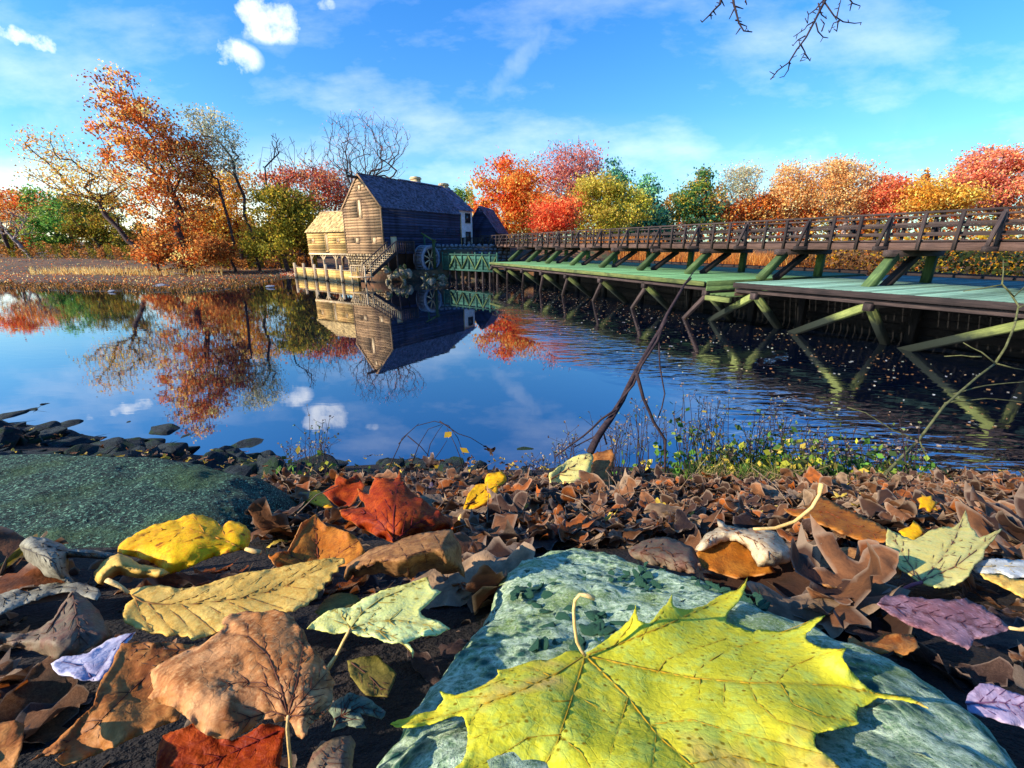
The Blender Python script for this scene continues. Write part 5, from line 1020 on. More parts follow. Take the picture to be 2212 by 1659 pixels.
def hero_leaf(name, label, crop, outline, mat, veins=(), sub=0, sang=.75, slen=60, stalk=None, base=None, lie=.6, k=.93, h=7, dome=0.0, crumple=.02, seed=1, curl=None, t_bottom=None, vw=1.6, grad=None, cat='leaf', stalkm='stem', px_sh=0, ribs=None, dt=0.0):
    O = cv(crop, outline); O = [(a + px_sh, b_) for a, b_ in O]; HP.append(O); Vn = [cv(crop, v) for v in veins]; Vn = [[(a + px_sh, b_) for a, b_ in v] for v in Vn]; SV = []
    for v in Vn:
        if sub: SV += side_veins(v, sub, sang, slen)
    if ribs: SV += [cv(crop, v) for v in ribs]
    P, T_ = tri_leaf(O, Vn, None, h, seed); ys = [p[1] for p in O]; xs_ = [p[0] for p in O]; yb, yt = max(ys), min(ys)
    if grad: it = grad[0] + grad[1] * (P[:, 1] - yt) + grad[2] * (P[:, 0] - min(xs_)); t = 1 / it
    else:
        tb = (t_bottom or tg(min(yb, 1690)) * k) * (1 - dt); tt = tb + lie * max(0, tg(yt) * .96 - tb); it = 1 / tt + (1 / tb - 1 / tt) * (P[:, 1] - yt) / max(1, yb - yt); t = 1 / it
    ed = dseg(P, [tuple(p) for p in O] + [O[0]]); dv = np.full(len(P), 1e9)
    for v in Vn: dv = np.minimum(dv, dseg(P, v) / 1.0)
    ds = np.full(len(P), 1e9)
    for v in SV: ds = np.minimum(ds, dseg(P, v))
    vein = .55 * np.clip(1.2 - dv / (vw * 3.2), 0, 1); vein = np.maximum(vein, .35 * np.clip(1.1 - ds / (vw * 2.4), 0, 1)); edge = np.clip(1 - ed / 7, 0, 1)
    w_ = max(xs_) - min(xs_); sc = t.mean(); rel = np.clip(ed / (w_ * .22), 0, 1)
    disp = -dome * sc * (rel * (2 - rel)); fold = .0035 * sc * (np.exp(-dv / 8) + .5 * np.exp(-ds / 6)); X_, Y_ = P[:, 0], P[:, 1]
    disp = disp + fold + crumple * .8 * sc * vnoise(X_, Y_, .022, seed) + crumple * .10 * sc * vnoise(X_, Y_, .10, seed + 9) + crumple * .35 * sc * np.clip(1 - ed / 16, 0, 1) * np.sin(X_ * .11 + Y_ * .07 + seed)
    if curl: disp = disp + curl(X_, Y_) * sc
    t = t + disp; u = (P[:, 0] - 1106) / 930; v_ = (829 - P[:, 1]) / 930; V = np.stack((u * t, (CP + v_ * SP) * t, H + (v_ * CP - SP) * t), 1); c = V.mean(0)
    n3 = T_[:, ::-1]; me = mesh_np(name, V - c, n3, LM[mat] if isinstance(mat, str) else mat, True, {'vein': vein, 'edge': edge})
    if stalk or veins: root = thing(name, label, cat, c); bl = put('blade', me, root, loc=(0, 0, 0))
    else: root = bl = put(name, me); root.location = c; tag(root, label, cat)
    so_ = bl.modifiers.new('thickness', 'SOLIDIFY'); so_.thickness = .0007 * max(.5, sc / .25); so_.offset = 0
    def tt_at(px, py): i = np.argmin((P[:, 0] - px) ** 2 + (P[:, 1] - py) ** 2); return t[i], math.sqrt((P[i, 0] - px) ** 2 + (P[i, 1] - py) ** 2)
    if stalk:
        S = cv(crop, stalk); S = densify([(a + px_sh, b_) for a, b_ in S], False, 12); t0 = tt_at(*S[0])[0] * .985; mb = MB(); tt_ = [t0 * (1 - .0 * i / len(S)) for i in range(len(S))]; rr_ = [.0034 * t0 * (1.15 + .5 * (i > len(S) - 3)) for i in range(len(S))]
        Ps = [at_t(a, b_, q) for (a, b_), q in zip(S, tt_)]; mb.tube(Ps, rr_, 7); mb.build('stalk', LM[stalkm], root, True, )
    if veins:
        mb = MB(); Oc = O + [O[0]]
        for v, rk in [(v, 1.0) for v in Vn] + [(v, .55) for v in SV]:
            S = densify(v, False, 7); S = [p for p, i_ in zip(S, poly_in(np.array(S), O)) if i_] if len(S) > 1 else []
            if len(S) < 3: continue
            Ps = []; rs = []
            for i, p in enumerate(S):
                q, dd = tt_at(*p); Ps.append(at_t(p[0], p[1], q - .0006 * sc / .25)); rs.append(max(.0021 * q * rk * (1 - .8 * i / len(S)) * (vw / 1.6), .0006 * q))
            mb.tube(Ps, rs, 5)
        if mb.V: mb.build('veins', vein_mat(mat), root, True)
    return root
HL = hero_leaf
# the big yellow maple leaf on the boulder
big = [(25, 640), (30, 615), (75, 590), (120, 558), (170, 520), (210, 488), (245, 455), (262, 425), (278, 375), (280, 420), (288, 455), (318, 466), (345, 468), (372, 438), (400, 400), (432, 372), (458, 320), (460, 352), (464, 382), (490, 394), (520, 400), (565, 396), (610, 385), (655, 358), (700, 330), (745, 312), (790, 300), (818, 270), (835, 235), (826, 285), (808, 330), (790, 362), (768, 385), (748, 402), (732, 425), (728, 462), (762, 478), (800, 490), (835, 506), (862, 514), (880, 502), (905, 500), (955, 508), (1000, 510), (1045, 503), (1090, 490), (1120, 470), (1152, 452), (1185, 438), (1220, 430), (1190, 458), (1160, 488), (1125, 518), (1122, 545), (1140, 562), (1170, 578), (1205, 592), (1262, 598), (1326, 594), (1312, 618), (1308, 640), (1336, 690), (1370, 730), (1400, 762), (1430, 790), (1462, 810), (1500, 820), (1560, 826), (1640, 838), (1700, 866), (1735, 892), (1680, 870), (1600, 850), (1540, 846), (1480, 838), (1440, 868), (1410, 885), (1385, 888), (1374, 925), (1390, 966), (1345, 980), (1300, 990), (1230, 1002), (1172, 1020), (1166, 1052), (1172, 1085), (1202, 1110), (1232, 1132), (1262, 1156), (1290, 1182), (1330, 1230), (1380, 1320), (1420, 1420), (1250, 1440), (1100, 1480), (900, 1500), (700, 1500), (500, 1500), (330, 1490), (200, 1460)]
big = cv('c', big) + cv('b', [(1010, 1880), (1080, 1780), (1180, 1659), (1225, 1620), (1252, 1560), (1262, 1490), (1262, 1420), (1240, 1340), (1222, 1318), (1170, 1322), (1120, 1338), (1040, 1368), (970, 1382), (900, 1393), (840, 1394), (790, 1388), (762, 1372), (800, 1352), (850, 1342), (900, 1322), (950, 1306), (1010, 1296), (1056, 1286), (1080, 1250), (1108, 1215), (1092, 1185), (1078, 1160), (1130, 1178), (1180, 1188), (1235, 1172), (1290, 1156), (1350, 1130), (1402, 1096), (1440, 1075), (1462, 1050), (1452, 1022), (1480, 1024), (1550, 1010), (1620, 985), (1700, 960), (1780, 962), (1850, 935), (1900, 905), (1960, 898), (1990, 908), (2010, 925)])
B0 = (1265, 1416)
bv = [[B0] + cv('c', [(150, 590), (400, 490), (600, 400), (760, 330), (833, 240)]), [B0] + cv('c', [(300, 690), (560, 742), (840, 765), (1100, 770), (1300, 780), (1500, 825), (1640, 842)]), [B0] + cv('c', [(240, 840), (380, 1020), (560, 1180), (700, 1350), (900, 1480)]),
      [B0] + cv('b', [(1980, 1080), (1900, 1320), (1840, 1500), (1750, 1659), (1650, 1800)]), [B0] + cv('b', [(1850, 1040), (1600, 1160), (1400, 1230), (1150, 1310), (900, 1365), (780, 1378)])]
sv_ = [cv('c', v) for v in ([(560, 742), (620, 670), (760, 590), (900, 560), (1080, 480), (1200, 436)], [(380, 720), (430, 650), (560, 600), (740, 540)], [(300, 560), (330, 500), (400, 430), (455, 335)], [(160, 590), (250, 480), (276, 390)], [(980, 766), (1040, 690), (1180, 630), (1315, 598)], [(840, 765), (880, 860), (980, 950), (1160, 1010)], [(1000, 768), (1060, 870), (1200, 930), (1380, 960)], [(720, 770), (715, 870)], [(370, 970), (560, 950), (760, 1010), (980, 1060), (1200, 1120)],
                                   [(540, 1170), (760, 1130), (980, 1180), (1250, 1230)], [(380, 1020), (360, 1190), (420, 1320)], [(240, 840), (190, 1000), (150, 1120)], [(840, 760), (880, 700), (960, 650)], [(600, 745), (590, 850)])] + \
      [cv('b', v) for v in ([(1940, 1220), (1750, 1230), (1560, 1360), (1260, 1480)], [(1950, 1180), (2150, 1290)], [(1870, 1440), (1650, 1460), (1450, 1590), (1250, 1680)], [(1860, 1450), (2000, 1560), (2080, 1700)], [(1700, 1110), (1500, 1080), (1300, 1160)], [(1600, 1160), (1440, 1190), (1180, 1200)], [(1350, 1245), (1300, 1340), (1250, 1400)], [(1800, 1060), (1650, 1000), (1480, 1040)])]
tips = cv('c', [(278, 375), (458, 320), (835, 235), (1215, 432), (1325, 595), (1720, 885)])
def big_curl(X_, Y_):
    d = 0
    for a, b_ in tips: d = d - .10 * np.exp(-((X_ - a) ** 2 + (Y_ - b_) ** 2) / 55 ** 2)
    return d + .03 * np.sin((X_ - 1265) * .012) * np.sin((Y_ - 1416) * .016)
HL('yellow_maple_leaf', 'huge bright yellow maple leaf lying on the boulder in the foreground', 'g', big, 'bigyellow', bv, sub=0, ribs=sv_, stalk=[B0, (1256, 1405), (1246, 1385), (1241, 1350), (1239, 1318), (1242, 1296), (1252, 1284), (1268, 1286), (1284, 1292)], grad=(3.06, .0099, .00005), h=5.0, crumple=.016, seed=4, curl=big_curl, vw=1.9)
HL('bean_leaf', 'curled golden yellow leaf leaning on the mossy boulder at left', 'a', [(765, 260), (768, 228), (800, 190), (900, 130), (1000, 80), (1150, 50), (1190, 25), (1250, 10), (1350, 35), (1405, 60), (1440, 100), (1458, 78), (1480, 60), (1550, 65), (1595, 90), (1620, 125), (1622, 180), (1600, 245), (1560, 245), (1500, 262), (1460, 268), (1350, 300), (1250, 350), (1180, 375), (1100, 400), (1000, 330), (880, 290), (800, 275)], 'orangeyellow', [[(1600, 250), (1450, 180), (1200, 100), (980, 120), (800, 230)]], sub=5, slen=70, stalk=[(1590, 238), (1640, 252), (1690, 262)], lie=.25, crumple=.028, seed=5, dome=.05, k=.90)
HL('bean_leaf', 'pale tan rolled lower edge under the golden yellow leaf', 'a', [(620, 440), (612, 390), (680, 310), (765, 270), (850, 300), (900, 340), (960, 350), (1040, 365), (1100, 395), (1050, 418), (900, 425), (780, 400), (700, 440), (660, 470)], 'tan', [], lie=.2, crumple=.04, seed=6, dome=.08, k=.86)
HL('elm_leaf', 'long tan elm leaf with parallel side veins, left foreground', 'a', [(830, 512), (890, 490), (950, 480), (1050, 475), (1150, 498), (1300, 482), (1450, 430), (1600, 390), (1750, 372), (1900, 342), (2050, 310), (2150, 296), (2230, 300), (2235, 330), (2190, 350), (2195, 385), (2150, 400), (2150, 440), (2110, 455), (2100, 495), (2060, 515), (2055, 550), (2010, 575), (1995, 600), (1950, 612), (1910, 640), (1850, 650), (1700, 690), (1500, 740), (1380, 790), (1250, 830), (1215, 800), (1180, 808), (1150, 790), (1080, 805), (1040, 785), (980, 788), (940, 762), (880, 755), (850, 730), (812, 715), (792, 660), (818, 600), (870, 562)], 'tan',
   [[(835, 525), (920, 580), (1050, 600), (1200, 602), (1400, 580), (1600, 550), (1800, 500), (2000, 400), (2200, 312)]], ribs=[[(880, 570), (910, 660), (990, 770)], [(960, 592), (1040, 680), (1130, 780)], [(1060, 602), (1160, 680), (1290, 820)], [(1180, 602), (1280, 680), (1400, 780)], [(1320, 590), (1420, 650), (1540, 720)], [(1460, 575), (1570, 620), (1680, 690)], [(1600, 550), (1720, 590), (1880, 640)], [(1730, 520), (1850, 550), (2000, 590)], [(1850, 480), (1960, 495), (2080, 500)], [(1960, 425), (2060, 430), (2140, 430)], [(1100, 600), (1260, 550), (1480, 430)], [(1240, 600), (1400, 540), (1620, 395)], [(1400, 580), (1560, 510), (1760, 375)], [(1560, 560), (1720, 480), (1900, 345)], [(1720, 525), (1860, 430), (2030, 318)], [(1860, 475), (1980, 390), (2120, 302)], [(1000, 598), (1080, 560), (1200, 495)]],
   stalk=[(835, 525), (790, 488), (740, 462), (690, 440)], lie=.45, crumple=.016, seed=7, h=5.5, k=.90)
HL('maple_leaf', 'large pinkish brown dried maple leaf standing on its stalk, left foreground', 'a', [(1870, 1345), (1780, 1362), (1765, 1335), (1700, 1345), (1650, 1385), (1600, 1420), (1550, 1445), (1480, 1472), (1400, 1462), (1330, 1440), (1240, 1360), (1180, 1300), (1130, 1265), (1040, 1240), (960, 1205), (1000, 1150), (985, 1100), (980, 1025), (1040, 985), (1100, 950), (1200, 900), (1290, 870), (1350, 830), (1400, 790), (1470, 735), (1438, 722), (1455, 685), (1490, 660), (1540, 655), (1600, 640), (1700, 650), (1780, 630), (1850, 650), (1900, 680), (1920, 720), (1970, 770), (1990, 830), (2020, 880), (2070, 930), (2130, 1020), (2140, 1060), (2172, 1105), (2155, 1150), (2160, 1200), (2140, 1270), (2080, 1335), (2040, 1350), (2000, 1400), (1990, 1440), (1960, 1470), (1930, 1450), (1900, 1390)], 'brownpink',
   [[(1868, 1320), (1820, 1130), (1740, 930), (1600, 800), (1470, 790)], [(1868, 1320), (1930, 1080), (1965, 880), (1950, 740)], [(1868, 1320), (1800, 1180), (1700, 1105), (1550, 1100), (1380, 1140)], [(1870, 1320), (1990, 1180), (2120, 1040)], [(1872, 1325), (1990, 1310), (2130, 1300)], [(1868, 1325), (1760, 1290), (1600, 1340), (1480, 1400)]], sub=4, slen=60, stalk=[(1868, 1320), (1862, 1400), (1870, 1500), (1880, 1600), (1885, 1720)], lie=.35, crumple=.03, seed=8, h=5.5, k=.80, dome=.04)
HL('maple_leaf', 'dark orange brown pointed leaf behind the pinkish maple leaf', 'a', [(200, 1610), (350, 1500), (430, 1420), (520, 1330), (610, 1250), (625, 1170), (650, 1100), (720, 1000), (750, 920), (790, 850), (900, 838), (1000, 848), (1100, 840), (1200, 858), (1300, 868), (1250, 950), (1120, 1080), (1200, 1250), (1150, 1350), (1000, 1400), (850, 1470), (650, 1560), (520, 1610), (420, 1645), (360, 1600), (440, 1540)], 'darkbrown', [[(1250, 900), (1000, 1020), (800, 1200), (600, 1400), (230, 1600)], [(1250, 900), (1000, 880), (800, 900)]], sub=4, slen=60, lie=.55, crumple=.03, seed=9, k=.93)
HL('leaf', 'small lavender white leaf tip at the far left foreground', 'a', [(330, 985), (400, 940), (480, 932), (560, 920), (640, 870), (700, 830), (790, 800), (880, 778), (820, 850), (770, 890), (740, 940), (720, 1010), (680, 1060), (640, 1092), (540, 1090), (450, 1060), (380, 1050), (345, 1015)], 'lavender', [[(860, 785), (740, 890), (660, 1000), (600, 1090)], [(600, 1080), (540, 1000), (390, 965)]], lie=.5, crumple=.015, seed=10, k=.87)
HL('leaf', 'dull grey brown folded leaf with reddish stains, left edge', 'a', [(280, 740), (350, 690), (400, 600), (470, 510), (520, 540), (560, 560), (640, 640), (690, 740), (720, 800), (660, 850), (600, 870), (500, 930), (350, 950), (250, 905), (100, 870), (0, 850), (-80, 840), (-60, 780), (150, 790), (220, 770)], 'dull', [[(470, 520), (500, 680), (520, 860)], [(470, 520), (300, 780), (40, 840)]], sub=4, slen=50, lie=.45, crumple=.035, seed=11, dome=.05, k=.93)
HL('leaf', 'grey ribbed dead leaf lying at the left edge above the dull one', 'a', [(-60, 560), (0, 530), (150, 490), (350, 460), (450, 458), (560, 465), (640, 500), (655, 540), (630, 570), (560, 550), (500, 560), (450, 512), (380, 525), (300, 545), (150, 600), (0, 665), (-60, 650)], 'greyrib', [[(640, 520), (400, 480), (150, 520), (-40, 590)]], sub=8, slen=40, sang=1.1, lie=.5, crumple=.02, seed=12)
HL('leaf', 'rolled grey tan leaf resting against the mossy boulder', 'a', [(130, 215), (160, 180), (200, 158), (300, 170), (400, 208), (430, 238), (520, 245), (640, 255), (770, 275), (740, 290), (700, 302), (560, 292), (440, 292), (440, 400), (470, 440), (500, 475), (400, 450), (300, 420), (220, 360), (170, 300)], 'greyrib', [[(150, 230), (300, 290), (430, 380)], [(200, 180), (400, 250), (740, 280)]], sub=6, slen=40, lie=.15, crumple=.03, seed=13, dome=.10, k=.90)
HL('maple_leaf', 'pale yellow green maple leaf beside the boulder, stalk pointing down', 'b', [(220, 752), (260, 712), (300, 682), (328, 660), (360, 640), (430, 625), (500, 620), (545, 590), (590, 560), (650, 538), (700, 510), (770, 492), (850, 470), (930, 445), (1000, 420), (1014, 460), (1032, 500), (1090, 515), (1048, 552), (1000, 600), (952, 640), (962, 668), (1000, 690), (1080, 710), (1145, 755), (1110, 770), (1060, 800), (1010, 796), (960, 800), (915, 822), (860, 848), (890, 866), (912, 905), (905, 945), (892, 900), (860, 862), (820, 842), (770, 850), (720, 840), (680, 815), (640, 802), (600, 806), (550, 800), (510, 772), (460, 778), (400, 790), (350, 772), (300, 765)], 'paleyellow',
   [[(500, 757), (580, 650), (700, 560), (850, 500), (1005, 430)], [(500, 757), (640, 712), (800, 700), (960, 725), (1130, 757)], [(500, 757), (460, 690), (400, 640)], [(500, 757), (700, 770), (820, 830), (905, 920)]], sub=4, slen=50, stalk=[(500, 757), (460, 830), (410, 930), (375, 985), (358, 1015)], lie=.6, crumple=.018, seed=14, h=5, k=.86)
HL('leaf', 'small round olive yellow leaf tucked behind the pale maple leaf', 'b', [(270, 645), (300, 605), (330, 570), (380, 540), (450, 525), (500, 528), (545, 542), (562, 570), (540, 600), (500, 625), (430, 640), (360, 655), (300, 665)], LM['olive'], [], lie=.5, crumple=.01, seed=15, k=.90)
HL('leaf', 'brown leaf rolled into a tube below the deep red maple leaf', 'b', [(480, 342), (520, 312), (560, 290), (620, 250), (700, 220), (770, 205), (850, 170), (920, 150), (1000, 130), (1080, 122), (1160, 115), (1172, 160), (1200, 190), (1218, 230), (1220, 330), (1238, 380), (1248, 432), (1200, 382), (1150, 395), (1100, 400), (1050, 362), (1000, 372), (950, 382), (920, 410), (890, 428), (850, 415), (800, 420), (740, 398), (700, 390), (650, 402), (600, 400), (560, 415), (530, 420), (520, 400), (500, 425), (485, 442), (462, 432), (470, 380)], 'rolled', [[(485, 400), (700, 320), (950, 260), (1180, 200)]], ribs=[[(600, 360), (640, 300), (640, 250)], [(710, 385), (705, 310), (690, 235)], [(880, 415), (870, 300), (810, 200)], [(1000, 370), (985, 250), (930, 160)], [(1100, 380), (1100, 250), (1040, 140)]], lie=.1, dome=.14, crumple=.03, seed=16, h=5, k=.88)
HL('maple_leaf', 'deep red maple leaf standing upright in the centre left of the litter', 'd', [(210, 762), (290, 750), (380, 742), (372, 715), (345, 690), (325, 620), (365, 645), (400, 662), (415, 610), (440, 562), (415, 545), (470, 552), (520, 556), (560, 560), (585, 548), (598, 500), (612, 560), (640, 600), (670, 640), (700, 662), (750, 690), (800, 740), (860, 762), (880, 800), (925, 815), (945, 850), (950, 885), (900, 880), (850, 892), (780, 905), (700, 930), (620, 962), (550, 972), (500, 945), (450, 930), (400, 900), (330, 870), (290, 835), (250, 820), (222, 795)], 'red', [[(560, 965), (480, 850), (400, 780), (220, 765)], [(560, 965), (560, 800), (590, 520)], [(560, 965), (700, 850), (860, 790)]], sub=4, slen=50, lie=.12, crumple=.045, seed=17, dome=.06, k=.93, h=4.5)
HL('maple_leaf', 'rust orange maple leaf with pointed tip left of the red one', 'g', [(567, 1172), (572, 1186), (584, 1197), (605, 1192), (622, 1190), (632, 1170), (642, 1150), (652, 1128), (668, 1120), (682, 1110), (694, 1126), (706, 1136), (722, 1138), (742, 1146), (758, 1152), (776, 1166), (786, 1186), (790, 1202), (772, 1216), (745, 1222), (720, 1226), (670, 1234), (620, 1236), (600, 1225), (590, 1216), (576, 1196)], 'rust', [[(690, 1232), (640, 1205), (572, 1180)], [(690, 1232), (684, 1170), (682, 1116)], [(690, 1232), (740, 1190), (774, 1168)]], sub=3, slen=22, lie=.2, crumple=.04, seed=18, h=4, k=.95)
HL('leaf', 'smooth orange yellow leaf lying flat behind the rust maple', 'g', [(646, 1068), (662, 1062), (690, 1060), (700, 1068), (708, 1078), (722, 1096), (700, 1096), (680, 1090), (660, 1080)], 'orangeyellow', [], lie=.5, crumple=.01, seed=19)
HL('maple_leaf', 'small dark red leaf standing at the crest left of the deep red maple', 'd', [(100, 650), (140, 622), (180, 600), (185, 560), (190, 530), (225, 548), (260, 562), (290, 548), (320, 530), (345, 560), (372, 600), (360, 630), (350, 655), (325, 675), (310, 705), (250, 755), (210, 740), (180, 722), (140, 690)], 'red', [], lie=.1, crumple=.05, seed=20, k=.93)
HL('leaf', 'yellow upright leaf with brown corner in the middle of the crest', 'd', [(1000, 800), (1008, 770), (1018, 725), (1032, 680), (1055, 640), (1090, 600), (1120, 592), (1150, 594), (1152, 560), (1165, 530), (1210, 520), (1260, 508), (1282, 530), (1292, 572), (1262, 598), (1232, 612), (1236, 640), (1225, 662), (1190, 695), (1150, 722), (1100, 745), (1060, 762), (1025, 778)], 'orangeyellow', [[(1000, 795), (1060, 700), (1160, 620), (1280, 570)]], sub=4, slen=26, lie=.15, crumple=.025, seed=21, stalk=[(1002, 790), (992, 815), (994, 840)])
HL('leaf', 'crumpled pale yellow leaf leaning against the dead branch', 'd', [(1568, 522), (1620, 485), (1680, 442), (1740, 415), (1790, 400), (1835, 394), (1852, 410), (1848, 450), (1838, 500), (1822, 560), (1770, 585), (1700, 602), (1650, 590), (1612, 592), (1590, 620), (1580, 640), (1574, 590)], 'buff', [[(1580, 560), (1700, 490), (1840, 405)]], sub=4, slen=30, lie=.15, crumple=.05, seed=22)
HL('leaf', 'brown folded half of leaf right behind the crumpled pale yellow one', 'd', [(1850, 402), (1900, 385), (1975, 365), (1990, 400), (1982, 480), (1945, 520), (1965, 560), (1985, 605), (1920, 612), (1860, 612), (1800, 625), (1750, 620), (1700, 600), (1820, 560), (1848, 480)], 'darkbrown', [], lie=.15, crumple=.05, seed=23)
HL('leaf', 'cream tan leaf curled like a hood, right of the boulder top', 'f', [(692, 885), (715, 845), (742, 812), (800, 782), (792, 745), (840, 775), (900, 788), (960, 788), (1010, 790), (1060, 802), (1100, 845), (1132, 892), (1125, 940), (1090, 948), (1050, 962), (1015, 962), (980, 960), (962, 925), (950, 892), (915, 862), (880, 842), (840, 842), (800, 852), (760, 872), (725, 888)], 'cream', [[(800, 785), (900, 810), (1000, 860), (1080, 950)], [(800, 785), (960, 795), (1110, 860)], [(800, 785), (740, 850)]], sub=3, slen=30, lie=.25, crumple=.02, seed=24, dome=.08, k=.88, stalk=[(960, 790), (1060, 785), (1150, 755), (1230, 690), (1265, 630), (1275, 578)], stalkm='stem')
HL('leaf', 'dark orange hollow underside below the cream hood leaf', 'f', [(695, 900), (725, 885), (760, 870), (800, 850), (880, 840), (930, 870), (955, 900), (985, 955), (1040, 962), (1062, 990), (980, 1005), (880, 1018), (800, 995), (720, 965)], 'rust', [], lie=.3, crumple=.02, seed=25, k=.97)
HL('leaf', 'long folded orange leaf sloping down to the right in the litter', 'f', [(1100, 695), (1150, 690), (1215, 680), (1240, 640), (1275, 640), (1350, 678), (1420, 712), (1480, 740), (1540, 765), (1585, 800), (1592, 842), (1540, 850), (1480, 850), (1420, 830), (1350, 802), (1280, 770), (1200, 742), (1130, 720)], 'rust', [[(1120, 700), (1300, 710), (1450, 780), (1580, 838)]], sub=6, slen=40, lie=.35, crumple=.03, seed=26)
HL('maple_leaf', 'buff yellow maple leaf with a pointed top lobe, right foreground', 'f', [(1545, 892), (1552, 870), (1575, 884), (1572, 840), (1580, 785), (1600, 800), (1650, 822), (1700, 842), (1735, 825), (1770, 800), (1840, 780), (1885, 782), (1915, 760), (1930, 725), (1942, 698), (1952, 740), (1962, 775), (1985, 800), (2005, 832), (2050, 815), (2110, 788), (2070, 840), (2030, 882), (2022, 925), (1985, 950), (1965, 985), (1958, 1005), (1925, 1030), (1900, 1042), (1860, 1058), (1820, 1062), (1780, 1052), (1740, 1040), (1700, 1015), (1650, 982), (1610, 955), (1580, 930), (1555, 912)], 'buff',
   [[(1740, 1032), (1830, 930), (1890, 840), (1940, 715)], [(1740, 1032), (1660, 920), (1590, 800)], [(1740, 1032), (1900, 960), (2000, 880), (2090, 805)], [(1740, 1032), (1640, 960), (1560, 895)]], sub=4, slen=36, stalk=[(1740, 1035), (1700, 1045), (1665, 1060), (1645, 1085), (1640, 1110)], stalkm='stemred', lie=.4, crumple=.018, seed=27, k=.92, h=5)
HL('maple_leaf', 'small golden orange maple leaf peeping out behind the buff maple leaf', 'f', [(1630, 800), (1650, 790), (1680, 780), (1700, 750), (1720, 765), (1745, 790), (1735, 820), (1700, 845), (1660, 830)], 'orangeyellow', [], lie=.2, crumple=.01, seed=28, k=.96)
HL('maple_leaf', 'tiny orange maple leaf at the right end of the crest, near the grass', 'f', [(1715, 650), (1740, 640), (1735, 620), (1760, 640), (1790, 632), (1785, 655), (1815, 665), (1800, 680), (1812, 705), (1785, 695), (1775, 712), (1755, 690), (1725, 695), (1730, 670)], 'orangeyellow', [], lie=.1, crumple=.01, seed=29)
HL('leaf', 'whitish leaf with a yellow underside at the right edge', 'f', [(1970, 965), (2000, 940), (2060, 928), (2130, 930), (2212, 935), (2290, 950), (2290, 1010), (2212, 1012), (2150, 1015), (2100, 992), (2040, 995), (1990, 990)], 'white', [[(1980, 970), (2100, 955), (2280, 975)]], sub=3, slen=30, lie=.5, crumple=.015, seed=30)
HL('leaf', 'yellow brown leaf under the whitish one at the right edge', 'f', [(2010, 995), (2060, 998), (2110, 1000), (2160, 1020), (2290, 1030), (2290, 1120), (2212, 1110), (2150, 1075), (2080, 1040), (2030, 1020)], 'tan', [], lie=.4, crumple=.02, seed=31, k=.96)
HL('elm_leaf', 'purple brown serrated leaf at the right behind the boulder', 'c', [(1480, 372), (1500, 345), (1520, 330), (1560, 335), (1600, 322), (1640, 340), (1700, 338), (1740, 352), (1800, 348), (1850, 355), (1920, 342), (1960, 365), (2000, 380), (2040, 412), (2082, 440), (2115, 470), (2150, 492), (2110, 512), (2080, 522), (2020, 535), (1960, 552), (1950, 580), (1932, 602), (1890, 575), (1850, 562), (1800, 535), (1750, 522), (1700, 495), (1650, 482), (1600, 455), (1560, 432), (1515, 400)], 'purple', [[(1490, 370), (1650, 400), (1850, 450), (2000, 490), (2140, 492)]], sub=7, slen=60, sang=.6, lie=.5, crumple=.02, seed=32, k=.92, stalk=[(2140, 492), (2190, 500), (2260, 492)])
HL('leaf', 'lilac grey leaf lying on the stone in the bottom right corner', 'c', [(1920, 862), (1935, 820), (1960, 800), (1990, 768), (2050, 772), (2100, 792), (2212, 832), (2320, 850), (2320, 1020), (2212, 992), (2150, 975), (2100, 962), (2050, 940), (2000, 932), (1940, 912)], 'lilac', [[(1925, 870), (2080, 860), (2300, 900)]], sub=5, slen=50, lie=.5, crumple=.015, seed=33, t_bottom=.185, dt=0)
HL('leaf', 'brown cupped leaf with a dark rim right of the cream hood leaf', 'c', [(1040, 140), (1070, 112), (1100, 150), (1150, 130), (1200, 100), (1250, 90), (1350, 92), (1450, 110), (1520, 135), (1602, 170), (1600, 205), (1592, 240), (1520, 255), (1450, 262), (1400, 268), (1350, 282), (1300, 295), (1250, 290), (1200, 272), (1150, 250), (1100, 225), (1060, 190)], 'rolled', [[(1060, 150), (1250, 200), (1580, 220)]], sub=5, slen=50, lie=.6, crumple=.02, seed=34, dome=-.06, k=.95, stalk=[(1322, 262), (1318, 300), (1300, 360), (1270, 430), (1240, 490), (1210, 530)], stalkm='stemred')
HL('leaf', 'grey brown folded leaf touching the top edge of the boulder', 'c', [(238, 102), (280, 78), (320, 58), (380, 45), (430, 40), (500, 62), (560, 92), (580, 120), (592, 152), (582, 190), (570, 222), (510, 212), (450, 202), (390, 182), (330, 170), (290, 152), (252, 132)], 'dull', [[(245, 105), (400, 90), (575, 200)], [(245, 105), (400, 140), (520, 205)]], sub=4, slen=36, lie=.4, crumple=.025, seed=35, dome=.05, k=.93)
HL('leaf', 'grey green shrivelled leaf in the gap left of the boulder', 'b', [(350, 1272), (420, 1215), (500, 1168), (560, 1190), (620, 1208), (670, 1250), (728, 1290), (722, 1320), (700, 1342), (630, 1318), (560, 1300), (590, 1350), (602, 1400), (540, 1395), (480, 1382), (430, 1405), (378, 1422), (400, 1350)], 'greygreen', [[(380, 1410), (460, 1300), (520, 1180)], [(380, 1350), (560, 1260), (710, 1300)]], sub=4, slen=50, lie=.5, crumple=.035, seed=36, k=.93)
HL('leaf', 'dark reddish leaf in the bottom left corner', 'a', [(-60, 1380), (0, 1368), (100, 1348), (160, 1385), (150, 1440), (142, 1500), (120, 1580), (95, 1700), (-60, 1700)], 'darkbrown', [], lie=.4, crumple=.03, seed=37, k=.85)
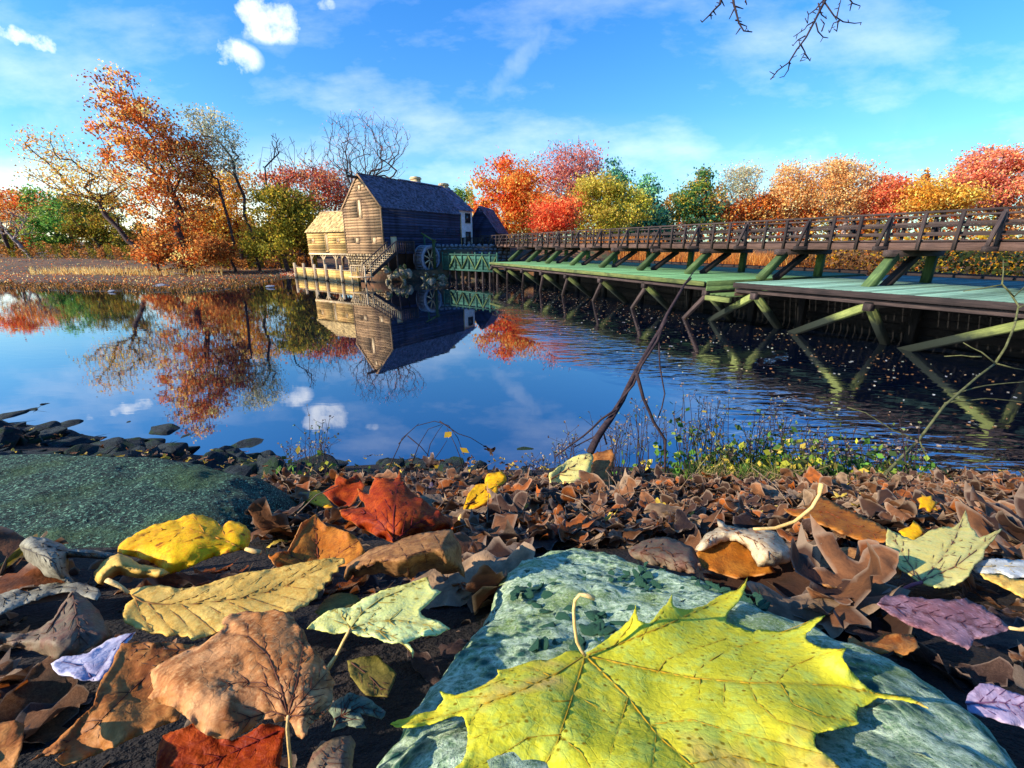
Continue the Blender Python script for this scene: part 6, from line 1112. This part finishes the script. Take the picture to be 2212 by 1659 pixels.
HL('leaf', 'dark grey brown rolled leaf at the bottom left of the boulder', 'b', [(200, 1720), (225, 1650), (260, 1560), (320, 1510), (380, 1472), (440, 1455), (500, 1448), (532, 1500), (515, 1600), (505, 1720)], 'dull', [[(300, 1700), (360, 1580), (480, 1470)]], sub=6, slen=70, sang=1.2, lie=.5, crumple=.02, seed=38, dome=.06, k=.88)
HL('leaf', 'shaded olive leaf lying deep between the brown maple and the boulder', 'b', [(480, 965), (580, 938), (680, 930), (740, 990), (800, 1050), (770, 1130), (742, 1200), (670, 1195), (600, 1182), (545, 1120), (500, 1060)], 'olive', [[(500, 970), (620, 1060), (740, 1190)]], sub=4, slen=50, lie=.7, crumple=.015, seed=39, k=.98)
HL('leaf', 'dark red leaf in shade at the bottom under the pinkish maple leaf', 'a', [(1010, 1720), (1012, 1600), (1030, 1520), (1055, 1450), (1180, 1400), (1300, 1355), (1420, 1440), (1500, 1480), (1600, 1440), (1700, 1370), (1780, 1380), (1850, 1400), (1830, 1520), (1810, 1720)], 'red', [[(1800, 1420), (1500, 1560), (1200, 1700)]], sub=4, slen=60, lie=.5, crumple=.02, seed=40, k=.96)
HL('leaf', 'brown ragged scrap leaf above the right part of the boulder', 'c', [(1320, 590), (1345, 530), (1400, 565), (1452, 560), (1520, 520), (1600, 520), (1660, 530), (1692, 590), (1640, 610), (1600, 640), (1560, 605), (1500, 620), (1420, 612)], 'darkbrown', [], lie=.5, crumple=.04, seed=41, k=.93)
# ------------------------------------------------------------------ litter
def litter_mesh(kind, seed):
    r = random.Random(seed); O = []
    if kind == 'maple':
        for k in range(44):
            a = -math.pi * .5 + 2 * math.pi * k / 44; lob = [(-.5, 0), (0.0, .9), (.55, 1.0), (1.0, 1.05)]
            th = 2 * math.pi * k / 44; rr_ = .36 + .62 * abs(math.cos(2.5 * (th - math.pi / 2))) ** 1.5 * (1 if math.sin(th) > -.55 else .35) + .07 * (k % 2); rr_ *= r.uniform(.9, 1.08); O.append((rr_ * math.cos(th) * .85, rr_ * math.sin(th)))
    else:
        for k in range(36):
            th = 2 * math.pi * k / 36; w_ = .42 if kind == 'oval' else .30; O.append((w_ * math.cos(th) * (1 + .15 * math.sin(th)) * (1 + .05 * (k % 2)), .95 * math.sin(th) * (1 + .12 * abs(math.sin(th)) ** 8)))
    P, T_ = tri_leaf(O, [], None, .14, seed); x, y = P[:, 0], P[:, 1]; mids = [[(0, -.9), (0, .95)]] if kind != 'maple' else [[(0, -.35), (math.cos(a) * .8, math.sin(a) * .9)] for a in (.31, 1.57, 2.83, 1.57 - 1.25 / 2 * 2.0, 1.57 + 1.25)]
    dv = np.min([dseg(P, m) for m in mids], 0); sv = np.min([dseg(P, [(0, q), (s * .5, q + .32)]) for q in np.arange(-.7, .7, .22) for s in (-1, 1)], 0) if kind != 'maple' else dv * 0 + 9
    vein = np.clip(1.3 - dv / .035, 0, 1); vein = np.maximum(vein, .6 * np.clip(1.1 - sv / .03, 0, 1)); edge = np.clip(1 - dseg(P, O + [O[0]]) / .05, 0, 1)
    R1 = r.uniform(.5, 1.9); ax = r.uniform(-.9, .9); c, s = math.cos(ax), math.sin(ax); u = x * c + y * s; v_ = -x * s + y * c; u2 = R1 * np.sin(u / R1); z = R1 * (1 - np.cos(u / R1)) * r.choice((1, 1, -1)); R2 = r.uniform(.9, 2.5); z = z + v_ ** 2 / (2 * R2) * r.choice((1, -1))
    z = z + .13 * vnoise(x * 3, y * 3, .9, seed + 3) + .05 * vnoise(x * 9, y * 9, .8, seed) + .04 * np.sin(dv * 22) + edge * .07 * np.sin(x * 11 + y * 9 + seed); X_ = u2 * c - v_ * s; Y_ = u2 * s + v_ * c
    return np.stack((X_, Y_, z), 1), T_, vein, edge
LIT = [litter_mesh(k, 200 + i) for i, k in enumerate(('maple', 'oval', 'long', 'maple', 'oval', 'maple', 'long', 'oval', 'maple', 'oval'))]
LIM = {'brown': leaf_mat('litter_brown', ((.17, .062, .02), (.32, .14, .056), (.07, .024, .01)), (.04, .02, .012), .25, edge=(.34, .22, .14)), 'dark': leaf_mat('litter_dark', ((.045, .025, .018), (.095, .055, .042), (.03, .015, .012)), (.02, .01, .01), .12, edge=(.20, .14, .11)),  # edge: rim light painted along the leaf margins
       'tan': leaf_mat('litter_tan', ((.34, .22, .13), (.46, .32, .20), (.2, .11, .06)), (.12, .06, .03), .25), 'rust': leaf_mat('litter_rust', ((.32, .07, .012), (.44, .13, .02), (.2, .04, .01)), (.14, .03, .01), .35), 'yellow': leaf_mat('litter_yellow', ((.70, .46, .05), (.78, .60, .12), (.5, .3, .04)), (.35, .2, .04), .3), 'mauve': leaf_mat('litter_mauve', ((.20, .15, .22), (.32, .25, .36), (.13, .09, .12)), (.08, .05, .08), .15)}
lmesh = [mesh_np('leaf', V, T_, LIM['brown'], True, {'vein': a, 'edge': b_}) for V, T_, a, b_ in LIT]
DESC = {'brown': 'curled brown dead leaf in the litter on the near bank', 'dark': 'dark shrivelled leaf in the litter on the near bank', 'tan': 'light tan dead leaf in the litter on the near bank', 'rust': 'rust red fallen leaf in the litter on the near bank', 'yellow': 'small yellow fallen leaf on the near bank', 'mauve': 'greyish mauve dead leaf in the litter on the near bank'}
rl = random.Random(99)
def in_boulder(px, py): return poly_in(np.array([[px, py]]), [(1140, 1185), (1340, 1180), (1450, 1228), (1660, 1275), (1850, 1400), (2300, 1560), (2400, 1800), (700, 1800), (1010, 1370)])[0]
def spot(y0, y1, xr):
    while True:
        y = y0 + (y1 - y0) * rl.random(); x = rl.uniform(-1, 1) * xr(y); z = gz(x, y); q = proj((x, y, z))
        if q is None: continue
        px, py, t = q
        if px < -150 or px > 2370 or (in_boulder(px, py) and py > 1180) or (px < 590 and 960 < py < 1235): continue
        if NOHERO and t < 1.6 and blocked(px, py, .018 * 930 / t): continue
        return x, y, z, px, py
MARKS = [((1500, 1500), 'the big yellow maple leaf'), ((395, 1170), 'the golden yellow leaf'), ((500, 1290), 'the long tan elm leaf'), ((560, 1420), 'the pinkish brown maple leaf'), ((820, 1320), 'the yellow green leaf'), ((880, 1200), 'the rolled brown leaf'), ((850, 1100), 'the deep red maple leaf'), ((680, 1175), 'the rust maple leaf'),
         ((1040, 1070), 'the upright yellow leaf'), ((1260, 1010), 'the crumpled yellow leaf'), ((1600, 1190), 'the cream hood leaf'), ((1800, 1120), 'the long folded orange leaf'), ((2020, 1180), 'the buff yellow maple leaf'), ((2180, 1225), 'the whitish leaf'), ((2030, 1330), 'the purple brown leaf'), ((2150, 1520), 'the lilac grey leaf'),
         ((120, 1390), 'the dull folded leaf'), ((160, 1290), 'the grey ribbed leaf'), ((200, 1430), 'the lavender leaf tip'), ((1240, 1180), 'the top of the pale boulder'), ((1430, 1200), 'the pale boulder edge'), ((600, 1110), 'the mossy boulder corner'), ((1440, 1030), 'the forked branch foot'), ((1880, 1060), 'the foot of the bent branch')]
SHP = ('maple shaped', 'oval', 'narrow', 'maple shaped', 'oval', 'maple shaped', 'narrow', 'oval', 'maple shaped', 'oval')
def where(px, py):
    (mx, my), nm = min(MARKS, key=lambda m: (m[0][0] - px) ** 2 + 3 * (m[0][1] - py) ** 2); dx, dy = px - mx, (py - my) * 1.5
    return ('left of ' if dx < 0 else 'right of ') + nm if abs(dx) > abs(dy) else ('beyond ' if dy < 0 else 'in front of ') + nm
def blocked(px, py, r):
    q = np.array([[px, py], [px, py - r], [px - r * .6, py - r * .4], [px + r * .6, py - r * .4]])
    for O in HP:
        if O[0][0] < px - 700 or O[0][0] > px + 700: continue
        if poly_in(q, O).any(): return True
    return False
NOHERO = True; cnt = 0; stuffV = []; stuffF = []; sa = []; sb = []; sc_ = []; nS = 0
def place(x, y, z, s, kind, k, tilt, lift, single):
    global nS, cnt
    if kind in ('yellow', 'mauve') and y < 2: s *= .6
    rot = Matrix.Rotation(rl.uniform(0, 6.28), 3, 'Z'); nrm = Vector((0, .42, 1)).normalized(); al = nrm.to_track_quat('Z', 'Y').to_matrix(); M_ = al @ Matrix.Rotation(rl.uniform(-tilt, tilt), 3, 'X') @ Matrix.Rotation(rl.uniform(-tilt, tilt), 3, 'Y') @ rot
    if single:
        o = bpy.data.objects.new('leaf', lmesh[k]); link(o); o.location = (x, y, z + lift); o.rotation_euler = M_.to_euler(); o.scale = (s, s, s); o.material_slots[0].link = 'OBJECT'; o.material_slots[0].material = LIM[kind]; q_ = proj((x, y, z)); tag(o, ('%s %s dead leaf %s' % (('small ' if s < .034 else 'large ' if s > .044 else '') + {'mauve': 'greyish mauve', 'rust': 'rust red', 'dark': 'very dark', 'tan': 'light tan'}.get(kind, kind), SHP[k], where(q_[0], q_[1]))).strip() if q_ and q_[1] > 1020 else 'small %s fallen leaf lying on the dark shore rocks' % kind, 'leaf', 'dead leaves lying loose on the near bank'); cnt += 1
    else:
        V, T_, a, b_ = LIT[k]; Vw = (V * s) @ np.array(M_).T + np.array((x, y, z + lift)); stuffV.append(Vw); stuffF.append(T_ + nS); sa.append(a); sb.append(b_); nS += len(V)
        base = {'brown': (.21, .085, .034), 'dark': (.06, .028, .017), 'tan': (.32, .20, .11), 'rust': (.30, .08, .014), 'yellow': (.66, .45, .06), 'mauve': (.25, .19, .28)}[kind]; f = rl.uniform(.6, 1.35); sc_.append(np.tile(np.array(base) * f, (len(V), 1)))
KW = ['brown'] * 34 + ['dark'] * 34 + ['tan'] * 10 + ['rust'] * 14 + ['yellow'] * 3 + ['mauve'] * 1
for i in range(255):                                     # the largest in view: nearest ones first
    x, y, z, px, py = spot(.14 + .0 * i, .62 if i < 120 else 1.5, lambda y: 1.25 * y + .12)
    s = rl.uniform(.034, .066) * (.6 if y < .45 else .85 if y < .7 else 1); place(x, y, z, s, rl.choice(KW if y > .6 else ['brown', 'dark', 'dark', 'rust', 'brown', 'tan']), rl.randrange(10), .5 if y > .5 else .3, .002 if y < .5 else rl.uniform(.0, .014), True)
NOHERO = False
for i in range(1500):
    x, y, z, px, py = spot(.06, .85, lambda y: 1.25 * y + .35); place(x, y, z - .010, rl.uniform(.022, .036) * (.75 if y < .3 else 1.2), rl.choice(['dark', 'dark', 'brown', 'rust', 'brown']), rl.randrange(10), .22, 0, False)
NOHERO = True
for i in range(3300):
    x, y, z, px, py = spot(.25, 2.15, lambda y: 1.25 * y + .4); place(x, y, z, rl.uniform(.8, 1.0) * rl.choice((.03, .04, .05, .06, .085)), rl.choice(KW), rl.randrange(10), .45, rl.uniform(-.004, .026), False)
for i in range(900):                                     # on the rocks lower down
    x = rl.uniform(-12, 8); y = shore_y(x) - rl.uniform(.5, 4.2)
    if y < 2.3: continue
    place(x, y, gz(x, y), rl.uniform(.035, .065), rl.choice(['yellow', 'yellow', 'tan', 'brown', 'dark', 'rust']), rl.randrange(10), .6, rl.uniform(.06, .22), i % 23 == 0)
M_LIT = new_mat('mixed_litter')
def _lit():
    b = NB(M_LIT); v = b.coord('Object'); c = b.attr('Col', 'Color'); n = b.noise(v, 60, 5, .6); n2 = b.noise(v, 320, 3); col = b.mix(b.rng(n, .4, .65, 0, .55), c, (.03, .018, .014)); col = b.mix(b.math('MULTIPLY', b.attr('vein'), .6), col, (.03, .02, .015)); col = b.mix(b.math('MULTIPLY', b.rng(b.attr('edge'), .5, 1.0), .6), col, (.34, .24, .16))  # pale margins paint rim light onto the litter
    b.pbr(col, .65, b.bump(b.math('ADD', n, b.math('MULTIPLY', n2, .4)), .7, .002), .12, .2)
_lit()
tag(put('leaf_litter', mesh_np('leaf_litter', np.concatenate(stuffV), np.concatenate(stuffF), M_LIT, True, {'vein': np.concatenate(sa), 'edge': np.concatenate(sb), 'Col': np.concatenate(sc_)})), 'deep litter of dead brown leaves covering the near bank', kind='stuff')
# fine stalks and twigs mixed in the litter
mb = MB()
for i in range(230):
    x, y, z, px, py = spot(.5, 2.0, lambda y: 1.25 * y + .2); a = rl.uniform(0, 6.28); l = rl.uniform(.03, .12); p = Vector((x, y, z + .02)); d = Vector((math.cos(a), math.sin(a), rl.uniform(-.1, .5))); mb.tube([p, p + d * l * .5 + Vector((0, 0, .01)), p + d * l + Vector((0, 0, -.005))], [.0012, .001, .0008], 4)
tag(mb.build('litter_stalks', LIM['tan']), 'thin leaf stalks and twigs caught in the litter', kind='stuff')
# ------------------------------------------------------------------ branches and weeds
M_TWIG = rocky('dark_twig_bark', (.018, .010, .014), (.05, .03, .03), (.008, .006, .008), scale=40, bump=.5, bd=.002)
M_TWIGG = rocky('green_twig_bark', (.06, .065, .02), (.13, .13, .05), (.03, .02, .02), scale=30, bump=.5, bd=.002)
def twig(mb, pix, t0, t1, r0, r1, n=5, wob=0):
    P = densify(pix, False, 22); m = len(P); mb.tube([at_t(a + random.uniform(-wob, wob), b_ + random.uniform(-wob, wob), t0 + (t1 - t0) * i / max(1, m - 1)) for i, (a, b_) in enumerate(P)], [r0 + (r1 - r0) * i / max(1, m - 1) for i in range(m)], n)
br1 = thing('dead_branch', 'dark forked dead branch stuck upright in the leaf litter, leaning right', 'branch', at_t(1278, 972, 1.75))
mb = MB(); twig(mb, [(1274, 978), (1290, 945), (1318, 905), (1345, 862), (1368, 812), (1400, 755), (1425, 712), (1440, 680), (1458, 648), (1478, 614), (1492, 600)], 1.75, 2.1, .016, .005, 8, .6); mb.build('stem', M_TWIG, br1, True)
for P, r_ in (([(1478, 614), (1500, 585)], .003), ([(1440, 680), (1420, 735), (1385, 790), (1368, 830), (1340, 865), (1318, 900), (1303, 930), (1310, 960)], .006), ([(1375, 805), (1390, 860), (1412, 910), (1437, 950), (1436, 1025)], .0075), ([(1440, 690), (1423, 720), (1425, 790), (1436, 850), (1430, 880), (1420, 905)], .004), ([(1330, 885), (1300, 905), (1262, 940), (1200, 985)], .005), ([(1330, 895), (1290, 940), (1240, 965)], .004), ([(1290, 975), (1310, 1000), (1325, 1030)], .004)):
    mb = MB(); twig(mb, P, 1.8, 1.85, r_, r_ * .6, 6, .5); mb.build('fork', M_TWIG, br1, True)
br2 = thing('bent_branch', 'long thin green brown branch arching up from the weeds to the right edge', 'branch', at_t(1880, 1065, 1.9))
mb = MB(); twig(mb, [(1868, 1072), (1905, 1030), (1950, 985), (1985, 950), (2010, 915), (2040, 875), (2075, 845), (2110, 815), (2150, 785)], 1.8, 2.3, .007, .005, 7, .6); twig(mb, [(2150, 785), (2172, 750), (2192, 700), (2200, 660), (2180, 630), (2165, 614)], 2.3, 2.5, .006, .0045, 6, .6); mb.build('stem', M_TWIGG, br2, True)
for P in ([(2165, 614), (2120, 622), (2080, 628)], [(2165, 614), (2168, 560)], [(2200, 665), (2230, 650)], [(2150, 785), (2120, 760), (2080, 740)], [(2120, 770), (2075, 768), (2040, 770)], [(2150, 785), (2190, 795), (2230, 800)], [(2060, 850), (2130, 832), (2230, 822)], [(1985, 950), (2000, 985), (2060, 1040), (2100, 1070)], [(1985, 950), (1930, 930), (1870, 890), (1830, 880)], [(2165, 614), (2190, 640), (2212, 620), (2240, 612)], [(2040, 870), (2130, 860), (2230, 870)]):
    mb = MB(); twig(mb, P, 2.2, 2.25, .004, .002, 5, 1); mb.build('twig', M_TWIGG, br2, True)
# overhanging bare twigs at the top
def hang(label, main, subs, t):
    th = thing('hanging_twig', label, 'twig', at_t(main[0][0], main[0][1], t)); mb = MB(); twig(mb, main, t, t, .0075, .003, 6, 1.5); mb.build('stem', M_TWIG, th, True); mb = MB(); r = random.Random(3)
    for P in subs: twig(mb, P, t, t * 1.02, .0045, .0022, 5, 1.5)
    for P in [main] + subs:
        D = densify(P, False, 9)
        for q in D[2:]:
            if r.random() < .75: a = r.uniform(0, 6.28); l = r.uniform(4, 13); twig(mb, [q, (q[0] + math.cos(a) * l, q[1] + math.sin(a) * l)], t, t, .0026, .002, 4)
    mb.build('twig', M_TWIG, th, True)['kind'] = 'stuff'
c_ = lambda P: [(1474.7 + .3333 * a, .3333 * b_) for a, b_ in P]
hang('long bare twig hanging into the top of the picture on the right', c_([(960, -60), (925, 10), (860, 130), (800, 240), (740, 320), (690, 400), (620, 450), (568, 510)]), [c_(P) for P in ([(925, 10), (980, 100), (1040, 140), (1110, 145), (1155, 148)], [(860, 130), (810, 160), (790, 190), (720, 235)], [(860, 140), (880, 200), (910, 240), (945, 248)], [(800, 230), (750, 260), (718, 295)], [(768, 290), (790, 340), (760, 395)], [(690, 400), (680, 450), (652, 495)], [(1010, 130), (1000, 200)], [(1020, 130), (980, 150), (950, 210)], [(940, -30), (860, 60), (815, 90), (810, 150)], [(1000, 110), (1010, 50), (1030, -20)], [(880, 20), (900, 90), (930, 120)], [(790, 340), (825, 390)], [(1060, -40), (1100, 20), (1150, 40)], [(1100, 20), (1080, 70)], [(900, 200), (915, 150), (895, 120)])], 2.6)
hang('short bare twig hanging at the top left of the longer one', c_([(250, -60), (240, 20), (200, 70), (170, 100), (125, 140)]), [c_(P) for P in ([(200, 70), (215, 100)], [(180, 90), (185, 120)], [(250, -10), (270, 40)])], 2.5)
hang('middle bare twig hanging down between the other two', c_([(320, -60), (330, 20), (345, 80), (360, 150), (400, 200), (455, 205)]), [c_(P) for P in ([(360, 150), (415, 170)], [(370, 180), (342, 220)], [(335, 60), (300, 125)], [(345, 40), (395, 60)], [(345, 130), (380, 135)], [(420, -40), (400, 10), (415, 30)])], 2.5)
# weeds: wiry stems with seed heads, green leaves lower down
M_WEED = foliage('weed_leaves', .3)
def weed(label, name, px, py, t, w_, h_, nst, nleaf, green, seed, group):
    r = random.Random(seed); base = at_t(px, py, t); th = thing(name, label, 'weed', base, group); mb = MB(); ends = []
    for k in range(nst):
        x = px + r.uniform(-w_, w_) * .6; tx = x + r.uniform(-.6, .6) * w_; ty = py - h_ * r.uniform(.45, 1); tt = t * r.uniform(.93, 1.1); mid = ((x + tx) / 2 + r.uniform(-12, 12), (py + ty) / 2 + r.uniform(-5, 12)); twig(mb, [(x, py + 12), mid, (tx, ty)], tt, tt * 1.03, .0022, .0011, 4, 1)
        for q in range(r.randint(2, 5)):
            f = r.uniform(.2, 1); ax, ay = mid[0] + (tx - mid[0]) * f, mid[1] + (ty - mid[1]) * f; a = r.uniform(-2.8, -.3); l = r.uniform(8, 34); bx, by = ax + math.cos(a) * l, ay + math.sin(a) * l; twig(mb, [(ax, ay), (bx, by)], tt, tt, .0011, .0008, 3); ends.append((bx, by, tt))
        ends.append((tx, ty, tt))
    mb.build('stems', M_TWIG, th)['kind'] = 'stuff'
    P = np.array([tuple(at_t(a + r.uniform(-2, 2), b_ + r.uniform(-2, 2), q)) for a, b_, q in ends for _ in range(2)]); V, F_, c = leaf_cards(P, .011 * t / 1.9, ('6a5a50', '8a7a66', '4a3a3c', '5a6a3a', '7a6a5a'), seed)
    put('seed_heads', mesh_np('seed_heads', V - np.array(base), F_, M_WEED, False, {'Col': c}), th, loc=(0, 0, 0))['kind'] = 'stuff'
    if nleaf:
        rn = np.random.default_rng(seed); P = np.array([tuple(at_t(px + rn.normal(0, w_ * .7), py - abs(rn.normal(0, h_ * .28)) + 10, t * rn.uniform(.94, 1.1))) for _ in range(nleaf)]); V, F_, c = leaf_cards(P, .031 * t / 1.9, green, seed + 1, flat=.4); put('leaves', mesh_np('leaves', V - np.array(base), F_, M_WEED, False, {'Col': c}), th, loc=(0, 0, 0))['kind'] = 'stuff'
GR = ('3a5a20', '4a7028', '28421a', '6a7a30', '2c3c1c'); YG = ('8a8a2a', '5a7028', 'a89038', '3a5420', '4a4a28')
for k, (px, w_, h_, nst, nl, lb) in enumerate(((1215, 30, 100, 9, 0, 'wiry dry weed left of the dead branch'), (1330, 45, 120, 14, 6, 'dry weed rising behind the dead branch'), (1400, 40, 150, 12, 10, 'dry weed between the forks of the dead branch'), (1480, 50, 170, 16, 45, 'leggy weed with small green leaves right of the dead branch'), (1560, 55, 150, 16, 70, 'dense wiry weed with yellow green leaves'), (1650, 60, 145, 18, 110, 'green weed clump in the middle of the weeds'), (1740, 60, 130, 18, 150, 'leafy green weed clump with an orange leaf caught in it'),
     (1830, 55, 120, 14, 150, 'dark green weed clump left of the bent branch'), (1900, 50, 100, 12, 110, 'weed clump at the foot of the bent branch'), (1965, 40, 130, 10, 30, 'thin dark weed right of the bent branch'), (1590, 40, 90, 8, 90, 'low green weed at the crest of the leaves'), (1700, 70, 70, 10, 150, 'lowest green weed mat at the crest'), (690, 45, 110, 10, 4, 'small dry weed standing against the water left of centre'), (640, 30, 60, 6, 4, 'tiny dry weed above the mossy boulder corner'), (1160, 20, 40, 5, 0, 'short stub weed by the middle rock'))):
    weed(lb, 'weed', px, 1030 + (25 if px > 1700 else 0) - (10 if px < 1000 else 0), 2.0 + .1 * (k % 3) if px > 1000 else 2.6, w_ * 1.1, h_ * 1.15, nst + 4, int(nl * 4.2), GR if k % 2 else YG, 300 + k, 'weeds along the crest of the near bank')
th = thing('bramble', 'arching dark bramble with two yellow leaves, standing against the water in the middle', 'bramble', at_t(880, 1015, 2.0)); mb = MB()
for P in ([(838, 1015), (850, 985), (870, 945), (900, 918), (940, 908), (970, 918), (990, 945), (1002, 985)], [(920, 1000), (930, 960), (945, 930), (960, 915)], [(890, 1000), (905, 960), (925, 925), (955, 915)], [(950, 910), (990, 935), (1015, 945), (1050, 965)], [(880, 940), (910, 965), (925, 985)], [(860, 960), (880, 935), (905, 915)], [(1000, 1010), (985, 960), (965, 925)], [(925, 1010), (950, 975), (965, 950)]): twig(mb, P, 2.0, 2.0, .0028, .0014, 4, 1.5)
mb.build('stems', M_TWIG, th); P = np.array([tuple(at_t(a, b_, 1.98)) for a, b_ in ((968, 938), (972, 942), (1000, 980), (1003, 972), (866, 1020), (940, 1005))]); V, F_, c = leaf_cards(P, .045, ('d8b040', 'c8a030', 'e0c060', 'b89028', 'd0a838'), 5); put('leaves', mesh_np('leaves', V - np.array(th.location), F_, M_WEED, False, {'Col': c}), th, loc=(0, 0, 0))['kind'] = 'stuff'
for a, b_, s, lb in ((930, 1000, .05, 'dark crumpled leaf clump silhouetted left of the curled stub'), (1058, 975, .04, 'tall curled dead leaf standing like a stub against the water'), (1010, 1000, .04, 'rounded dark leaf clump between the two stubs'), (890, 1012, .04, 'small dark leaf clump at the left foot of the bramble')):
    V, T_, q1, q2 = LIT[int(a) % 10]; o = put('dead_leaf', lmesh[int(a) % 10]); o.location = at_t(a, b_, 1.85); o.scale = (s, s, s * 1.3); o.rotation_euler = (1.3, .3, a); o.material_slots[0].link = 'OBJECT'; o.material_slots[0].material = LIM['dark']; tag(o, lb, 'leaf')
rg = np.random.default_rng(17); n = 2600; px_ = rg.uniform(1480, 2080, n); P = np.array([tuple(at_t(a, 1040 + 22 * (a > 1750) + rg.uniform(-8, 25) + (a - 1480) * .03, rg.uniform(1.55, 2.1))) for a in px_]); blades('bank_grass', 'tangled green and straw grass at the crest of the bank on the right', P, .085, ('345018', '4a6020', '8a7c44', '243a12', 'a8945c'), .0016, 81, .8)
